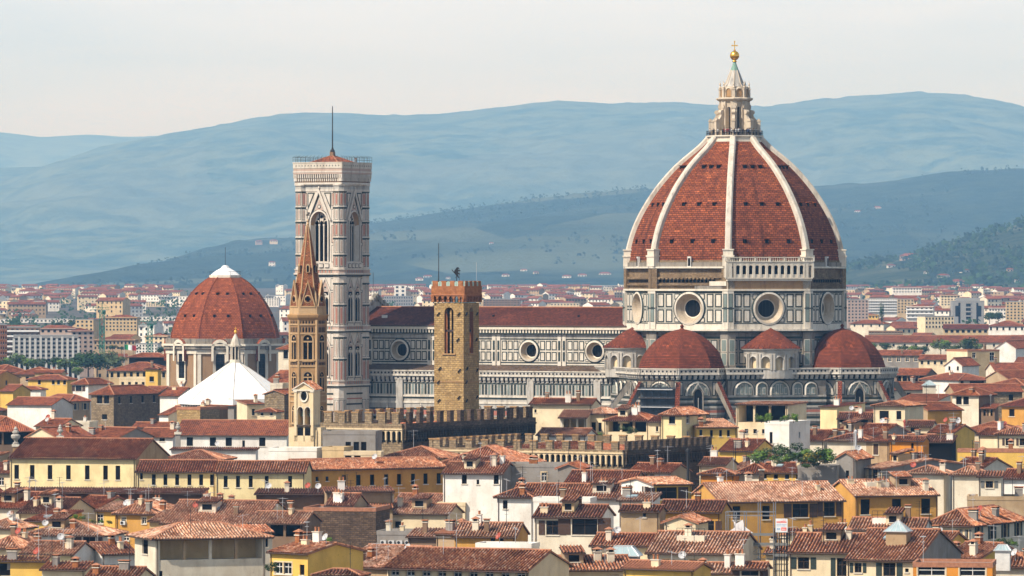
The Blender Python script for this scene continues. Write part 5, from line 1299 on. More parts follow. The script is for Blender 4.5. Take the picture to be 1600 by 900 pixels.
def _ant(kind):
    def b(m):
        if kind == 0:
            m.tube((0, 0, -1), (0, 0, 3.4), .04, 'whitepipe', 4); m.tube((-1.1, 0, 3.2), (1.1, .2, 3.2), .03, 'whitepipe', 4)
            for i in range(9): x = -1.0 + i * .25; m.tube((x, -.35, 3.2), (x, .4, 3.2), .018, 'whitepipe', 3)
            m.tube((-.5, 0, 2.5), (.6, .1, 2.5), .025, 'whitepipe', 4)
            for i in range(5): x = -.4 + i * .22; m.tube((x, -.25, 2.5), (x, .3, 2.5), .018, 'whitepipe', 3)
        elif kind == 1:
            m.tube((0, 0, -1), (0, 0, 4.6), .045, 'iron', 4)
            for z in (2.6, 3.3, 4.0, 4.5): m.tube((-.6, 0, z), (.6, 0, z), .025, 'iron', 4)
        else:
            m.tube((0, 0, -1), (0, 0, 2.6), .04, 'whitepipe', 4); m.tube((-.9, .3, 2.2), (.9, -.3, 2.5), .03, 'whitepipe', 4)
            for i in range(7): t = i / 6; x, y, z = -.9 + 1.8 * t, .3 - .6 * t, 2.2 + .3 * t; m.tube((x - .1, y - .3, z), (x + .1, y + .3, z), .018, 'whitepipe', 3)
    return b
ANT = [_mesh_of(_ant(i)) for i in range(3)]
def _dish(k):
    def b(m):
        m.tube((0, 0, -.8), (0, 0, .9), .045, 'whitepipe', 5)
        d = Vector((-.45, -.75, .5)).normalized(); a = d.orthogonal().normalized(); c = d.cross(a); o = Vector((0, -.1, 1.0)); n = 14
        rings = [[o + d * (.22 * (r_ / .55) ** 2) + (a * math.cos(2 * math.pi * j / n) + c * math.sin(2 * math.pi * j / n)) * r_ for j in range(n)] for r_ in (.04, .25, .42, .55)]
        m.loft(rings, k, True, False); m.tube(o + d * .0 - c * .5, o + d * .7, .025, 'whitepipe', 4); m.box(-.07, .07, -.07, .07, -.07, .07, 'iron', lambda x, y, z: tuple(o + d * .72 + Vector((x, y, z))))
    return b
DISH = [_mesh_of(_dish('dish')), _mesh_of(_dish('dishred'))]
def _ac(m):
    m.box(-.45, .45, -.18, .18, 0, .65, 'aircon')
    m.prism(disc(-.12, .33, .25, 14), frame(0, -.18, 0), 0, .02, 'iron'); ring(m, frame(0, -.18, 0), disc(-.12, .33, .28, 14), disc(-.12, .33, .24, 14), .03, .03, 'whitepipe')
AC = _mesh_of(_ac)
def _skyl(m):
    m.box(-.6, .6, -.5, .5, -.05, .16, 'lead'); m.box(-.52, .52, -.42, .42, .1, .2, 'paleglass')
SKYL = _mesh_of(_skyl)
def _dorm(k, w):
    def b(m):
        m.box(-w, w, -.2, 3.2, -1.5, 1.5, k); m.box(-w * .55, w * .55, -.24, -.19, .25, 1.15, 'void'); m.box(-w * .7, w * .7, -.3, -.18, .12, .24, 'trim')
        roof_face(m, [(-w - .3, -.6, 1.5), (w + .3, -.6, 1.5), (w + .3, 3.3, 2.25), (-w - .3, 3.3, 2.25)], 'mid'); m.poly([(-w - .3, -.6, 1.32), (w + .3, -.6, 1.32), (w + .3, 3.3, 2.1), (-w - .3, 3.3, 2.1)], 'soffit'); m.box(-w - .3, w + .3, -.62, -.55, 1.3, 1.5, 'soffit')
    return b
DORM = [_mesh_of(_dorm(k, w)) for k, w in (('cream', 1.0), ('offwhite', 1.5), ('buff', .9), ('tan', 1.3))]

HOUSES = []      # (root, x0, x1, y_top, y_bot, Y, info)
FOOT = []        # footprints (cx, cy, ax, ay, hw, hd)
def house(px0, px1, ye, yr, Y, typ='gable', wall='cream', roof='mid', t=-20, d=None, wins=(), swins=(), lg=None, label=None, cat="house", group=None, name="house", chim=None, ant=None, dish=0, ac=0, sky=0, over=.55, pitch=17, pipes=True, zone=None, yb=None, back=False, side=None, ztop=None):
    tr = rad(t); s = Y / F; gz = ground_z(Y) if Y > 1700 else 0.0
    w = (px1 - px0) * s / math.cos(tr); ze = WZ(ye, Y); H = ze - gz; dpx = (ye - yr) * s; kk = (CAMZ - ze) / Y; tp = math.tan(rad(pitch))
    if typ in ('gable', 'hip'):
        if d is None: d = 2 * dpx / (tp + kk)
        d = max(3.0, d); rise = max(.4, dpx - kk * d / 2)
        if typ == 'hip': rise = min(rise, .55 * min(w, d) / 2)
    elif typ == 'shed':
        tp = math.tan(rad(12))
        if d is None: d = dpx / (tp + kk)
        d = max(2.5, d); rise = max(.3, dpx - kk * d)
    elif typ == 'gablefront': d = d or 12.0; rise = dpx
    else: d = d or 9.0; rise = 0.0
    xc = WX((px0 + px1) / 2, Y)
    o = empty(name, (xc, Y, gz), tr, label, cat, group)
    fr = frame(0, 0, 0); fl = frame(-w / 2, d / 2, -math.pi / 2); fR = frame(w / 2, d / 2, math.pi / 2); fb = frame(0, d, math.pi)
    mb = MB(); hw, hd = w / 2, d / 2
    def vz(py): return WZ(py, Y) - gz
    holes, ws = [], []
    um = (px0 + px1) / 2
    if lg:
        va, vb, npost, dep, bk = lg
        h_ = (-hw + .5, hw - .5, vz(vb), min(vz(va), H - .15), dep, bk); holes.append(h_)
    for wr in wins:
        n, va, vb, wpx = wr[:4]; st = wr[4] if len(wr) > 4 else 'd'
        up = n if isinstance(n, (list, tuple)) else [px0 + (px1 - px0) * (i + .5) / n for i in range(n)]
        wm, h = max(.5, wpx * s / math.cos(tr)), max(.5, (vb - va) * s)
        for u in up:
            uc = (u - um) * s / math.cos(tr); z0 = vz(vb); w_, h_ = round(wm, 1), round(h, 1)
            holes.append((uc - w_ / 2, uc + w_ / 2, z0, z0 + h_, .3, None)); ws.append((uc, 0, z0, 0.0, wm, h, st))
    got = facade(mb, fr, -hw, hw, 0, H, holes, wall)
    gs = {(round(h[0], 3), round(h[2], 3)) for h in got}
    ws = [q for q in ws if (round(q[0] - round(q[4], 1) / 2, 3), round(q[2], 3)) in gs]
    sw = side or wall  # some sides get a duller tone that paints in their shade
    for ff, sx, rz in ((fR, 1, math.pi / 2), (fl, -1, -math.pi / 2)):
        hs = []; vis = (sx > 0) == (t < 0)
        if vis:
            for wr in swins:
                n, va, vb, wm = wr[:4]; st = wr[4] if len(wr) > 4 else 'd'; h = (vb - va) * s
                for i in range(n):
                    uc = -hd + d * (i + .5) / n; z0 = vz(vb); w_, h_ = round(wm, 1), round(h, 1)
                    hh = (uc - w_ / 2, uc + w_ / 2, z0, z0 + h_, .3, None); hs.append(hh)
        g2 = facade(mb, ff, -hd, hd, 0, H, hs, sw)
        for hh in g2:
            if vis: uc = (hh[0] + hh[1]) / 2; p = ff(uc, 0, 0); ws.append((p[0], p[1], hh[2], rz, hh[1] - hh[0], hh[3] - hh[2], (swins[0][4] if len(swins[0]) > 4 else 'd')))
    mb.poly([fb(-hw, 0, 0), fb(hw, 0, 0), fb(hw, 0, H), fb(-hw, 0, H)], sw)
    ov, og = over, .3
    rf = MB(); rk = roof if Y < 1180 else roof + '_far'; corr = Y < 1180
    k = rise / (hd if typ in ('gable', 'hip') else d if typ == 'shed' else hw) if typ != 'flat' else 0
    if typ == 'gable':
        A = [(-hw - og, -ov, H - k * ov), (hw + og, -ov, H - k * ov), (hw + og, hd, H + rise), (-hw - og, hd, H + rise)]
        B = [(hw + og, d + ov, H - k * ov), (-hw - og, d + ov, H - k * ov), (-hw - og, hd, H + rise), (hw + og, hd, H + rise)]
        faces = [A, B]; ridges = [((-hw - og, hd, H + rise), (hw + og, hd, H + rise))]
        for x in (-hw, hw): mb.poly([(x, 0, H), (x, d, H), (x, hd, H + rise)], sw)
        zf = lambda x, y: H + k * min(y, d - y)
    elif typ == 'gablefront':
        A = [(-hw - ov, d + og, H - k * ov), (-hw - ov, -og, H - k * ov), (0, -og, H + rise), (0, d + og, H + rise)]
        B = [(hw + ov, -og, H - k * ov), (hw + ov, d + og, H - k * ov), (0, d + og, H + rise), (0, -og, H + rise)]
        faces = [A, B]; ridges = [((0, -og, H + rise), (0, d + og, H + rise))]
        for y in (0, d): mb.poly([(-hw, y, H), (hw, y, H), (0, y, H + rise)], wall)
        zf = lambda x, y: H + k * (hw - abs(x))
    elif typ == 'shed':
        A = [(-hw - og, -ov, H - k * ov), (hw + og, -ov, H - k * ov), (hw + og, d + .2, H + rise), (-hw - og, d + .2, H + rise)]
        faces = [A]; ridges = []
        for x in (-hw, hw): mb.poly([(x, 0, H), (x, d, H), (x, d, H + rise)], sw)
        mb.poly([(-hw, d, H), (hw, d, H), (hw, d, H + rise), (-hw, d, H + rise)], sw); zf = lambda x, y: H + k * y
    elif typ == 'hip':
        if w >= d: r1, r2 = (-hw + hd, hd, H + rise), (hw - hd, hd, H + rise)
        else:
            k = rise / hw; r1, r2 = (0, hw, H + rise), (0, d - hw, H + rise)
        c = [(-hw - ov, -ov, H - k * ov), (hw + ov, -ov, H - k * ov), (hw + ov, d + ov, H - k * ov), (-hw - ov, d + ov, H - k * ov)]
        if w >= d: faces = [[c[0], c[1], r2, r1], [c[1], c[2], r2], [c[2], c[3], r1, r2], [c[3], c[0], r1]]; ridges = [(r1, r2), (c[0], r1), (c[3], r1), (c[1], r2), (c[2], r2)]
        else: faces = [[c[0], c[1], r1], [c[1], c[2], r2, r1], [c[2], c[3], r2], [c[3], c[0], r1, r2]]; ridges = [(r1, r2), (c[0], r1), (c[1], r1), (c[2], r2), (c[3], r2)]
        zf = lambda x, y: H + k * max(0, min(y, d - y, hw - abs(x)))
    else:
        faces = []; ridges = []; zf = lambda x, y: H
        rf.box(-hw + .2, hw - .2, .2, d - .2, H - .5, H - .35, 'concretegrey')
        for (x0_, x1_, y0_, y1_) in ((-hw - .06, hw + .06, -.06, .26), (-hw - .06, hw + .06, d - .26, d + .06), (-hw - .06, -hw + .26, .27, d - .27), (hw - .26, hw + .06, .27, d - .27)): rf.box(x0_, x1_, y0_, y1_, H - .6, H + .05, wall if roof == 'flat' else 'ridge')
    wo = mb.build("wall", o)
    for f in faces:
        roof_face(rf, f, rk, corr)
        c = sum((Vector(p) for p in f), Vector()) / len(f); dn = [(p[0], p[1], p[2] - .2) for p in f]
        rf.poly(dn[::-1], 'soffit')
        for i in range(len(f)):
            j = (i + 1) % len(f); rf.poly([dn[i], dn[j], f[j], f[i]], 'soffit' if i == 0 else 'ridge')
    for p, q in ridges: rf.tube((p[0], p[1], p[2] + .06), (q[0], q[1], q[2] + .06), .17, 'ridge', 6)
    ro = rf.build("roof", o)
    for (x, y, z, rz, w_, h_, st) in ws: put_window(wo, x, y, z, rz, w_, h_, st)
    if lg:
        n = lg[2]; z0, z1 = holes[0][2], holes[0][3]
        for i in range(n):
            u = holes[0][0] + (i + .5) * (holes[0][1] - holes[0][0]) / n - (holes[0][1] - holes[0][0]) / n / 2 if n > 2 else holes[0][0] + (i + 1) * (holes[0][1] - holes[0][0]) / (n + 1)
            pm = MB(); pm.box(u - .2, u + .2, .08, .5, z0, z1, 'tan' if i % 2 else wall); pm.box(u - .27, u + .27, .02, .56, z1 - .2, z1, 'trim'); pm.build("post", wo)
    near = Y < 1180
    if pipes and near and H > 6 and typ != 'flat':
        for s_ in ((-1, 1) if w > 9 else (R.choice((-1, 1)),)):
            pm = MB(); pm.tube((s_ * (hw - .25), -.1, 0), (s_ * (hw - .25), -.1, H - .5), .06, 'shutbrown', 5); pm.tube((s_ * (hw - .25), -.1, H - .5), (s_ * (hw - .25), -.5, H - .12), .06, 'shutbrown', 5); pm.build("downpipe", wo)
        gm = MB(); gm.tube((-hw - .2, -ov - .04, H - k * ov - .1), (hw + .2, -ov - .04, H - k * ov - .1), .08, 'shutbrown', 6); 
        if typ != 'gablefront': gm.build("gutter", ro)
    area = w * d
    nc = chim if chim is not None else (R.choice((2, 2, 3, 3, 4)) if near and area > 60 else R.choice((0, 1, 1, 2)) if Y < 1500 else R.choice((0, 0, 1)))
    na = ant if ant is not None else (R.choice((1, 1, 2, 2, 3)) if Y < 1050 else R.choice((0, 0, 1)) if Y < 1350 else 0)
    def spot(): return R.uniform(-hw * .85, hw * .85), R.uniform(.08 * d, .62 * d)
    for i in range(nc):
        x, y = spot(); inst("chimney", R.choice(CHIM), ro, (x, y, zf(x, y) - .1), R.choice((0, math.pi / 2)), (1, 1, R.uniform(.75, 1.15)))
    for i in range(na):
        x, y = spot(); inst("antenna", R.choice(ANT), ro, (x, y, zf(x, y)), R.uniform(0, 3.1), (1, 1, R.uniform(.7, 1.1)))
    dish += 1 if near and R.random() < .16 else 0
    if near and typ in ('gable', 'hip') and area > 90 and chim != 0 and R.random() < .45:
        x, y = R.uniform(-hw * .55, hw * .55), R.uniform(.16 * d, .3 * d); inst("dormer", R.choice(DORM), ro, (x, y, zf(x, y)), 0)
    if near and typ in ('gable', 'shed') and w > 8 and not lg and H > 9 and R.random() < .38:
        aw, ad, ah = R.uniform(2.5, 5), R.uniform(2.0, 3.2), H - R.uniform(2.6, 4.0); ax = R.uniform(-hw + aw / 2, hw - aw / 2)
        if all(abs(q[0] - ax) > aw / 2 + q[4] / 2 + .2 for q in ws if q[3] == 0.0):
            am = MB(); ak = R.choice((wall, 'offwhite', 'tan', 'cream', 'grey')); am.box(ax - aw / 2, ax + aw / 2, -ad, -.02, 0, ah - .25, ak); am.box(ax - .4, ax + .4, -ad - .03, -ad + .05, ah - 2.0, ah - .8, 'void'); ao = am.build("lean_to", o)
            ar_ = MB(); P = [(ax - aw / 2 - .25, -ad - .35, ah - .2), (ax + aw / 2 + .25, -ad - .35, ah - .2), (ax + aw / 2 + .25, -.03, ah + .55), (ax - aw / 2 - .25, -.03, ah + .55)]; roof_face(ar_, P, R.choice(('mid', 'light', 'dark')), corr); ar_.poly([(p[0], p[1], p[2] - .15) for p in P], 'soffit'); ar_.build("roof", ao)
    if near and typ in ('gable', 'hip') and w > 10 and d > 9 and chim != 0 and R.random() < .16:
        tx, ty = R.uniform(-hw * .4, hw * .4), d * .3; tz = zf(tx, ty + 1.6) + .1; tm = MB(); tm.box(tx - 2, tx + 2, ty - .4, ty + 3, tz - 2.5, tz, R.choice((wall, 'offwhite', 'buff')))
        for q in range(6): tm.tube((tx - 2 + q * .8, ty - .35, tz), (tx - 2 + q * .8, ty - .35, tz + 1.1), .035, 'iron', 4)
        for hh_ in (.55, 1.1): tm.tube((tx - 2, ty - .35, tz + hh_), (tx + 2, ty - .35, tz + hh_), .035, 'iron', 4)
        tm.build("roof_terrace", ro)
    for i in range(dish if isinstance(dish, int) else 0):
        x, y = spot(); inst("satellite_dish", DISH[0] if R.random() < .7 else DISH[1], ro, (x, y, zf(x, y)), R.uniform(-.5, .5) - tr)
    for i in range(ac): 
        x = -hw * .6 + i * 1.3; inst("air_conditioner", AC, wo, (x, -.2, max(1, H - 2.1)), 0)
    for i in range(sky):
        x, y = R.uniform(-hw * .6, hw * .6), R.uniform(.2 * d, .35 * d)
        if typ in ('gable', 'shed'): so = inst("skylight", SKYL, ro, (x, y, zf(x, y) + .12), 0); so.rotation_euler = (math.atan(k), 0, 0)
    cx_, cy_ = xc - math.sin(tr) * hd, Y + math.cos(tr) * hd
    FOOT.append((cx_, cy_, tr, hw, hd))
    side_px = d * abs(math.sin(tr)) / s; X0, X1 = (px0 - (side_px if t > 0 else 0)), (px1 + (side_px if t < 0 else 0))
    HOUSES.append((o, X0, X1, yr, yb if yb else ye + 22, Y, dict(wall=wall, roof=roof, typ=typ, w=w, H=H, nw=len(ws), d=d)))
    return o
# ---------------------------------------------------------------- the palace with two battlemented blocks
battlement_block("battlemented_palace", "high battlemented palace block with a sunlit tan stone side and a long dark brown side", 630, 1025.0, rad(-28), 17.6, 53.0, WZ(662, 1025), WZ(646, 1025), 2.8, 3.95, 1.45, 'stone', 'darkbrick', WZ(691, 1025))  # dark brick on the east side: its shade put into the masonry colour
battlement_block("battlemented_palace", "lower battlemented stone wing with arched corbels and square merlons below the cream tower houses", 975, 1000.0, rad(-28), 41.0, 36.7, WZ(703.5, 1000), WZ(691.5, 1000), 3.4, 2.5, 1.4, 'stone', 'shadestone', WZ(729, 1000))  # east face in a darker stone, painted as shaded

# ---------------------------------------------------------------- houses read off the photograph, one by one
TILE = {'A': (0, 600, 3.0), 'B': (400, 600, 3.0), 'C': (800, 600, 3.0), 'D': (1200, 600, 3.0), 'E': (1300, 380, 3.75), 'F': (0, 430, 3.6), 'G': (220, 400, 3.216)}
def hz(tile, u0, u1, ve, vr, typ, wall, roof, label, t=-20, Y=None, z=17.0, w=(), sw=(), lg=None, vb=None, **kw):
    X0, Y0, k = TILE[tile]; px = lambda u: X0 + u / k; py = lambda v: Y0 + v / k
    if Y is None: Y = (CAMZ - z) * F / (py(ve) - CY)
    def cv(r):
        n = r[0]; n = [px(u) for u in n] if isinstance(n, (list, tuple)) else n
        return (n, py(r[1]), py(r[2]), r[3] / k, *r[4:])
    W = [cv(r) for r in w]; S = [(r[0], py(r[1]), py(r[2]), *r[3:]) for r in sw]
    if lg: lg = (py(lg[0]), py(lg[1]), *lg[2:])
    if typ == 'box': typ = 'flat'
    return house(px(u0), px(u1), py(ve), py(vr), Y, typ, wall, roof, t, wins=W, swins=S, lg=lg, label=label, yb=py(vb) if vb else None, **kw)

LR = R.getrandbits
# --- left quarter
hz('A', 425, 535, 45, 5, 'hip', 'stone', 'red', "rough brown stone corner house with a hipped red roof, left of the white pyramid roof", -28, 1480, w=[([466, 500], 52, 92, 26), ([490], 142, 166, 26)], sw=[(4, 60, 92, 1.3)], vb=190, side='shaderubble', d=24, ant=0)
hz('A', 40, 640, 345, 255, 'gable', 'paleyellow', 'red', "tall pale yellow hall with seven narrow dark windows and a broad dark red roof", -13, 1000, w=[([72, 147, 232, 320, 410, 497, 556], 380, 447, 22)], vb=480, ant=0, chim=0, side='tan')  # tan right gable stands for yellow wall in shadow
hz('A', 640, 1010, 408, 358, 'gable', 'paleyellow', 'red', "long low pale yellow wing with narrow windows, right of the tall yellow hall", -4, 955, w=[([662], 420, 448, 14), ([720, 775, 830, 888, 943, 1000 - 6], 424, 474, 18)], vb=490, chim=0, ant=0)
hz('A', 1010, 1430, 411, 362, 'gable', 'paleyellow', 'mid', "pale yellow wing continuing the long row of narrow windows below the white-walled church house", -4, 950, w=[([1057, 1115, 1175, 1250, 1360], 430, 484, 19)], vb=490, chim=0, ant=0)
hz('B', 228, 885, 392, 348, 'gable', 'ochre', 'mid', "long ochre building with ten narrow windows angled away from the pale yellow wing", 30, 967, w=[([292, 338], 428, 450, 13), ([415, 482, 545, 610, 670, 735, 793, 855], 424, 474, 20)], vb=480, chim=0, ant=1, over=.6)
hz('A', 40, 950, 506, 486, 'shed', 'brown', 'dark', "long dark lean-to roof in the shade below the pale yellow hall", -6, 940, vb=530, chim=0, ant=3, over=1.6, d=6)  # brown wall paints in the black shade under the eave
hz('B', 0, 330, 512, 490, 'shed', 'brown', 'dark', "dark red lean-to roof below the ochre wing, beside the satellite dishes", -2, 925, vb=540, chim=1, ant=1, dish=3, d=7, over=1.4)
hz('B', 330, 640, 500, 482, 'shed', 'tan', 'dark', "dark low roof tucked under the angled ochre building", 6, 920, vb=530, chim=1, ant=1, d=6, over=1.2)
hz('A', 820, 1345, 237, 170, 'gable', 'white', 'mid', "white church house with square openings and a red roof, left of the cream bell gable", -7, 1190, w=[([888, 997, 1072, 1230], 250, 291, 30), ([1142], 265, 298, 12)], vb=300, chim=0, ant=0)
hz('A', 800, 1200, 306, 298, 'shed', 'white', 'mid', "plain white wall with a thin tiled ledge under the white church house", -7, 1150, vb=358, chim=0, ant=0, d=3, pipes=False)
hz('A', 540, 725, 602, 545, 'hip', 'ochre', 'light', "deep orange house with a planted terrace and a pale tiled hipped roof", -18, 905, w=[([578, 676], 625, 655, 22, 'f'), ([590], 710, 735, 30, 'f')], vb=740, dish=1, ac=1)
hz('A', 452, 540, 592, 552, 'shed', 'yellow', 'light', "yellow terrace wing with a white arched door beside the deep orange house", -18, 915, w=[([468], 612, 655, 30, 'f')], vb=660, chim=0, ant=0, d=8)
hz('A', 735, 1240, 712, 650, 'hip', 'offwhite', 'light', "large house with a long open roof loggia on posts and a pale tiled hipped roof", 20, 778, lg=(722, 822, 4, 3.2, 'buff'), w=[([760], 872, 898, 14)], vb=900, sw=[(1, 730, 800, 3.0)], over=1.0, chim=0)
hz('A', 110, 480, 705, 645, 'hip', 'white', 'light', "white house with a wide glazed balcony left of the deep orange house", -14, 858, w=[([420], 712, 780, 60, 'b'), ([358], 720, 745, 20)], vb=800, dish=1, sky=1)
hz('A', 95, 345, 792, 738, 'gable', 'paleyellow', 'light', "pale yellow house with a pale tiled gable roof and white left gable", -16, 800, vb=850, side='white', dish=1)
hz('A', -60, 92, 762, 702, 'hip', 'cream', 'light', "cream corner house with a light tiled roof and a white dish at the left border", -18, 806, w=[([60], 775, 800, 16)], vb=800, dish=1)
hz('A', -80, 75, 672, 632, 'hip', 'cream', 'light', "cream house with a pale tiled hipped roof, second up along the left border", -18, 880, vb=700, dish=1)
hz('A', -40, 210, 826, 806, 'shed', 'yellow', 'mid', "weathered yellow shed-roofed house with a large black opening on the left", -8, 742, w=[([12], 840, 899, 70)], vb=900, chim=1)
hz('A', 195, 400, 866, 832, 'shed', 'cream', 'mid', "low cream house with a thin tiled edge right of the weathered yellow shed-roofed house", -10, 735, vb=900)
hz('A', 400, 640, 905, 858, 'gable', 'cream', 'mid', "red tiled roof in the near corner below the white house with small windows", -14, 716, vb=930)
hz('A', 480, 632, 792, 742, 'gable', 'white', 'dark', "small white house with three tiny windows under a dark brown roof", 24, 806, w=[([500, 545], 775, 800, 14), ([530], 845, 868, 30, 'b')], vb=862)
hz('A', -60, 190, 578, 506, 'gable', 'offwhite', 'red', "dark red roof with a white gable below the left end of the yellow hall", -22, 925, vb=600, side='white', sky=1)
hz('A', 85, 300, 600, 532, 'gable', 'cream', 'dark', "very dark brown weathered roof between two red ones below the yellow hall", -18, 918, vb=620, sky=0)
hz('A', 118, 262, 640, 590, 'shed', 'yellow', 'red', "yellow house with a big pale skylight in its red roof", -25, 908, vb=665, sky=2, d=9)
hz('A', 320, 455, 582, 524, 'gable', 'paleyellow', 'red', "yellow gabled house with a steel roof vent, left of the deep orange house", -32, 932, vb=600, chim=1)
hz('A', 752, 1215, 652, 545, 'gable', 'cream', 'light', "very wide pale tiled roof with white chimneys above the loggia house", -14, 885, vb=660, chim=5, sky=1)
hz('A', 555, 752, 574, 545, 'hip', 'tan', 'light', "small pale tiled roof right behind the deep orange house", -18, 928, vb=590, chim=1)
hz('A', 700, 770, 640, 590, 'shed', 'buff', 'light', "narrow buff house squeezed between the deep orange house and the wide pale roof", -18, 895, vb=655, chim=0, ant=0)
hz('A', -60, 152, 216, 152, 'hip', 'brown', 'mid', "dark open belvedere with a hipped red roof beside the stone urns", 14, 1185, lg=(220, 285, 2, 3.0, 'void'), vb=300, chim=0)
hz('A', 120, 268, 246, 205, 'gablefront', 'cream', 'mid', "small house with a curving red roof right of the dark belvedere", -30, 1180, vb=262, d=14)
hz('A', 30, 245, 96, 62, 'gable', 'white', 'mid', "white house with a long red roof, left of the rough brown stone corner house", -24, 1500, vb=140, side='white')
hz('A', 332, 420, 76, 48, 'hip', 'tan', 'mid', "tan house with a lit white side wall and shuttered windows behind the red roofs", 34, 1535, w=[(2, 90, 120, 14, 'g')], vb=140, side='white', d=16)
hz('A', 340, 415, -2, -40, 'hip', 'white', 'red', "white cubic house with a pyramid roof behind the rough brown stone house", -26, 1640, w=[([368], 8, 34, 30, 'b')], vb=50, d=14)
hz('A', 825, 942, 112, 108, 'flat', 'stone', 'ridge', "ruined rubble stone block with a flat top in front of the white pyramid roof", -28, 1330, vb=195, d=13, side='brown', chim=2, ant=0)  # brown side: the darker unlit face, shade given as colour
hz('A', 632, 812, 246, 206, 'gable', 'white', 'red', "white house with a red roof between the stone block and the yellow hall", -20, 1245, w=[([760], 252, 268, 26)], vb=272)
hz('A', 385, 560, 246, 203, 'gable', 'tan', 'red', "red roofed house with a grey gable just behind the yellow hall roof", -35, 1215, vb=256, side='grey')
hz('A', 745, 790, 142, 102, 'gable', 'white', 'red', "narrow white-gabled house with a bright red roof right of the brown stone house", -38, 1400, vb=172, side='offwhite')
hz('A', 770, 1025, 350, 310, 'hip', 'tan', 'mid', "low red roofs stepping down between the yellow hall and the white church house", -15, 1125, vb=358, chim=0)
hz('A', 165, 285, 195, 162, 'gable', 'cream', 'mid', "small bright red roof near the twin white dishes", -25, 1255, vb=205, dish=2)
hz('A', 620, 800, 200, 180, 'gable', 'pink', 'red', "low pink-walled roof below the rough brown stone corner house", -16, 1300, vb=210)
hz('A', 225, 420, 176, 140, 'flat', 'offwhite', 'flat', "flat pale terrace house below the white houses and left of the brown stone house", -12, 1400, vb=190, w=[([390], 145, 168, 40)], d=8)
hz('G', 0, 95, 680, 655, 'gable', 'stone', 'mid', "end of a stone house roof at the foot of the domed chapel", -28, 1500, vb=830)
# --- around the chapel and the spire
hz('G', 95, 190, 700, 660, 'gable', 'white', 'red', "white roof-terrace house with plants below the domed chapel", -20, 1450, w=[([148], 690, 720, 18, 'b')], vb=750)
hz('G', 182, 330, 725, 700, 'flat', 'offwhite', 'flat', "white terrace house with grey railings and many small windows in front of the white pyramid", -12, 1420, w=[(4, 730, 752, 12, 'f')], vb=752, d=8)
hz('G', 300, 470, 750, 728, 'shed', 'grey', 'red', "dark grey roof with chimneys just in front of the white pyramid", -16, 1390, vb=790, chim=3)
hz('G', 535, 622, 742, 722, 'shed', 'cream', 'red', "cream shed-roofed house right of the white pyramid", 22, 1380, w=[([566], 768, 800, 14)], vb=810, d=8)
hz('G', 620, 722, 690, 672, 'gablefront', 'stone', 'red', "rubble stone gable house between the white pyramid and the slender spire tower", -22, 1330, vb=800, side='shaderubble', d=18)
hz('G', 585, 680, 780, 766, 'hip', 'cream', 'red', "tiny cream roof cabin with two windows below the rubble stone gable", -16, 1280, w=[(2, 784, 802, 14)], vb=806)
hz('G', 650, 712, 640, 628, 'flat', 'offwhite', 'flat', "pale roof cube with two square windows left of the slender spire tower", -14, 1360, w=[(2, 640, 660, 18, 'f')], vb=670, d=6)
hz('G', 612, 756, 640, 575, 'gable', 'tan', 'red', "dark red roof between the domed chapel and the slender spire tower", -24, 1480, vb=665)
hz('G', 690, 790, 465, 440, 'hip', 'offwhite', 'red', "pale house with one dark arched window right of the domed chapel", -22, 1560, w=[([728], 472, 516, 24)], vb=575)
hz('G', 180, 300, 760, 752, 'flat', 'goldstone', 'ridge', "golden rubble stone wall stub in front of the white pyramid roof", -28, 1290, vb=860, d=9, side='stone', chim=0)
# --- centre: below the palace
hz('B', 60, 285, 300, 292, 'flat', 'white', 'flat', "pale terrace with little square posts and four arches under the cream bell gable", -10, 996, vb=365, d=7, chim=0, ant=0)
hz('B', 312, 560, 222, 214, 'flat', 'grey', 'flat', "stained grey block with dark arches in front of the battlemented palace", -6, 992, w=[([432, 470, 505], 272, 312, 26)], vb=330, d=9, chim=0, ant=0)
hz('B', 310, 412, 296, 290, 'flat', 'buff', 'flat', "small buff terrace cube left of two dark arches", -14, 985, vb=355, d=6, chim=0, ant=0)
hz('B', 412, 585, 318, 312, 'flat', 'cream', 'flat', "cream wall with two low dark arches over the long ochre building", -4, 982, w=[([432, 475], 335, 362, 32)], vb=360, d=5, chim=0, ant=0)
hz('B', 588, 870, 343, 292, 'hip', 'cream', 'mid', "bright red hipped roof just below the sunlit stone palace side", -18, 1000, vb=350, chim=0)
hz('B', 860, 1210, 372, 288, 'hip', 'cream', 'mid', "large sunlit orange-red hipped roof below the palace, behind the white house", -16, 985, vb=390, chim=0)
hz('B', 876, 1152, 416, 366, 'gable', 'white', 'mid', "plain white house with two dark windows right of the long ochre building", -14, 935, w=[([976, 1126], 424, 468, 24), ([1040], 448, 470, 14)], vb=540, side='grey')  # grey side is the white wall's shade, painted on
hz('B', 640, 1000, 560, 515, 'gable', 'cream', 'light', "wide light tiled roof below the white house, behind the cream house with a porch", -16, 955, vb=575, chim=2)
hz('B', 985, 1100, 612, 535, 'shed', 'brown', 'light', "steep striped pale roof falling right of the blank cream wall", -40, 945, vb=650)
hz('B', 850, 980, 556, 552, 'flat', 'cream', 'flat', "blank cream wall block between two pale tiled roofs", -10, 935, vb=660, d=6)
hz('B', 566, 900, 604, 562, 'gable', 'cream', 'light', "cream house with one dark window and a tiled roof right of the dark brick wall", -16, 918, w=[([665], 645, 675, 30)], vb=660)
hz('B', 222, 562, 580, 572, 'flat', 'darkbrick', 'ridge', "big blank dark brick wall with a thin tiled top", -10, 900, vb=755, d=12, chim=0, ant=1)
hz('B', 485, 556, 524, 518, 'flat', 'offwhite', 'flat', "pale plastered cube standing behind the blank dark brick wall", -12, 925, vb=580, d=4, chim=0, ant=0)
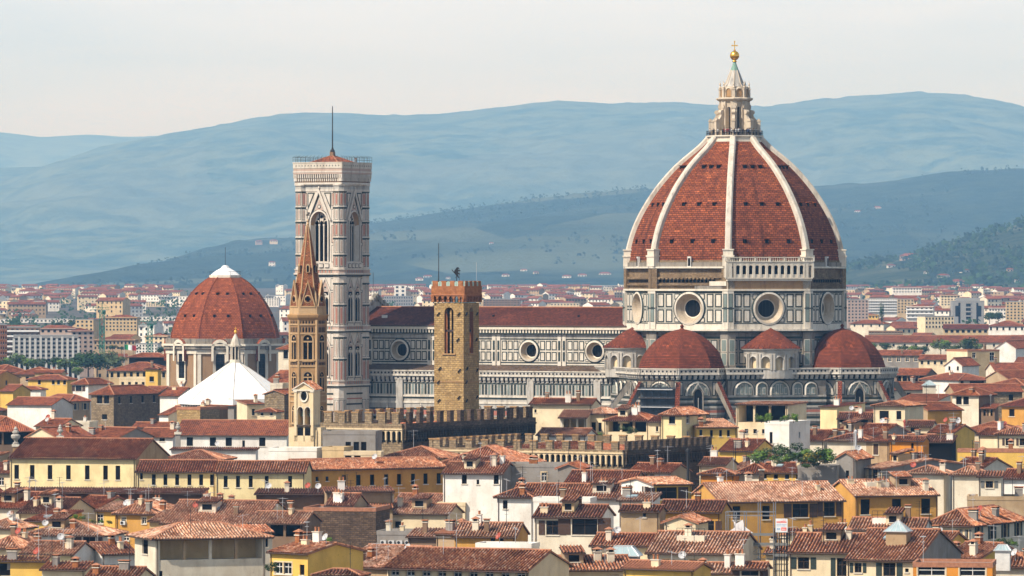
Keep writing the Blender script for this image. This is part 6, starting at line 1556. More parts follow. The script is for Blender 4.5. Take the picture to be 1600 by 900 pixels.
hz('B', -30, 222, 650, 598, 'gable', 'brown', 'light', "light tiled roof over a dark open loggia, left of the dark brick wall", -14, 880, lg=(655, 716, 3, 3.0, 'void'), vb=720, chim=2, ant=2)
hz('B', -60, 75, 692, 660, 'shed', 'offwhite', 'mid', "arched loggia house with a low red roof left of the yellow gable house", 20, 815, w=[(2, 700, 765, 28)], vb=790)
hz('B', 62, 246, 788, 740, 'gable', 'yellow', 'mid', "bright yellow gable house with white shuttered windows and a red roof", -42, 742, w=[([105, 148], 836, 892, 40, 'f'), ([218], 845, 892, 24)], vb=900, side='yellow', d=11)
hz('B', 370, 660, 856, 755, 'gable', 'tan', 'light', "pale striped roof right behind the bright yellow gable house", -34, 772, vb=870, dish=1, chim=2)
hz('B', 612, 1280, 856, 772, 'gable', 'cream', 'mid', "very long weathered red roof with a dark eave across the front", -24, 712, w=[(9, 872, 905, 40, 'f')], vb=900, chim=0, sky=0, ant=2, over=1.3)
hz('B', 712, 940, 714, 676, 'shed', 'brown', 'light', "light tiled lean-to with a row of chimneys left of a curved tan wall", -14, 838, vb=740, chim=2)
hz('B', 845, 935, 700, 668, 'shed', 'tan', 'ridge', "tan rounded gable wall between two pale tiled roofs", -35, 832, vb=755)
hz('B', 930, 1215, 712, 650, 'gable', 'ochre', 'light', "ochre house with a wide light tiled roof and white chimney pots", -10, 826, w=[([1110, 1150], 718, 745, 20)], vb=760, chim=3)
hz('B', 566, 725, 690, 672, 'flat', 'grey', 'flat', "dark grey service block covered with air conditioners", -10, 850, vb=760, d=8, ac=4, chim=2)
hz('B', 330, 455, 562, 512, 'gable', 'tan', 'dark', "small dark gabled roof beside the three dishes", -28, 908, vb=575, dish=1, d=5)
hz('B', 1030, 1290, 748, 744, 'flat', 'white', 'flat', "thin white parapet terrace above the long weathered red roof", -14, 775, vb=775, d=5, chim=0, ant=1)
hz('B', 280, 480, 892, 868, 'hip', 'tan', 'dark', "low dark red roof at the bottom right of the bright yellow gable house", -14, 728, vb=920)
hz('B', 1130, 1290, 525, 485, 'hip', 'white', 'dark', "dark hipped roof over a white corner below the grey gable wall", -14, 900, w=[([1168], 545, 585, 22)], vb=620)
# --- right of centre
hz('C', 85, 372, 92, 68, 'gable', 'cream', 'red', "cream house with a wide low red roof directly in front of the cathedral nave", -16, 1150, w=[([110, 320], 120, 135, 10)], vb=160)
hz('C', 225, 350, 152, 120, 'shed', 'offwhite', 'mid', "open roof terrace with cream pillars and a pale canopy roof", -10, 1108, lg=(156, 210, 3, 3.0, 'buff'), vb=215, chim=0, over=1.2)
hz('C', 350, 440, 135, 110, 'hip', 'cream', 'light', "cream belvedere with arched openings and an orange-tiled roof", -30, 1112, w=[([382], 180, 225, 22), ([412], 180, 222, 16)], vb=235, chim=0)
hz('C', 120, 345, 236, 208, 'gable', 'white', 'mid', "low white house with a bright orange roof behind the lower battlements", -18, 1065, w=[([170], 236, 252, 34)], vb=255, chim=0)
hz('C', 440, 640, 168, 126, 'hip', 'cream', 'red', "house with a dark roof loggia and a red hipped roof left of the tower house", -18, 1105, lg=(172, 225, 2, 3.5, 'void'), vb=240, chim=2)
hz('C', 640, 700, 175, 150, 'shed', 'cream', 'red', "narrow cream house with one small window touching the planted loggia", -18, 1098, w=[([680], 200, 222, 10)], vb=245, chim=0)
hz('C', 702, 795, 140, 106, 'hip', 'paleyellow', 'mid', "pale yellow tower house with a pyramid roof and tall dark window", -26, 1090, w=[([750], 146, 186, 30)], sw=[(2, 146, 186, 1.7, 'f'), (2, 225, 245, 1.1, 'f')], vb=250, d=12, chim=0, ant=0)
hz('C', 865, 1055, 202, 162, 'shed', 'yellow', 'light', "yellow low house with arched windows and a pale orange roof right of the tower house", 10, 1092, w=[([885], 214, 240, 14), ([935, 978, 1015], 216, 246, 14)], vb=255, d=14)
hz('C', 1052, 1290, 96, 84, 'shed', 'cream', 'mid', "wide cream house with a deep black roof loggia and thin columns under the cathedral apse", -22, 1120, lg=(100, 180, 2, 5.0, 'void'), w=[([1100, 1140, 1180], 212, 232, 16)], vb=240, d=12, chim=0, ant=0)
hz('C', 975, 1130, 310, 258, 'gable', 'yellow', 'red', "red roof over a yellow wall right of the lower battlements", -22, 1012, vb=345)
hz('C', 550, 742, 410, 372, 'gable', 'white', 'red', "white house with three small windows and a shaded grey gable under the battlements", -26, 930, w=[([596, 626, 654], 420, 452, 20, 'f')], vb=460, side='tan')
hz('C', -40, 240, 375, 358, 'flat', 'grey', 'flat', "stained grey plaster wall with a single window below the stone wing", -10, 940, w=[([150], 415, 455, 24, 'f')], vb=470, d=10, chim=2)
hz('C', 215, 318, 392, 372, 'gablefront', 'grey', 'red', "stained grey gable end left of the dark red roof", -10, 935, vb=470, d=10, chim=0)
hz('C', 245, 560, 470, 406, 'gable', 'tan', 'red', "dark red roof stretching under the corbelled arches", -14, 915, vb=480, chim=1, ant=3)
hz('C', -10, 560, 532, 468, 'gable', 'white', 'mid', "broad weathered red roof with pale streaks and shuttered windows on its left", -12, 900, w=[([25, 85], 540, 590, 26, 's')], vb=555, chim=1, ant=4)
hz('C', 663, 842, 468, 437, 'gable', 'yellow', 'light', "yellow tower house with a wide studio window and a lit white side wall", 24, 852, w=[([725], 484, 540, 98, 'b')], sw=[(2, 482, 512, 1.0, 'b')], vb=575, side='white', d=12, chim=0, ant=1)
hz('C', 500, 660, 542, 508, 'shed', 'white', 'light', "small roof with a white skylight left of the yellow studio tower", -16, 842, vb=590, sky=2, chim=1)
hz('C', 104, 412, 620, 566, 'gable', 'offwhite', 'dark', "large cream house with two big dark windows and a striped dark red roof", -13, 790, w=[([190], 640, 708, 58, 'b'), ([340], 626, 706, 118, 'b')], vb=760, side='white', pipes=True, chim=2)
hz('C', 100, 365, 534, 528, 'flat', 'white', 'flat', "white roof terrace with a dish behind the large cream house", -12, 812, vb=575, d=5, chim=1, ant=1)
hz('C', 510, 690, 592, 568, 'gable', 'tan', 'dark', "shaded grey-tan house with a dark roof between the cream house and the studio tower", -14, 806, w=[([620], 605, 625, 16)], vb=700, chim=1)
hz('C', 690, 975, 596, 545, 'gable', 'ochre', 'dark', "ochre house with a very dark roof and a black balcony opening", -12, 822, w=[([915], 640, 690, 62, 'b')], vb=700, chim=1)
hz('C', 715, 860, 645, 618, 'gablefront', 'cream', 'mid', "cream gabled dormer house in front of the dark roof", -14, 800, vb=695, d=9)
hz('C', 635, 1052, 790, 692, 'gable', 'offwhite', 'light', "very large striped pale tile roof left of the scaffold tower", -14, 762, w=[([720, 850], 822, 850, 40, 'g')], vb=850, chim=1, ant=1)
hz('C', 372, 640, 755, 700, 'gable', 'cream', 'mid', "striped tile roof beside the green glass skylight", -14, 770, vb=770, chim=1)
hz('C', 525, 850, 862, 832, 'gable', 'yellow', 'ridge', "bright yellow gable wall cut by the lower border, right of the long red roof", -30, 700, vb=900, side='yellow', chim=1)
hz('C', 725, 1080, 880, 838, 'gable', 'cream', 'light', "low pale striped roof along the bottom between the yellow wall and the white corner", -12, 712, vb=900, chim=2)
hz('C', 1040, 1180, 862, 836, 'gable', 'offwhite', 'mid', "white corner house with a brown framed window under a small roof at the bottom", -14, 708, w=[([1115], 868, 900, 80, 'b')], vb=900)
hz('C', 975, 1560, 546, 460, 'gable', 'ochre', 'light', "long ochre palazzo, left half, with a broad sunlit pale tile roof", 16, 872, w=[([1050, 1190], 570, 634, 36), ([1354], 562, 626, 74, 'b'), ([1492], 554, 622, 54, 'b')], vb=690, chim=3)
hz('D', 405, 800, 518, 448, 'gable', 'ochre', 'light', "ochre palazzo, right half, with three tall dark windows and three white chimneys", 16, 890, w=[([453, 603, 743], 540, 610, 45)], vb=640, chim=4)
hz('C', 862, 985, 548, 470, 'gable', 'tan', 'red', "dark red roof slope at the left end of the long ochre palazzo", -30, 880, vb=600, chim=1, ac=1)
hz('C', 885, 1040, 420, 395, 'hip', 'orange', 'dark', "low dark roof with an orange strip of wall left of the roof garden", -14, 965, vb=440)
hz('C', 880, 1000, 375, 345, 'gable', 'cream', 'dark', "striped dark roof with potted plants on a terrace below the dark battlements", -20, 975, vb=400)
hz('C', 1000, 1060, 400, 330, 'shed', 'white', 'mid', "steep narrow roof on a white gable left of the roof garden", -38, 985, vb=440)
hz('C', 1055, 1200, 412, 370, 'hip', 'offwhite', 'red', "red roof just below the left end of the roof garden", -14, 968, vb=450)
hz('D', -15, 98, 176, 172, 'flat', 'white', 'flat', "tall white tower house with one arched window, carrying a green pergola", -24, 1020, w=[([15], 225, 280, 14)], vb=310, d=11, chim=0, ant=0, sw=[(1, 228, 255, .8)])
# --- right quarter
hz('D', 246, 322, 104, 84, 'shed', 'paleyellow', 'dark', "slim yellow tower house in front of the right apse", -28, 1185, sw=[(2, 92, 112, .9), (2, 150, 170, .9)], vb=210, d=15, chim=1)
hz('D', 497, 640, 100, 78, 'hip', 'cream', 'mid', "cream pavilion with dark windows and a pyramid roof right of the apse", -22, 1160, w=[([545], 125, 165, 42), ([612], 125, 165, 22)], vb=215, d=13, chim=0)
hz('D', 330, 525, 160, 134, 'gable', 'brown', 'dark', "dark brown roof with a long window strip between the slim yellow tower and the pavilion", -12, 1172, w=[(4, 165, 182, 32)], vb=190)
hz('D', 310, 520, 235, 186, 'gable', 'tan', 'red', "red roof with a grey shaded gable below the dark brown roof", -34, 1085, vb=260, side='grey', dish=1)
hz('D', 140, 260, 262, 215, 'gable', 'offwhite', 'red', "red roofs behind the white pergola tower", -20, 1090, vb=285)
hz('D', 280, 470, 262, 232, 'hip', 'offwhite', 'dark', "low dark roof behind the roof garden trees", -18, 1045, vb=320)
hz('D', -40, 165, 412, 368, 'gable', 'yellow', 'red', "red roofed yellow house directly below the roof garden", -22, 966, vb=450, sky=1, side='yellow', w=[(4, 425, 445, 20)])
hz('D', 140, 322, 382, 376, 'flat', 'grey', 'flat', "pale grey stucco block carrying the right part of the roof garden", -10, 955, vb=460, d=8, chim=0, ant=0)
hz('D', 322, 408, 345, 318, 'gablefront', 'grey', 'mid', "tall grey gabled house with a chimney stack right of the roof garden", -20, 958, w=[([372], 405, 440, 14)], vb=450, d=10)
hz('D', 462, 566, 268, 242, 'gable', 'tan', 'red', "tan house with brown shuttered windows joined to a bright yellow gable", -30, 1035, w=[([506], 280, 332, 24, 's'), ([470], 285, 330, 14)], vb=345, side='yellow', d=14)
hz('D', 575, 725, 262, 245, 'gable', 'orange', 'red', "orange house with one slit window next to the bright yellow gable", -20, 1028, w=[([676], 276, 306, 10)], vb=340)
hz('D', 728, 860, 270, 240, 'shed', 'void', 'dark', "dark open terrace roof right of the orange house", -14, 1040, vb=330)
hz('D', 432, 528, 392, 345, 'gable', 'cream', 'light', "cream house with grey shutters, an orange roof and a long grey shaded side", -58, 962, w=[([500], 400, 452, 24, 'g')], vb=455, side='grey', d=22)
hz('D', 652, 822, 416, 382, 'hip', 'offwhite', 'light', "orange tiled roof with two air conditioners and a dish under it", -14, 950, vb=440, dish=1, ac=2)
hz('D', 865, 990, 420, 385, 'hip', 'offwhite', 'light', "sunlit orange roof between the air-conditioned house and the shuttered tower", -16, 945, vb=440)
hz('D', 870, 1000, 392, 345, 'gable', 'offwhite', 'red', "house with a white gable and a red roof behind the orange roofs", -34, 985, vb=430, side='offwhite')
hz('D', 985, 1092, 432, 408, 'shed', 'offwhite', 'mid', "cream roof tower with closed grey shutters and a tiled cap above the ochre palazzo", -8, 868, w=[([1038], 455, 487, 34, 'g')], vb=520, d=6, chim=0, ant=0)
hz('D', 935, 1200, 528, 520, 'flat', 'tan', 'flat', "stained terrace block with planters around the shuttered roof tower", -6, 866, vb=600, d=9, w=[([1070], 570, 590, 30)], chim=1)
hz('D', 890, 1200, 306, 300, 'flat', 'yellow', 'ridge', "long bright yellow parapet wall with a row of small pots", -8, 1005, vb=345, d=5, chim=2, ant=0)
hz('D', 1075, 1230, 232, 198, 'hip', 'cream', 'mid', "cream house with two dark windows above the yellow parapet wall", -14, 1070, w=[([1126, 1190], 255, 288, 22, 'b')], vb=300)
hz('D', 866, 985, 48, 16, 'hip', 'offwhite', 'red', "grey-white roof tower with twin brown arches and a red pyramid roof", -28, 1232, w=[([896, 928], 60, 96, 26)], vb=160, side='brown', d=9, chim=1, ant=0)
hz('D', 650, 765, 196, 172, 'gable', 'cream', 'dark', "small cream roof cabin with an air conditioner and a red pipe", -14, 1135, w=[([688], 205, 225, 38)], vb=230, ac=1)
hz('D', 745, 952, 655, 560, 'hip', 'offwhite', 'mid', "house with a hipped roof and a planted balcony, below the shuttered roof tower", -26, 800, w=[([905, 925], 680, 750, 20, 'g')], sw=[(4, 672, 735, 1.5, 'o')], vb=755, d=22, chim=2, ant=1, dish=1)
hz('D', 100, 400, 786, 700, 'gable', 'cream', 'mid', "weathered cream house with green shutters and a striped brown roof at the bottom", -14, 742, w=[([168], 815, 868, 52, 'o'), ([345], 815, 900, 46, 'o')], vb=900, chim=1)
hz('D', 372, 690, 820, 678, 'gable', 'cream', 'mid', "cream house with a glass lantern roof light and a shaded grey gable end", -20, 730, w=[([425], 840, 886, 34, 'o'), ([568], 838, 900, 54, 'o'), ([648], 862, 880, 10)], vb=900, side='grey', chim=0, sky=1)  # gable end coloured grey for the shadow on it
hz('D', 682, 1050, 838, 830, 'flat', 'orange', 'ridge', "modern orange house with wide white-framed windows at the bottom", -8, 704, w=[([768], 856, 900, 128, 'f'), ([958], 856, 900, 120, 'f')], vb=900, d=9, chim=0)
hz('D', 380, 720, 680, 628, 'gable', 'white', 'light', "pale striped roof with a white curved gable behind the glass lantern house", -14, 785, vb=690, chim=2)
hz('D', 835, 990, 812, 742, 'gable', 'yellow', 'mid', "striped roof falling right of the grey gable end", -36, 762, vb=835)
hz('D', 1012, 1260, 850, 788, 'hip', 'offwhite', 'mid', "striped brown roof with a white roof light in the lower right corner", -14, 722, vb=900, sky=1, dish=2)
hz('D', 730, 830, 752, 692, 'gable', 'yellow', 'mid', "small striped roof over a yellow wall right of the grey gable end", -24, 770, vb=830)
hz('D', -10, 110, 790, 762, 'gable', 'cream', 'mid', "low roof behind the scaffold tower", -14, 790, vb=820)
hz('D', 85, 372, 700, 678, 'shed', 'cream', 'mid', "low tiled strip with chimneys right of the white building sign", -10, 800, vb=705, chim=3)
hz('D', 1100, 1260, 440, 400, 'gable', 'white', 'red', "white house with paired windows near the right border behind the roof tower", -20, 930, w=[(3, 405, 435, 18, 'b')], vb=440)
hz('D', 640, 760, 260, 236, 'gable', 'white', 'mid', "low white wall and red roof right of the orange house roof", -22, 1085, vb=262)
hz('D', 760, 870, 225, 190, 'gable', 'yellow', 'red', "yellow walled roof left of the yellow parapet", -32, 1110, vb=250, dish=2)
hz('D', 990, 1075, 235, 205, 'gable', 'cream', 'red', "cream gable with a lit wall left of the cream house", -36, 1120, vb=250)
hz('D', 1000, 1062, 112, 90, 'shed', 'brown', 'mid', "open brown shed with posts right of the twin-arched tower", -16, 1230, lg=(115, 150, 2, 2.0, 'void'), vb=155, chim=0)
# --- farther right
hz('E', 265, 515, 655, 628, 'gable', 'grey', 'red_far'.replace('_far', ''), "long grey palace wing with five white arched windows and a red roof", -12, 2000, w=[(5, 668, 694, 22, 'f')], vb=720)
hz('E', 510, 735, 680, 655, 'gable', 'cream', 'red', "cream wing with many small windows right of the grey palace wing", -12, 1960, w=[(6, 690, 710, 14)], vb=720)
hz('E', 790, 985, 624, 615, 'flat', 'buff', 'ridge', "buff corner block with two tall dark glazed windows", 25, 1810, w=[([830], 640, 672, 22, 'f'), ([940], 640, 690, 30, 'f')], vb=715, d=14, side='cream')
hz('E', 665, 760, 712, 672, 'gablefront', 'white', 'red', "white pavilion house with a broad gable near the buff corner block", -25, 1760, w=[(2, 722, 745, 12)], vb=760, d=16)
hz('E', 740, 940, 800, 762, 'hip', 'offwhite', 'mid', "pale house with a pinkish door and a wide sunlit red hipped roof", 26, 1610, w=[([700 + 60], 805, 835, 22), ([850], 808, 836, 90)], vb=840, d=22, side='white')
hz('E', 370, 545, 770, 735, 'gable', 'brown', 'red', "dark shaded house with a deep loggia right of the cathedral's last dome", -22, 1640, lg=(775, 825, 5, 2.0, 'void'), vb=830)
hz('E', 960, 1075, 612, 572, 'gablefront', 'white', 'red', "white gable-fronted house near the right border, above the dark barn", -18, 2080, w=[([985], 605, 620, 14)], vb=655, d=30)
hz('E', 200, 1110, 580, 541, 'gable', 'offwhite', 'red', "extremely long red roof stretching behind the green trees", -3, 2420, w=[(14, 590, 606, 12)], vb=610, pitch=14)
hz('E', 215, 415, 515, 500, 'flat', 'brown', 'flat', "long low dark grey flat-roofed building with a white chimney", -4, 2700, w=[(12, 518, 528, 10)], vb=540, d=20)
hz('E', 655, 915, 500, 476, 'gable', 'buff', 'dark', "buff building with eight windows and a dark brown roof", -4, 2800, w=[(8, 508, 525, 18)], vb=535)
hz('E', 915, 1130, 485, 455, 'hip', 'white', 'red', "white terraced house with red roofs near the right border", -10, 2950, w=[(6, 492, 510, 12)], vb=520)
hz('E', 110, 300, 470, 450, 'hip', 'offwhite', 'red', "pale house with a red roof beside the cypress", -20, 3100, w=[(4, 476, 490, 10)], vb=500)
# --- farther left
hz('F', 610, 940, 535, 490, 'hip', 'buff', 'red', "market hall with a broad red lower roof beside the domed chapel", -8, 1850, w=[(9, 545, 575, 16)], vb=560, chim=0)
hz('F', 725, 940, 458, 438, 'hip', 'glass', 'red', "raised glazed upper roof of the market hall", -8, 1865, vb=490, chim=0, w=())
hz('F', 155, 380, 585, 560, 'hip', 'yellow', 'red', "pale yellow house with a balcony and a red roof in front of the trees", -14, 1760, w=[([220, 300, 330, 365], 592, 614, 16)], vb=660)
hz('F', 195, 350, 545, 534, 'gable', 'buff', 'red', "small buff attic storey above the pale yellow house", -14, 1772, w=[([290], 548, 560, 24)], vb=560)
hz('F', 410, 500, 605, 580, 'hip', 'white', 'red', "white house with a shuttered window and a low pyramid roof left of the stone house", -20, 1665, w=[([443], 628, 655, 34, 'b')], vb=670, d=16)
hz('F', 818, 888, 524, 514, 'hip', 'yellow', 'dark', "small yellow tower with one dark window left of the domed chapel", -14, 1700, w=[([853], 570, 598, 26)], vb=625)
hz('F', 670, 825, 575, 560, 'flat', 'cream', 'flat', "cream balustraded terrace house left of the small yellow tower", -8, 1710, w=[(4, 600, 620, 16)], vb=625, d=10)
hz('F', 95, 230, 640, 626, 'hip', 'white', 'red', "low white house with dark gaps below the pale yellow house", -16, 1640, vb=690)
hz('F', 0, 75, 650, 615, 'gable', 'yellow', 'mid', "yellow house with an orange lit roof along the left border", -22, 1600, vb=690)
# ---------------------------------------------------------------- cream bell gable in front of the spire
def build_bell_gable():
    Y = 1006.0; z = lambda y: WZ(y, Y) ; s = Y / F
    o = empty("bell_gable", (WX(475, Y), Y, 0), rad(-20), "cream stone bell gable with two arched openings, a round hole and a little tiled roof", "bell tower")
    b = MB(); fr = frame(0, 0, 0); hw = 2.35; d = 3.2
    zt = z(627); zo0, zo1 = z(664), z(636)
    b.box(-hw - 1.6, hw + 1.4, .6, d, 0, z(668), 'creamstone'); b.box(-hw - .5, hw + .5, .3, d, 0, z(672), 'creamstone')
    for u0, u1 in ((-hw, -1.55), (-.18, .18), (1.55, hw)): b.box(u0, u1, 0, d, z(690), zt, 'creamstone')
    b.box(-hw, hw, 0, d, 0, zo0 - 2.0, 'creamstone'); b.box(-hw, hw, .02, d, zo0 - .35, zo0, 'creamstone')
    for uc in (-.86, .86):
        b.box(uc - .69, uc + .69, d - .3, d - .1, zo0 - 2, zo0 + 5, 'void'); up = arch(uc, zo0, 1.37, zo1 - zo0)[2:]
        for p, q in zip(up, up[1:]): b.poly([fr(p[0], 0, p[1]), fr(q[0], 0, q[1]), fr(q[0], 0, zt), fr(p[0], 0, zt)], 'creamstone')
        ring(b, fr, arch(uc, zo0, 1.65, zo1 - zo0 + .15), arch(uc, zo0, 1.37, zo1 - zo0), .1, .1, 'trim')
        b.box(uc - .69, uc + .69, .1, .3, zo0 - 2.0, zo0 - .6, 'void')
    b.box(-1.7, 1.7, -.25, .1, zo0 - .3, zo0, 'wood')
    for s_ in (-1, 1): b.box(s_ * 2.0 - .3, s_ * 2.0 + .3, -.18, .1, zo0 - 2, z(611), 'creamstone'); b.box(s_ * 2.0 - .4, s_ * 2.0 + .4, -.28, .1, z(613), z(610.5), 'trim')
    b.box(-hw, hw, 0, d, zt, z(611), 'creamstone'); b.box(-hw - .2, hw + .2, -.3, d + .1, z(611), z(608.5), 'trim')
    b.poly([(-hw, 0, z(608.5)), (hw, 0, z(608.5)), (0, 0, z(597.5))], 'creamstone'); b.poly([(-hw, d, z(608.5)), (hw, d, z(608.5)), (0, d, z(597.5))], 'creamstone')
    ring(b, fr, disc(0, z(618.5), 1.05, 20, 1.2), disc(0, z(618.5), .72, 20, .88), .22, .1, 'trim'); b.prism(disc(0, z(618.5), .72, 20, .88), fr, .0, .04, 'void')
    for s_ in (-1, 1): b.prism([(s_ * (hw + .3), z(608)), (s_ * (hw + .3), z(609.5)), (0, z(598.5)), (0, z(596.5))], fr, -.1, .35, 'trim')
    b.build("tower_body", o)
    r = MB(); e = hw + .5
    roof_face(r, [(-e, d + .4, z(609)), (-e, -.35, z(609)), (0, -.35, z(595.8)), (0, d + .4, z(595.8))], 'mid'); roof_face(r, [(e, -.35, z(609)), (e, d + .4, z(609)), (0, d + .4, z(595.8)), (0, -.35, z(595.8))], 'mid'); r.build("roof", o)
    for uc in (-.86, .86):
        m = MB(); m.tube((uc - .6, 1.4, zo1 - .6), (uc + .6, 1.4, zo1 - .6), .08, 'wood'); m.lathe([(.12, zo1 - .7), (.25, zo1 - .85), (.3, zo1 - 1.3), (.5, zo1 - 1.75)], 10, 'copper', (uc, 1.4)); m.build("bell", o)
build_bell_gable()
bpy.data.objects['bell_gable'].scale = (.84, 1, 1)

# ---------------------------------------------------------------- small roof-top things
def build_urns():
    for i, (px, py0, py1, Y, lab) in enumerate(((24.5, 694, 666, 1130, "carved stone urn on a pier in front of the dark open belvedere"), (94, 681, 663, 1140, "weathered stone urn finial among the small red roofs right of the belvedere"), (278, 675, 659, 1160, "small stone urn finial left of the white church house"))):
        z0, z1 = WZ(py0, Y), WZ(py1, Y); h = z1 - z0
        o = empty("stone_urn", (WX(px, Y), Y, z0), 0, lab, "urn", "stone urns on the roofs")
        m = MB(); m.lathe([(r_ * h, t * h) for r_, t in ((.16, 0), (.17, .08), (.08, .12), (.10, .22), (.24, .34), (.27, .46), (.24, .52), (.13, .58), (.19, .63), (.18, .72), (.09, .78), (.12, .85), (.07, .93), (.01, 1.0))], 12, 'marblegrey'); m.build("vase", o)
        m = MB(); m.box(-.55, .55, -.55, .55, -16, 0, 'tanstone' if i == 0 else 'grey'); m.box(-.75, .75, -.75, .75, -.5, 0, 'trim'); m.build("pier", o)
build_urns()

def person_mesh(cl, lg):
    m = MB()
    def rg(cx, rx, ry, z, n=8): return [(cx + rx * math.cos(2 * math.pi * i / n), ry * math.sin(2 * math.pi * i / n), z) for i in range(n)]
    for s_ in (-1, 1): m.loft([rg(s_ * .10, .055, .09, 0), rg(s_ * .10, .05, .06, .1), rg(s_ * .10, .06, .07, .45), rg(s_ * .09, .085, .10, .82)], lg)
    m.loft([rg(0, .17, .12, .78), rg(0, .16, .11, .98), rg(0, .19, .12, 1.2), rg(0, .21, .12, 1.38), rg(0, .10, .08, 1.46), rg(0, .055, .06, 1.5)], cl)
    for s_ in (-1, 1): m.loft([rg(s_ * .21, .05, .06, 1.40), rg(s_ * .26, .045, .05, 1.12), rg(s_ * .24, .035, .04, .86)], cl)
    m.loft([rg(0, .05, .055, 1.48), rg(0, .075, .09, 1.58), rg(0, .08, .10, 1.66)], 'skin'); m.loft([rg(0, .082, .102, 1.65), rg(0, .08, .10, 1.73), rg(0, .03, .04, 1.78)], 'cloth0')
    o = m.build("person"); me = o.data; bpy.data.objects.remove(o); return me
PM = [person_mesh('cloth%d' % c, 'cloth%d' % l) for c, l in ((0, 0), (1, 3), (2, 0), (3, 4), (4, 0), (1, 0))]
def put_people():
    mw = Matrix.Translation((DX, DY, 0)) @ Matrix.Rotation(ROT, 4, 'Z')
    for i in range(30):
        k = R.choice((4, 5, 5, 6, 6, 6, 7)); a, b = Vector(octv(6.7, 91.0)[k]), Vector(octv(6.7, 91.0)[(k + 1) % 8])
        p = mw @ (a.lerp(b, R.uniform(.05, .95)) * 1.0); p = Vector((p.x + (DX - p.x) * R.uniform(0, .06), p.y + (DY - p.y) * R.uniform(0, .06), 91.0))
        c = R.randrange(6); o = inst("person", PM[c], None, p, R.uniform(-1, 1), (1.05, 1.05, R.uniform(.95, 1.06)))
        tag(o, "visitor in %s top standing at the railing below the dome's white lantern" % ("a black", "a white", "a red", "a blue", "a brown", "a white")[c], "person", "visitors on the lantern platform")
    for i in range(4):
        A = rad(-29.5); p = Matrix.Translation((WX(519.5, 1346), 1346, 0)) @ Matrix.Rotation(A, 4, 'Z') @ Vector((6.5, R.uniform(-6, 3), 83.6)); c = R.randrange(6)
        tag(inst("person", PM[c], None, p, 1.2, (1, 1, 1.35)), "visitor standing behind the parapet on the bell tower's flat top", "person", "visitors on the bell tower")
put_people()

def build_crane(px, pt, pb, Y, label):
    x = WX(px, Y); g = ground_z(Y); zt = WZ(pt, Y); o = empty("tower_crane", (x, Y, g), rad(25), label, "crane", "green tower cranes"); H = zt - g; w = .9
    m = MB()
    for sx in (-1, 1):
        for sy in (-1, 1): m.tube((sx * w, sy * w, 0), (sx * w, sy * w, H - 3), .15, 'cranegreen', 4)
    n = int(H / 2)
    for i in range(n):
        z0, z1 = i * (H - 3) / n, (i + 1) * (H - 3) / n
        for (a, b) in (((-w, -w), (w, -w)), ((w, -w), (w, w)), ((w, w), (-w, w)), ((-w, w), (-w, -w))):
            m.tube((*a, z0), (*b, z1), .09, 'cranegreen', 3); m.tube((*a, z1), (*b, z1), .08, 'cranegreen', 3)
    m.build("mast", o)
    j = MB()
    for (y, zz) in ((-.6, 0), (.6, 0), (0, 1.2)): j.tube((-5, y, H - 3 + zz), (3.4, y, H - 3 + zz), .12, 'cranegreen', 4)
    for i in range(7): a = -5 + i * 1.2; j.tube((a, -.6, H - 3), (a + .6, 0, H - 1.8), .07, 'cranegreen', 3); j.tube((a + .6, 0, H - 1.8), (a + 1.2, .6, H - 3), .07, 'cranegreen', 3)
    j.tube((0, 0, H - 3), (0, 0, H), .18, 'cranegreen', 4); j.tube((0, 0, H), (-5, 0, H - 1.9), .06, 'cranegreen', 3); j.tube((0, 0, H), (3.4, 0, H - 1.9), .06, 'cranegreen', 3); j.build("jib", o)
    c = MB(); c.box(.2, 1.5, -.7, .7, H - 5, H - 3.2, 'cranegreen'); c.box(.3, 1.4, -.75, -.7, H - 4.6, H - 3.6, 'glass'); c.build("cab", o)
build_crane(159.5, 474, 552, 2450, "tall green lattice tower crane among the apartment blocks")
build_crane(234, 496, 560, 2420, "shorter green lattice tower crane next to the domed chapel")
def build_flag():
    Y = 2300; g = ground_z(Y); o = empty("flag", (WX(194, Y), Y, g), 0, "green, white and red striped flag on a pole above the dark pines", "flag")
    zt = WZ(538, Y) - g; m = MB(); m.tube((0, 0, 0), (0, 0, zt + .5), .12, 'whitepipe', 5); m.build("pole", o)
    for i, k in enumerate(('flaggreen', 'flagwhite', 'flagred')):
        f = MB(); n = 4; x0 = i * 1.7
        for j in range(n):
            a, b = x0 + j * 1.7 / n, x0 + (j + 1) * 1.7 / n; wv = lambda x: .35 * math.sin(x * 1.6)
            f.poly([(a, wv(a), zt - 2.2 - a * .12), (b, wv(b), zt - 2.2 - b * .12), (b, wv(b), zt - b * .12), (a, wv(a), zt - a * .12)], k)
        f.build("stripe", o)
build_flag()

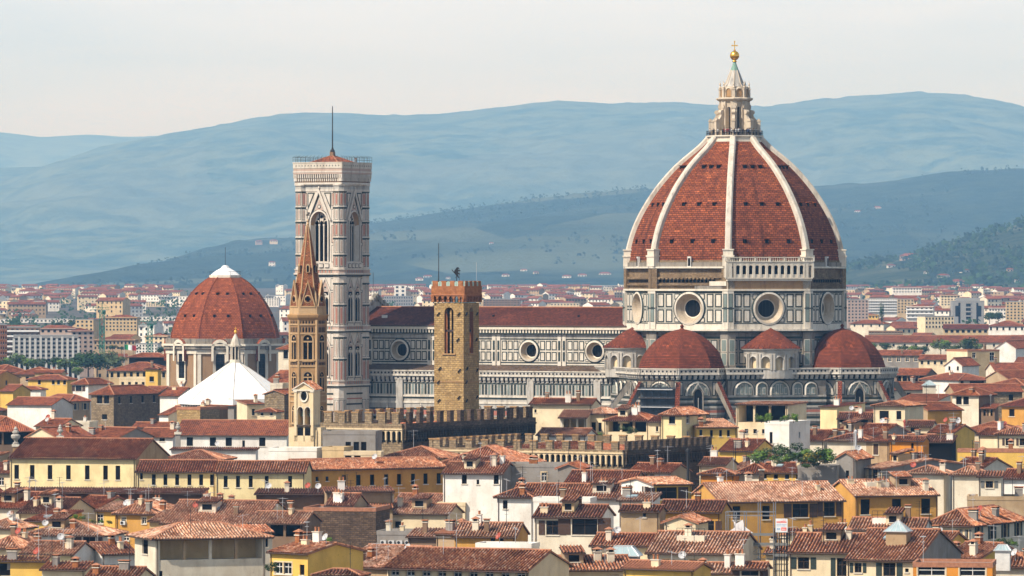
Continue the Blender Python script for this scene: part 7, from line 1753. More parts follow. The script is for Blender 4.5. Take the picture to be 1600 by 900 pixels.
def build_scaffold_tower():
    Y = 772.0; s = Y / F
    o = empty("scaffolding", (WX(1166, Y), Y, 0), rad(-10), "steel scaffold tower with dark decks, a torn white canvas and a building sign", "scaffolding")
    x0, x1 = -5.6 * 1, 2.4; t = MB(); d = MB()
    xs = [(p - 1166) * s for p in (1134, 1147, 1163, 1185, 1209)]; zt = WZ(800, Y); D = 2.4
    for i, x in enumerate(xs):
        for y in (0, D): t.tube((x, y, 0), (x, y, zt + (0 if i < 3 else 1.4)), .07, 'steel', 5)
    for py in (800, 806, 836, 853, 866, 874):
        z = WZ(py, Y)
        for y in (0, D): t.tube((xs[0], y, z), (xs[-1], y, z), .05, 'steel', 4)
        for x in xs: t.tube((x, 0, z), (x, D, z), .045, 'steel', 4)
    for i in range(len(xs) - 1): t.tube((xs[i], 0, WZ(874, Y)), (xs[i + 1], 0, WZ(856, Y)), .04, 'steel', 4)
    for px in (1211, 1218, 1226, 1231):
        x = (px - 1166) * s; 
        for y in (0, D): t.tube((x, y, 0), (x, y, WZ(825, Y)), .08, 'iron', 5)
    for i in range(7): z = WZ(832 + i * 10, Y); t.tube((xs[-1], 0, z), ((1231 - 1166) * s, 0, z), .05, 'iron', 4); t.tube((xs[-1], D, z), ((1231 - 1166) * s, D, z), .05, 'iron', 4)
    t.build("scaffold_tubes", o)
    for py, a, b in ((836, xs[0], xs[-1]), (851, xs[0] + .3, xs[-1] + 2), (868, xs[-1], xs[-1] + 2)): z = WZ(py, Y); d.box(a, b, 0, D, z - .1, z, 'concretegrey'); d.box(a, b, -.05, 0, z - .1, z + .3, 'shutgrey'); 
    d.build("scaffold_decks", o)
    c = MB(); P = [(-1.7, WZ(812, Y)), (-1.2, WZ(818, Y)), (-.3, WZ(812, Y)), (-.1, WZ(822, Y)), (1.3, WZ(834, Y)), (-.5, WZ(833, Y)), (-2.6, WZ(832.5, Y)), (-1.4, WZ(824, Y))]
    fr = frame(-.2, .1, .15); c.prism(P, fr, 0, .05, 'canvas'); c.build("torn_canvas", o)
    g = MB(); fs = frame((1222 - 1166) * s, -.25, 0, WZ(820.5, Y)); W, H = .86, .98
    g.box(-W, W, 0, .06, -H, H, 'flagwhite', fs); so = g.build("building_sign", o)
    r = MB()   # rows of small lettering, too small to read in the picture
    rr = random.Random(5)
    def row(z, h, a, b, k):
        u = a
        while u < b:
            w = rr.uniform(.07, .12); r.box(u, min(b, u + w), .06, .075, z, z + h * rr.choice((1, 1, .8)), k, fs); u += w + .035
    row(.38, .26, -.7, .7, 'signred'); row(.08, .10, -.7, .7, 'signblue'); row(-.1, .08, -.7, .5, 'signblue'); row(-.62, .28, -.66, -.2, 'signblue'); r.box(-.05, .7, .06, .07, -.72, -.28, 'signred', fs); row(-.6, .14, .05, .6, 'flagwhite'); row(.75, .07, .2, .6, 'signred')
    r.build("lettering", so)
build_scaffold_tower()

def build_roof_lights():
    def lantern(px, py0, py1, py2, wpx, Y, label, wall, rz=0, frac=.28):
        s = Y / F; z0, z1, z2 = WZ(py0, Y), WZ(py1, Y), WZ(py2, Y); w = wpx * s / 2
        o = empty("roof_lantern", (WX(px, Y), Y, z0), rad(rz), label, "skylight", None); h1, h2 = z1 - z0, z2 - z0
        m = MB(); m.box(-w * .92, w * .92, -w * .7, w * .7, -2.5, h1, wall); m.build("base", o)
        g = MB(); e = w * 1.08; P = [(-e, -e * .8, h1), (e, -e * .8, h1), (e, e * .8, h1), (-e, e * .8, h1)]; f = frac; T = [(p[0] * f, p[1] * f, h2) for p in P]
        for i in range(4): j = (i + 1) % 4; g.poly([P[i], P[j], T[j], T[i]], 'paleglass')
        g.poly(T, 'paleglass'); g.build("glazing", o)
        b = MB()
        for i in range(4):
            j = (i + 1) % 4; b.tube(P[i], T[i], .07, 'whitepipe', 4); b.tube(P[i], P[j], .08, 'whitepipe', 4); b.tube(T[i], T[j], .06, 'whitepipe', 4)
            for t in (.25, .5, .75): b.tube([P[i][k] + (P[j][k] - P[i][k]) * t for k in range(3)], [T[i][k] + (T[j][k] - T[i][k]) * t for k in range(3)], .04, 'whitepipe', 4)
        b.build("glazing_bars", o)
    lantern(1403.5, 843, 830, 813, 36, 736, "glass pyramid roof lantern on a tan base above the cream house's striped roof", 'tan', -20, .06)
    lantern(975, 873, 868, 853, 50, 748, "green tinted glass roof lantern in front of the striped tile roofs", 'lead', -10, .5)
    lantern(1567, 862, 860, 851, 25, 716, "small white framed glass roof light in the lower right corner", 'whiteframe', -10, .5)
    lantern(266, 637, 636, 618, 22, 1475, "little grey conical roof cap between the stone house and the domed chapel", 'offwhite', 0, .05)
    lantern(1452, 604, 602, 594, 21, 1450, "pale blue glass pyramid on the red roofs right of the cathedral's last dome", 'offwhite', 0, .06)
build_roof_lights()

def build_poles():
    for px, p0, p1, Y, k, lab, nm, cat in ((1075, 750, 706, 858, 'iron', "tall black flue pipe beside the yellow studio tower", "flue_pipe", "pipe"), (1337, 710, 676, 1000, 'whitepipe', "pale steel flue pipe behind the roof garden", "flue_pipe", "pipe"), (1413.5, 682, 660, 1120, 'dishred', "bright red service pipe beside the small cream roof cabin", "service_pipe", "pipe"), (1190, 754, 735, 950, 'darkbrick', "square dark red brick chimney stack left of the grey stucco block", "chimney_stack", "chimney")):
        m = MB(); s = Y / F; z0, z1 = WZ(p0, Y), WZ(p1, Y); x = WX(px, Y)
        if nm == "chimney_stack": m.box(x - .45, x + .45, Y, Y + .8, z0 - 4, z1, k); m.box(x - .55, x + .55, Y - .1, Y + .9, z1, z1 + .2, 'trim')
        else: m.tube((x, Y, z0 - 5), (x, Y, z1), .22, k, 8); m.lathe([(.36, z1), (.36, z1 + .3), (.05, z1 + .6)], 8, k, (x, Y))
        tag(m.build(nm), lab, cat)
build_poles()

# ---------------------------------------------------------------- plants and trees
def leaf_mesh(seed, kind, mats, n, leaf):
    """crown in a unit box (height 1, radius about .5): leaf clumps spread through a few lobes with gaps"""
    r = random.Random(seed); m = MB()
    if kind == 'broad': lobes = [(r.uniform(-.3, .3), r.uniform(-.3, .3), r.uniform(.35, .8), r.uniform(.16, .28)) for _ in range(9)] + [(0, 0, .55, .33)]
    elif kind == 'pine': lobes = [(r.uniform(-.42, .42), r.uniform(-.42, .42), r.uniform(.72, .88), r.uniform(.12, .2)) for _ in range(9)]
    elif kind == 'cypress': lobes = [(r.uniform(-.03, .03), r.uniform(-.03, .03), .08 + .84 * i / 9, .13 * math.sin(math.pi * (.12 + .86 * (1 - i / 10)) ** .8) + .02) for i in range(10)]
    else: lobes = [(r.uniform(-.4, .4), r.uniform(-.4, .4), r.uniform(.15, .7), r.uniform(.15, .3)) for _ in range(9)]
    tot = sum(l[3] ** 2 for l in lobes)
    for cx, cy_, cz, rr in lobes:
        k = r.choice(mats)
        for _ in range(int(n * rr * rr / tot)):
            d = Vector((r.gauss(0, 1), r.gauss(0, 1), r.gauss(0, 1))).normalized(); q = rr * r.uniform(.55, 1.08); zs = 2.2 if kind == 'cypress' else .85
            p = Vector((cx, cy_, cz)) + Vector((d.x * q, d.y * q, d.z * q * zs)); s = leaf * r.uniform(.6, 1.3)
            nrm = (d + Vector((r.uniform(-.6, .6), r.uniform(-.6, .6), r.uniform(-.2, .7)))).normalized(); a = nrm.orthogonal().normalized(); b = nrm.cross(a); t = r.uniform(0, 6.28); a, b = a * math.cos(t) + b * math.sin(t), b * math.cos(t) - a * math.sin(t)
            m.poly([p - a * s, p + b * s * .7, p + a * s, p - b * s * .7 + nrm * s * .3], k if r.random() < .75 else r.choice(mats))
    o = m.build("crown"); me = o.data; bpy.data.objects.remove(o); return me
def trunk_mesh(kind):
    m = MB(); h = {'broad': .5, 'pine': .8, 'cypress': .2, 'bush': .3}[kind]; m.tube((0, 0, -.05), (.01, 0, h), .035, 'bark', 6, .018)
    for i in range(5): a = i * 1.256; m.tube((0, 0, h * .7), (.2 * math.cos(a), .2 * math.sin(a), h + .12), .014, 'bark', 4, .006)
    o = m.build("trunk"); me = o.data; bpy.data.objects.remove(o); return me
CR = {'broad': [leaf_mesh(i, 'broad', m_, 900, .045) for i, m_ in enumerate((['leafA'], ['leafA', 'leafC'], ['leafB', 'leafC'], ['leafC']))], 'pine': [leaf_mesh(11, 'pine', ['leafA'], 700, .04)], 'cypress': [leaf_mesh(21, 'cypress', ['leafA'], 600, .03)],
      'bush': [leaf_mesh(31 + i, 'bush', m_, 800, .05) for i, m_ in enumerate((['leafB', 'leafC'], ['leafA', 'leafC'], ['leafB'], ['leafY', 'leafC']))]}
TR = {k: trunk_mesh(k) for k in ('broad', 'pine', 'cypress', 'bush')}
def plant(name, kind, var, x, y, z, h, label, cat, group, wide=1.0):
    o = empty(name, (x, y, z), R.uniform(0, 6.28), label, cat, group)
    inst("crown", CR[kind][var], o, scale=(h * wide, h * wide, h)); inst("trunk", TR[kind], o, scale=(h, h, h)); return o
def plant_px(name, kind, var, px, pb, pt, Y, label, cat="tree", group=None, wide=1.0, sink=0.0):
    z0, z1 = WZ(pb, Y), WZ(pt, Y); return plant(name, kind, var, WX(px, Y), Y, z0 - sink, z1 - z0 + sink, label, cat, group, wide)
# trees left, between the town and the stone house
TL = [(8, 580, 560, 2200, 'broad', 1, "round tree at the left border below the striped apartment block"), (25, 576, 548, 2260, 'broad', 2, "fresh green tree under the brick-red block on the left"), (45, 578, 556, 2190, 'broad', 2, "low bright tree left of the tall dark trees"), (62, 578, 558, 2230, 'broad', 1, "low green tree in the row under the white fins"), (85, 576, 556, 2270, 'broad', 0, "small dark tree in the row under the white fins"), (104, 580, 556, 2200, 'broad', 2, "light green tree left of the tall dark clump"),
      (122, 582, 551, 2240, 'broad', 0, "dark broad tree at the left end of the tall clump"), (138, 584, 547, 2220, 'broad', 0, "tallest dark tree in front of the striped apartment block"), (152, 584, 551, 2200, 'broad', 0, "dark tree right of the tallest dark tree"), (120, 588, 570, 2120, 'broad', 2, "pale green shrubby tree in front of the tall dark clump"), (168, 580, 546, 2280, 'broad', 3, "silvery grey-green tree below the green cranes"), (180, 580, 554, 2260, 'broad', 3, "smaller silvery tree right of the bigger silvery one"),
      (160, 548, 538, 2520, 'pine', 0, "flat-topped pine left of the tricolour flag"), (176, 552, 539, 2500, 'pine', 0, "umbrella pine just under the tricolour flag"), (190, 552, 541, 2480, 'pine', 0, "umbrella pine right behind the tricolour flag"), (208, 553, 541, 2490, 'pine', 0, "last umbrella pine toward the shorter crane"), (252, 553, 541, 2350, 'broad', 0, "dark tree partly behind the domed chapel's left edge"),
      (82, 512, 500, 3450, 'cypress', 0, "thin dark cypress beside the long white sheds"), (92, 512, 502, 3420, 'broad', 0, "dark tree beside the thin cypress by the white sheds"), (112, 512, 500, 3440, 'broad', 0, "round dark tree left of the beige blocks"), (30, 482, 468, 6200, 'broad', 0, "dark tree far behind the white sheds at left"), (172, 488, 470, 5600, 'broad', 1, "broad hazy tree far behind the beige blocks"), (128, 508, 494, 3600, 'broad', 1, "tree beside the beige blocks' left gable"),
      (1363, 547, 533, 2250, 'broad', 2, "light green tree right of the cathedral's last dome"), (1383, 548, 534, 2260, 'broad', 1, "green tree second from the cathedral's last dome"), (1412, 552, 538, 2280, 'broad', 1, "green tree in front of the extremely long red roof"), (1428, 553, 537, 2240, 'broad', 2, "bright tree above the grey palace wing"), (1445, 553, 539, 2230, 'broad', 0, "dark green tree above the cream wing"), (1470, 552, 526, 2300, 'broad', 2, "tallest leafy tree before the extremely long red roof"), (1490, 553, 537, 2240, 'broad', 1, "green tree between the two tallest leafy trees"),
      (1509, 552, 525, 2290, 'broad', 1, "tall rounded tree above the buff corner block"), (1525, 550, 534, 2310, 'broad', 2, "small tree at the right end of the leafy row"), (1378, 502, 477, 3050, 'cypress', 0, "dark cypress next to the small yellow house right of the dome"), (1546, 502, 487, 3350, 'broad', 0, "dark spreading tree right of the grey office block"), (1560, 503, 486, 3360, 'broad', 0, "dark spreading tree nearer the right border"), (1568, 535, 526, 2600, 'broad', 2, "small tree near the right border below the white terraced house")]
for px, pb, pt, Y, k, v, lab in TL: plant_px("cypress" if k == 'cypress' else "pine_tree" if k == 'pine' else "tree", k, v, px, pb + 3, pt, Y, lab, "tree", "trees among the far houses", wide=1.25 if k == 'broad' else 1.0 if k == 'cypress' else 1.3)
# roof garden
RG = [(1181, 723, 702, 'bush', 0, "light green round shrub at the left end of the roof garden"), (1193, 722, 704, 'bush', 2, "fresh green shrub second from the roof garden's left end"), (1207, 720, 700, 'bush', 1, "olive shrub below the white pergola tower"), (1234, 716, 693, 'bush', 1, "taller grey-green shrub at the pergola tower's corner"), (1247, 722, 702, 'bush', 0, "light shrub in the middle of the roof garden"), (1260, 720, 701, 'bush', 2, "bright green shrub left of the golden one"), (1270, 726, 708, 'bush', 3, "golden yellow rounded shrub in the roof garden"), (1281, 724, 700, 'bush', 1, "dark green bush right of the golden shrub"), (1293, 723, 701, 'bush', 2, "bright green bush at the right end of the roof garden"), (1222, 724, 710, 'bush', 0, "small pale shrub between the olive and the taller shrub"), (1262, 731, 716, 'bush', 1, "low dark shrub hanging over the grey stucco block")]
for px, pb, pt, k, v, lab in RG: plant_px("garden_shrub", k, v, px, pb, pt - 4, 958 - (6 if pb > 722 else 0), lab, "shrub", "shrubs of the roof garden", wide=1.5)
for px, pb, pt, v, lab in ((1190, 660, 643, 0, "climbing greenery on the left of the pergola tower"), (1202, 660, 642, 2, "climbing greenery in the middle of the pergola tower"), (1226, 658, 644, 0, "climbing greenery right of the pergola's white post"), (1240, 660, 643, 2, "climbing greenery at the pergola tower's right edge")): plant_px("pergola_vine", 'bush', v, px, pb, pt, 1014, lab, "vine", "vines on the pergola tower", wide=.9)
for i, (px, pb, pt, Y, v, lab) in enumerate(((118, 812, 802, 900, 2, "potted plant on the left of the deep orange house's terrace"), (128, 812, 803, 898, 0, "potted plant second from left on the orange house's terrace"), (144, 818, 810, 890, 3, "yellowish potted plant on the orange house's terrace"), (158, 818, 811, 888, 2, "potted plant under the white arched door"), (171, 820, 812, 886, 3, "potted plant at the right of the orange house's terrace"), (972, 672, 664, 1095, 1, "small potted shrub in the dark roof loggia"), (986, 678, 665, 1093, 1, "leafy shrub in the middle of the dark roof loggia"), (938, 681, 673, 1090, 0, "dark potted bush left of the roof loggia"), (1560, 852, 840, 786, 1, "dark balcony plant in front of the hipped balcony house"), (1572, 852, 839, 784, 1, "taller dark balcony plant of the hipped balcony house"), (1585, 853, 842, 782, 0, "balcony plant at the right of the hipped balcony house"), (1546, 853, 845, 788, 1, "first low plant of the hipped balcony house"), (516, 848, 838, 868, 2, "little green plant at the foot of the dark brick wall"), (425, 893, 876, 738, 1, "ivy-like plant beside the bright yellow gable house"))): plant_px("potted_plant", 'bush', v, px, pb, pt, Y, lab, "plant", "plants on roofs and terraces", wide=1.3)
# ---------------------------------------------------------------- apartment blocks and sheds farther out
def block(px0, px1, yt, yb, Y, t, wall, label, rows, cols, kind='plain', d=14.0, roof=None, cat="apartment block", name="apartment_block"):
    s = Y / F; tr = rad(t); w = (px1 - px0) * s / math.cos(tr); g = ground_z(Y); H = WZ(yt, Y) - g
    o = empty(name, (WX((px0 + px1) / 2, Y), Y, g), tr, label, cat)
    mb = MB(); fr = frame(0, 0, 0); hw = w / 2; zb = WZ(yb, Y) - g
    mb.box(-hw, hw, 0, d, 0, H, wall); mb.box(-hw - .1, hw + .1, -.1, d + .1, H, H + .5, 'concretegrey' if not roof else wall)
    if kind == 'fins':
        mb.box(-hw + .1, hw - .1, -.08, -.01, 0, H - .6, 'void')
        for i in range(cols + 1): u = -hw + i * w / cols; mb.box(u - w / cols * .22, u + w / cols * .22, -1.0, 0, 0, H - (.3 if i % 2 else 1.2), 'concrete')
        for j in range(rows): z = zb + (H - zb) * (j + .5) / rows; mb.box(-hw, hw, -.7, 0, z, z + .9, 'concretegrey')
    wo = mb.build("wall", o)
    fw = w / cols * .45; fh = (H - zb) / rows * .5
    m = MB(); m.box(-fw / 2, fw / 2, -.06, .05, 0, fh, 'void'); m.box(-fw / 2 - .1, fw / 2 + .1, -.1, 0, -.12, 0, 'concrete'); ob = m.build("window"); me = ob.data; bpy.data.objects.remove(ob)
    if kind != 'fins':
        for j in range(rows):
            z = zb + (H - zb) * (j + .3) / rows
            for i in range(cols): inst("window", me, wo, (-hw + (i + .5) * w / cols, 0, z), 0)
            if kind == 'balcony':
                b = MB(); b.box(-hw + .3, hw - .3, -1.2, -.02, z - .35, z - .2, 'concrete'); b.box(-hw + .3, hw - .3, -1.2, -1.12, z - .2, z + fh * .45, 'canvas'); b.build("balcony", wo)
    if kind == 'brutal':
        b = MB()
        for u in (-.28, .0, .28): ww = .06 if u else .14; b.box((u - ww / 2) * w, (u + ww / 2) * w, -.12, -.05, zb, H * .96, 'void')
        for j in range(5): z = zb + (H - zb) * (j + .5) / 5; b.box(-.09 * w, .09 * w, -.5, -.1, z, z + 1.0, 'concretegrey')
        b.box(-hw * .75, hw * .75, 2, 8, H + .4, H + 2.6, 'concretegrey'); b.build("stair_bays", wo)
    if roof:
        r = MB(); e = .6; k = .28
        faces = [[(-hw - e, -e, H), (hw + e, -e, H), (hw - d / 2, d / 2, H + d / 2 * k), (-hw + d / 2, d / 2, H + d / 2 * k)], [(hw + e, -e, H), (hw + e, d + e, H), (hw - d / 2, d / 2, H + d / 2 * k)], [(hw + e, d + e, H), (-hw - e, d + e, H), (-hw + d / 2, d / 2, H + d / 2 * k), (hw - d / 2, d / 2, H + d / 2 * k)], [(-hw - e, d + e, H), (-hw - e, -e, H), (-hw + d / 2, d / 2, H + d / 2 * k)]]
        for f in faces: roof_face(r, f, roof + '_far', False)
        r.build("roof", o)
    TOWNB.append((px0, px1, yt, yb, Y)); FOOT.append((WX((px0 + px1) / 2, Y), Y + d / 2, tr, hw, d / 2))
    return o
TOWNB = []
block(22, 122, 525, 570, 2600, 6, 'grey', "apartment block striped with tall white vertical fins, in front of the dark trees", 7, 12, 'fins')
block(0, 11, 508, 572, 2620, 10, 'brick', "dark red-brown apartment block at the left border", 8, 3, d=10)
block(8, 62, 512, 560, 2820, 4, 'brown', "brown apartment block with balconies above the white-finned block", 6, 7, 'balcony')
block(62, 118, 514, 560, 2860, -6, 'pink', "pinkish brown apartment block with a red roof behind the white-finned block", 6, 6, roof='red')
block(112, 146, 518, 552, 2700, 14, 'pink', "narrow terracotta coloured building with a bare orange side wall", 5, 4, roof='red', d=12)
block(118, 146, 500, 530, 3250, -12, 'buff', "pale beige apartment block at the foot of the tall crane", 5, 4)
block(164, 214, 497, 518, 3200, -4, 'buff', "long beige apartment block with a flat red roof right of the tall crane", 4, 9, roof='red')
block(146, 211, 532, 548, 2760, -3, 'tan', "long tan building with a wide dull red roof under the cranes", 2, 11, roof='red')
block(212, 246, 538, 552, 2560, -4, 'white', "bright white building behind the shorter crane", 3, 7)
block(226, 262, 526, 545, 2900, -10, 'cream', "cream gabled building right behind the shorter crane", 3, 5, roof='red')
block(0, 124, 499, 504, 4500, 0, 'white', "very long low white shed roof on the left plain", 1, 20, d=60, cat="warehouse", name="warehouse")
block(75, 160, 489, 494, 5400, 0, 'white', "second long white shed behind the beige blocks", 1, 14, d=50, cat="warehouse", name="warehouse")
block(205, 275, 495, 500, 4600, 0, 'white', "long white shed roof left of the domed chapel", 1, 12, d=50, cat="warehouse", name="warehouse")
block(98, 110, 468, 484, 5900, 0, 'concrete' if False else 'cream', "pale tower block on the far plain, left half", 6, 3, d=10)
block(228, 258, 472, 486, 5600, 0, 'cream', "pair-like wide cream slab on the far plain left of the domed chapel", 6, 8, d=10)
block(412, 436, 466, 478, 5600, -5, 'white', "white slab on the far plain right of the domed chapel", 4, 6, d=10)
block(600, 645, 463, 478, 5200, 0, 'concretegrey', "grey blue long building with a white tower behind the nave roof", 3, 12, d=14)
block(616, 634, 446, 464, 5250, 0, 'white', "white rectangular tower rising behind the nave roof", 3, 2, d=10, cat="tower", name="tower_block")
block(755, 812, 468, 482, 4700, -3, 'brown', "dark brown flat-roofed slab right of the golden stone tower", 4, 12)
block(860, 905, 474, 482, 4900, -3, 'cream', "low cream slab behind the nave roof's right half", 2, 9)
block(1324, 1357, 469, 504, 3800, 5, 'pink', "brownish pink apartment block touching the dome's right edge", 7, 6)
block(1356, 1402, 467, 488, 4200, 0, 'white', "long white balconied apartment block right of the dome", 5, 12, 'balcony')
block(1402, 1428, 468, 490, 4250, 0, 'buff', "buff apartment block beside the white balconied one", 5, 5)
block(1416, 1458, 480, 498, 3500, -8, 'white', "white house block with blue-grey balconies and a red roof", 3, 6, 'balcony', roof='red')
block(1445, 1491, 495, 514, 3000, 14, 'cream', "cream office building with dark window bands right of the dome", 3, 9)
block(1488, 1538, 471, 505, 3950, 0, 'concretegrey', "big grey office block with black window shafts and a roof plant room", 1, 3, 'brutal', d=18)
block(1545, 1572, 482, 498, 4100, -4, 'white', "white apartment house with dark windows at the far right", 3, 6, roof='red')
block(1572, 1600, 472, 500, 4000, -4, 'buff', "tall buff apartment block at the right border", 6, 5)
block(1470, 1500, 462, 478, 4600, 0, 'cream', "cream apartment block behind the grey office block", 4, 6, roof='red')
block(1342, 1372, 493, 504, 4050, -8, 'yellow', "small yellow house with a flat red roof beside the cypress", 2, 6, roof='red')
block(1395, 1440, 450, 458, 6000, 0, 'white', "long white low block under the wooded hill", 2, 10, roof='red')

# villas on the slopes: march the view ray onto the hill
def on_hill(px, py, names, y0, y1):
    Y = y0
    while Y < y1:
        x = WX(px, Y); z = WZ(py, Y)
        if any(z < HILLS[n](x, Y) for n in names): return x, Y, z
        Y += 15
    return None
VI = [(1422, 404, 38, 'pink', "big pale villa on the wooded slope right of the dome"), (1393, 418, 15, 'white', "white farmhouse left of the big pale villa"), (1448, 408, 12, 'white', "small white house right of the big pale villa"), (1475, 434, 22, 'white', "pale villa with a gabled roof among cypresses"), (1447, 428, 9, 'white', "little white house left of the gabled villa"), (1508, 426, 18, 'white', "cluster house with red roof at mid slope"), (1523, 436, 13, 'ochre', "ochre villa at the foot of the wooded slope"), (1500, 444, 38, 'cream', "long cream villa at the bottom of the slope"), (1490, 399, 10, 'white', "tiny white house high on the near slope"), (1578, 424, 12, 'pink', "pinkish ruin-like house near the right border"), (1590, 441, 9, 'white', "white cylindrical-looking house at the far right foot"),
      (1370, 326, 15, 'offwhite', "row of white houses high on the hill right of the dome"), (1340, 332, 12, 'white', "white house left of the high hill row"), (405, 379, 12, 'pink', "pink villa on the hill crest left of the bell tower"), (428, 378, 14, 'cream', "cream villa on the crest beside the bell tower"), (425, 412, 12, 'white', "white farmhouse on the slope above the domed chapel"), (768, 382, 8, 'white', "lone bright house on the hill behind the golden tower's pole"), (790, 432, 14, 'white', "white villa low on the hill right of the golden stone tower"), (818, 424, 12, 'white', "small white villa above the nave roof"), (838, 428, 10, 'cream', "cream villa above the middle of the nave roof"), (885, 434, 16, 'white', "white villa group house above the nave roof's right half"), (910, 432, 16, 'white', "white villa left of the dome's drum"), (945, 430, 22, 'white', "larger white villa next to the dome's left edge"), (668, 434, 16, 'white', "white house left of the golden stone tower's crown"), (655, 438, 14, 'white', "pale house lower left of the golden stone tower's crown"), (700, 436, 8, 'white', "small pale house behind the lion vane")]
for px, py, wpx, wall, lab in VI:
    r_ = on_hill(px, py, ["wooded_slope", "hills"], 6530, 15600)
    if not r_: continue
    x, Y, z = r_; s = Y / F; w = wpx * s * .85; d = min(w * .5, 18); h = min(9, max(5.0, w * .18))
    o = empty("villa", (x, Y - d * .2, z - 1.5), rad(R.uniform(-15, 15)), lab, "villa", "villas on the hills"); m = MB(); m.box(-w / 2, w / 2, 0, d, -4, h, wall); wo = m.build("wall", o)
    r = MB(); e = 1.0; k = d / 2 * .5; L2 = max(0, w / 2 - d / 2)
    P = [(-w / 2 - e, -e, h), (w / 2 + e, -e, h), (w / 2 + e, d + e, h), (-w / 2 - e, d + e, h)]; A_, B_ = (-L2, d / 2, h + k), (L2, d / 2, h + k)
    for f in ([P[0], P[1], B_, A_], [P[1], P[2], B_], [P[2], P[3], A_, B_], [P[3], P[0], A_]): roof_face(r, f, 'mid_far', False)
    r.build("roof", o); n = max(2, int(w / 5))
    for i in range(n): q = MB(); u = -w / 2 + (i + .5) * w / n; q.box(u - .8, u + .8, -.06, .05, h * .35, h * .75, 'void'); q.build("window", wo)

# ---------------------------------------------------------------- fill-in houses between the ones read off the photograph
GX, GY = 400, 225
protect = np.zeros((GY, GX)); solid = np.full((GY, GX), 1e9)
def cells(x0, x1, y0, y1): return slice(max(0, int(y0 / 4)), max(0, min(GY, int(math.ceil(y1 / 4))))), slice(max(0, int(x0 / 4)), max(0, min(GX, int(math.ceil(x1 / 4)))))
def add_protect(x0, x1, y0, y1, Y):
    c = cells(x0, x1, y0, y1); protect[c] = np.maximum(protect[c], Y)
def add_solid(x0, x1, y0, y1, Y):
    c = cells(x0, x1, y0, y1); solid[c] = np.minimum(solid[c], Y)
def gpy(Y): return CY + (CAMZ - ground_z(Y)) * F / Y
LM = [(575, 1392, 480, 650, 1290), (465, 578, 250, 648, 1340), (306, 430, 530, 632, 1400), (262, 442, 420, 600, 1640), (452, 510, 340, 640, 1060), (676, 750, 440, 645, 1040), (500, 842, 640, 690, 1010), (663, 1125, 688, 742, 985), (455, 500, 596, 694, 1000), (1180, 1305, 640, 732, 970), (1132, 1234, 800, 880, 772), (100, 180, 546, 590, 2200), (1400, 1530, 526, 556, 2250)]
for x0, x1, y0, y1, Y in LM: add_protect(x0, x1, y0, y1, Y); add_solid(x0, x1, y0, gpy(Y), Y)
for (o_, x0, x1, y0, y1, Y, inf) in HOUSES:
    add_protect(x0, x1, y0 + 1, y1, Y); add_solid(x0, x1, y0, gpy(Y), Y)
for x0, x1, y0, y1, Y in TOWNB: add_protect(x0, x1, y0, y1, Y); add_solid(x0, x1, y0, gpy(Y), Y)
mwc = Matrix.Translation((DX, DY, 0)) @ Matrix.Rotation(ROT, 4, 'Z')
ROUND = [(DX, DY, 52)] + [tuple((mwc @ Vector((-30 - 14 * i, 0, 0)))[:2]) + (27,) for i in range(7)] + [(WX(519, 1346), 1346, 11), (WX(368, 1404), 1404, 18), (WX(352, 1647), 1647, 23), (WX(481, 1060), 1060, 6), (WX(713, 1042), 1042, 6), (WX(475, 1002), 1002, 5), (WX(1180, 773), 773, 7)]
ca, sa = math.cos(rad(-28)), math.sin(rad(-28))
for cpx, Yc, ws, we in ((630, 1010, 17.6, 53), (975, 985, 41, 36.7)):
    lx, ly = -ws / 2, we / 2; FOOT.append((WX(cpx, Yc) + lx * ca - ly * sa, Yc + lx * sa + ly * ca, rad(-28), ws / 2 + 1, we / 2 + 1))
def free(x, y, r):
    for a, b, q in ROUND:
        if (x - a) ** 2 + (y - b) ** 2 < (q + r * .8) ** 2: return False
    for cx, cy_, t, hw, hd in FOOT:
        dx, dy = x - cx, y - cy_; u, v = dx * math.cos(t) + dy * math.sin(t), -dx * math.sin(t) + dy * math.cos(t)
        if abs(u) < hw + r * .62 and abs(v) < hd + r * .62: return False
    return True
FR = random.Random(11)
PLACES = [("the domed chapel", 350, 560), ("the white pyramid roof", 368, 600), ("the slender spire tower", 481, 620), ("the golden stone tower", 713, 640), ("the pale yellow hall", 130, 720), ("the white church house", 350, 680), ("the brown stone corner house", 190, 640), ("the long ochre building", 590, 740), ("the ochre palazzo", 1300, 790), ("the roof garden", 1250, 712), ("the white pergola tower", 1217, 680), ("the yellow studio tower", 1040, 770), ("the dark brick wall", 530, 830), ("the market hall", 262, 600), ("the twin-arched roof tower", 1520, 640), ("the cream pavilion", 1390, 645), ("the long roof loggia", 290, 850), ("the scaffold tower", 1180, 840), ("the buff corner block", 1535, 570), ("the grey palace wing", 1405, 568), ("the cathedral's right apse", 1330, 600), ("the yellow gable house", 490, 880), ("the shuttered roof tower", 1545, 760), ("the planted balcony house", 1480, 830), ("the white-finned block", 70, 548), ("the pale house with a pinkish door", 1520, 590), ("the glass roof lantern", 1403, 825), ("the lower battlements", 900, 710), ("the pale yellow tower house", 1060, 660), ("the deep orange house", 210, 805), ("the stone urns", 30, 680), ("the pinkish brown block", 90, 530), ("the leafy tree row", 1465, 545), ("the cream bell gable", 475, 650), ("the modern orange house", 1480, 885), ("the cream house with two big dark windows", 900, 820)]
USED = {o['label'] for o in scene.objects if o.get('label')}
CN = dict(cream='cream', paleyellow='pale yellow', yellow='yellow', ochre='ochre', white='white', offwhite='off-white', tan='tan', grey='grey', pink='pinkish', buff='buff', stone='rough stone', orange='orange')
RN = dict(light='pale tiled', mid='orange-red', red='red', dark='dark')
TN = dict(gable='gabled', hip='hipped', shed='sloping')
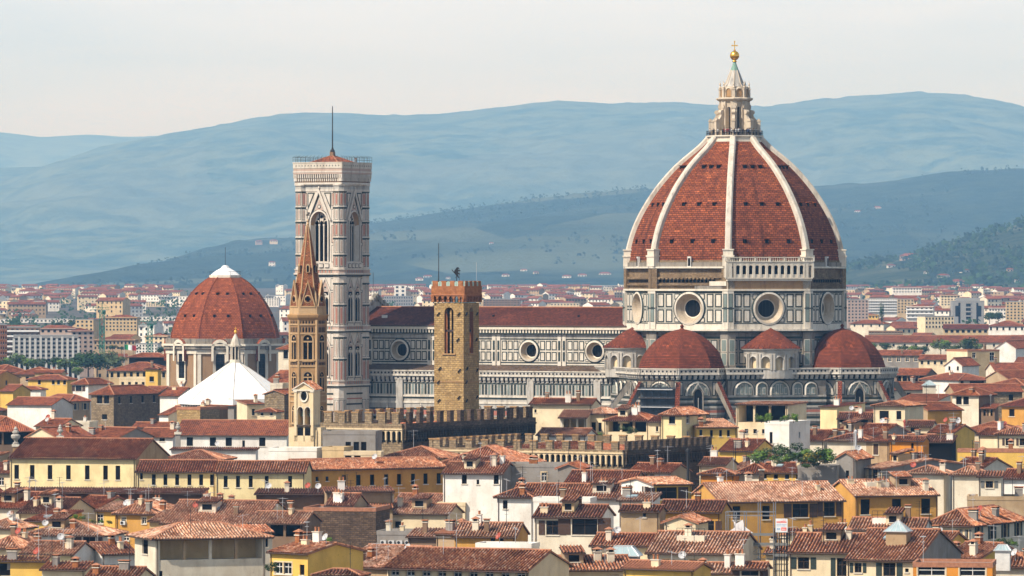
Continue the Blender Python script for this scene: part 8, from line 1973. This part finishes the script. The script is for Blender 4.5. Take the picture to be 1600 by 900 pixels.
def rel_label(px, py, wall, roof, typ, nw, big):
    ds = sorted(PLACES, key=lambda p: (p[1] - px) ** 2 + 2.2 * (p[2] - py) ** 2)
    base = f"{big}{CN[wall]} house with a {RN[roof]} {TN[typ]} roof"
    for nm, a, b in ds[:4]:
        dx, dy = px - a, py - b; v = "above" if dy < 0 else "below"; h = "left" if dx < 0 else "right"
        where = f"{v} {nm}" if abs(dx) < 22 else f"to the {h} of {nm}" if abs(dy) < 14 else f"{v} and {h} of {nm}"
        for w in ((f"{base} {where}",) if not nw else (f"{base} and {('no','one','two','three','four','five','six')[min(nw,6)]} window{'s' if nw > 1 else ''} {where}", f"{base} {where}")):
            if len(w.split()) <= 16 and w not in USED: USED.add(w); return w
    return None
MAXH = 296 - sum(1 for h in HOUSES)
town = MB(); n_fill = 0; stats = [0, 0, 0]
def town_house(x, Y, t, w, d, H, gz, wall, roof):
    fr = lambda u, n, v: (x + u * math.cos(t) - n * math.sin(t), Y + u * math.sin(t) + n * math.cos(t), gz + v)
    hw = w / 2; k = .3; e = .5
    town.poly([fr(-hw, 0, 0), fr(hw, 0, 0), fr(hw, 0, H), fr(-hw, 0, H)], wall); town.poly([fr(hw, 0, 0), fr(hw, d, 0), fr(hw, d, H), fr(hw, d / 2, H + d / 2 * k), fr(hw, 0, H)], wall); town.poly([fr(-hw, d, 0), fr(-hw, 0, 0), fr(-hw, 0, H), fr(-hw, d / 2, H + d / 2 * k), fr(-hw, d, H)], wall); town.poly([fr(hw, d, 0), fr(-hw, d, 0), fr(-hw, d, H), fr(hw, d, H)], wall)
    if roof:
        zt = H + d / 2 * k; ze = H - e * k; dl = math.hypot(d / 2 + e, zt - ze)
        for a, b in ((-e, 1), (d + e, -1)):
            q = [fr(-hw - .3, a, ze), fr(hw + .3, a, ze), fr(hw + .3, d / 2, zt), fr(-hw - .3, d / 2, zt)]; o_ = FR.uniform(0, 300)
            town.poly(q, roof + '_far', [(o_, 0), (o_ + w, 0), (o_ + w, dl), (o_, dl)])
            town.poly([fr(-hw - .3, a, ze), fr(hw + .3, a, ze), fr(hw + .3, a, ze - .3), fr(-hw - .3, a, ze - .3)], 'soffit')
    else: town.box(x - hw, x + hw, Y, Y + d, gz + H - .2, gz + H + .3, 'concrete')
    fl = max(1, int(H / 3.4)); nc = max(2, int(w / 3.2))
    for j in range(max(0, fl - 4), fl):
        for i in range(nc):
            if FR.random() < .12: continue
            u = -hw + (i + .5) * w / nc; z = H - (fl - j) * 3.3 + .9; town.poly([fr(u - .55, -.05, z), fr(u + .55, -.05, z), fr(u + .55, -.05, z + 1.6), fr(u - .55, -.05, z + 1.6)], 'void')
WPOOL = ['cream'] * 4 + ['offwhite'] * 4 + ['white'] * 4 + ['buff'] * 3 + ['paleyellow'] * 3 + ['yellow'] * 2 + ['tan'] * 3 + ['grey'] * 2 + ['ochre', 'pink', 'stone']
Y = 705.0
while Y < 8200:
    step = (12.5 if Y < 1500 else 15 if Y < 2600 else 22 if Y < 4500 else 42) 
    half = 880.0 / F * Y; x = -half + FR.uniform(0, 12)
    while x < half:
        far = Y > 1550
        w = FR.uniform(9, 19) if not far else FR.uniform(10, 24) if Y < 3000 else FR.uniform(9, 26) if FR.random() < .85 else FR.uniform(26, 50); d = FR.uniform(9, 14) if not far else FR.uniform(10, 16)
        yy = Y + FR.uniform(-4, 4); t = rad(FR.choice((-28, -24, -18, -12, 30, 24, -34, 8))); gz = ground_z(yy)
        typ = FR.choice(('gable', 'gable', 'gable', 'hip', 'hip', 'shed')); wall = FR.choice(WPOOL); roof = FR.choice(('light', 'mid', 'mid', 'red', 'red', 'dark') if yy < 1000 else ('mid', 'red', 'red', 'red', 'dark') if yy < 1500 else ('red', 'red', 'red', 'mid'))
        cx_, cy_ = x - math.sin(t) * d / 2, yy + math.cos(t) * d / 2
        px = 800 + x * F / yy; s = yy / F; hwpx = w * math.cos(t) / 2 / s; spx = d * abs(math.sin(t)) / s
        if free(cx_, cy_, max(w, d) / 2) and not (yy > 1500 and yy < 1700 and abs(px - 352) < 110):
            z = FR.uniform(15, 20.5) if yy < 1180 else FR.uniform(15, 28) if yy < 2000 else FR.uniform(11, 21) if yy < 3000 else (FR.uniform(6, 16) if FR.random() < .9 else FR.uniform(16, 24)) if yy < 4500 else FR.uniform(4, max(5, min(14, 47 - gz)))
            ok = False
            for _ in range(11):
                rise = d / 2 * .3; ye = CY + (CAMZ - gz - z) * F / yy; yr = CY + (CAMZ - gz - z - rise) * F / yy - 1
                X0, X1 = px - hwpx - (spx if t > 0 else 0), px + hwpx + (spx if t < 0 else 0)
                c = cells(X0, X1, yr, min(899, gpy(yy))); P = protect[c]
                if P.size == 0: break
                if (P > yy).sum() <= (1 if P.size < 40 else .03 * P.size): ok = True; break
                z -= 1.6
                if z < 6: break
            if ok:
                c2 = cells(X0, X1, yr, min(899, ye + 3.5 / s)); S = solid[c2]; vis = (S > yy).sum() if S.size else 0; stats[0] += 1
                if vis >= (3 if yy < 3000 else 1) and vis > .15 * S.size:
                    if n_fill < MAXH and yy < 2300 and vis >= 9:
                        nw = FR.choice((0, 1, 2, 2, 3, 3, 4)); wins = [(nw, ye + .9 / s, ye + 2.5 / s, 1.15 / s, FR.choice('dddfbsgo') if yy < 1100 else 'd')] if nw else []
                        lab = rel_label(px, (ye + yr) / 2, wall, roof, typ, nw, FR.choice(("", "", "small ", "low ")) if w < 13 else FR.choice(("", "wide ", "long ")))
                        if lab:
                            house(px - hwpx, px + hwpx, ye, yr, yy, typ, wall, roof, math.degrees(t), d=d, wins=wins, swins=[(FR.choice((1, 2)), ye + 1.0 / s, ye + 2.5 / s, 1.0)] if FR.random() < .5 else (), label=lab, group="tiled houses filling the old town", dish=1 if FR.random() < .22 and yy < 1150 else 0, side=wall if FR.random() < .6 else FR.choice(('grey', 'tan', 'offwhite')))
                            n_fill += 1; add_solid(X0, X1, yr, gpy(yy), yy); add_protect(X0, X1, yr + 1, ye + 10, yy)
                    else:
                        town_house(x, yy, t, w, d, z, gz, wall if yy < 3000 else FR.choice(('white', 'cream', 'offwhite', 'buff', 'white', 'tan')), roof if FR.random() < .88 or yy < 2600 else None); stats[1] += 1
                        FOOT.append((cx_, cy_, t, w / 2, d / 2)) if yy < 2600 else None
                        add_solid(X0, X1, yr, gpy(yy), yy)
        x += w * (.98 if yy < 2600 else FR.uniform(1.0, 1.5)) + (FR.uniform(0, 3) if yy < 2600 else FR.uniform(0, 9))
    Y += step
tag(town.build("distant_town"), kind='stuff')
print("FILL", n_fill, MAXH, stats)

# woods on the slopes and tree tops between the far houses, too many to count
def build_woods():
    m = MB(); r = random.Random(5)
    def clump(x, y, z, h, k, n=9, q=1.0):
        for _ in range(n):
            d = Vector((r.gauss(0, .34), r.gauss(0, .34), r.uniform(0, 1))); p = Vector((x + d.x * h * .8, y + d.y * h * .8, z + d.z * h)); s = h * q * r.uniform(.16, .30)
            nr = Vector((r.uniform(-.7, .7), -r.uniform(.1, 1), r.uniform(.2, 1))).normalized(); a = nr.orthogonal().normalized(); b = nr.cross(a); m.poly([p - a * s, p + b * s, p + a * s, p - b * s], k)
    for _ in range(2600):
        y = r.uniform(6550, 8680); px = r.uniform(1080, 1680); x = WX(px, y); hh = HILLS["wooded_slope"](x, y)
        if fbm(x / 130 + 3, y / 200, 3) < -.02: continue
        cyp = r.random() < .12; clump(x, y, hh - 1, r.uniform(7, 13) * (1.25 if cyp else 1), r.choice(('leafhill', 'leafhill', 'leafA')), 9)
    for _ in range(2600):
        y = r.uniform(10000, 15550); px = r.uniform(120, 1640); x = WX(px, y); hh = HILLS["hills"](x, y)
        if fbm(x / 430, y / 720 + 9, 3) < .05 : continue
        clump(x, y, hh - 2, r.uniform(8, 16), 'leafhill', 6)
    for _ in range(300):
        y = r.uniform(2500, 7200); px = r.choice((r.uniform(0, 300), r.uniform(580, 980), r.uniform(1330, 1620))); x = WX(px, y)
        clump(x, y, ground_z(y) - 1, r.uniform(8, 14), 'leafA', 30, .5)
    tag(m.build("woods"), kind='stuff')
build_woods()
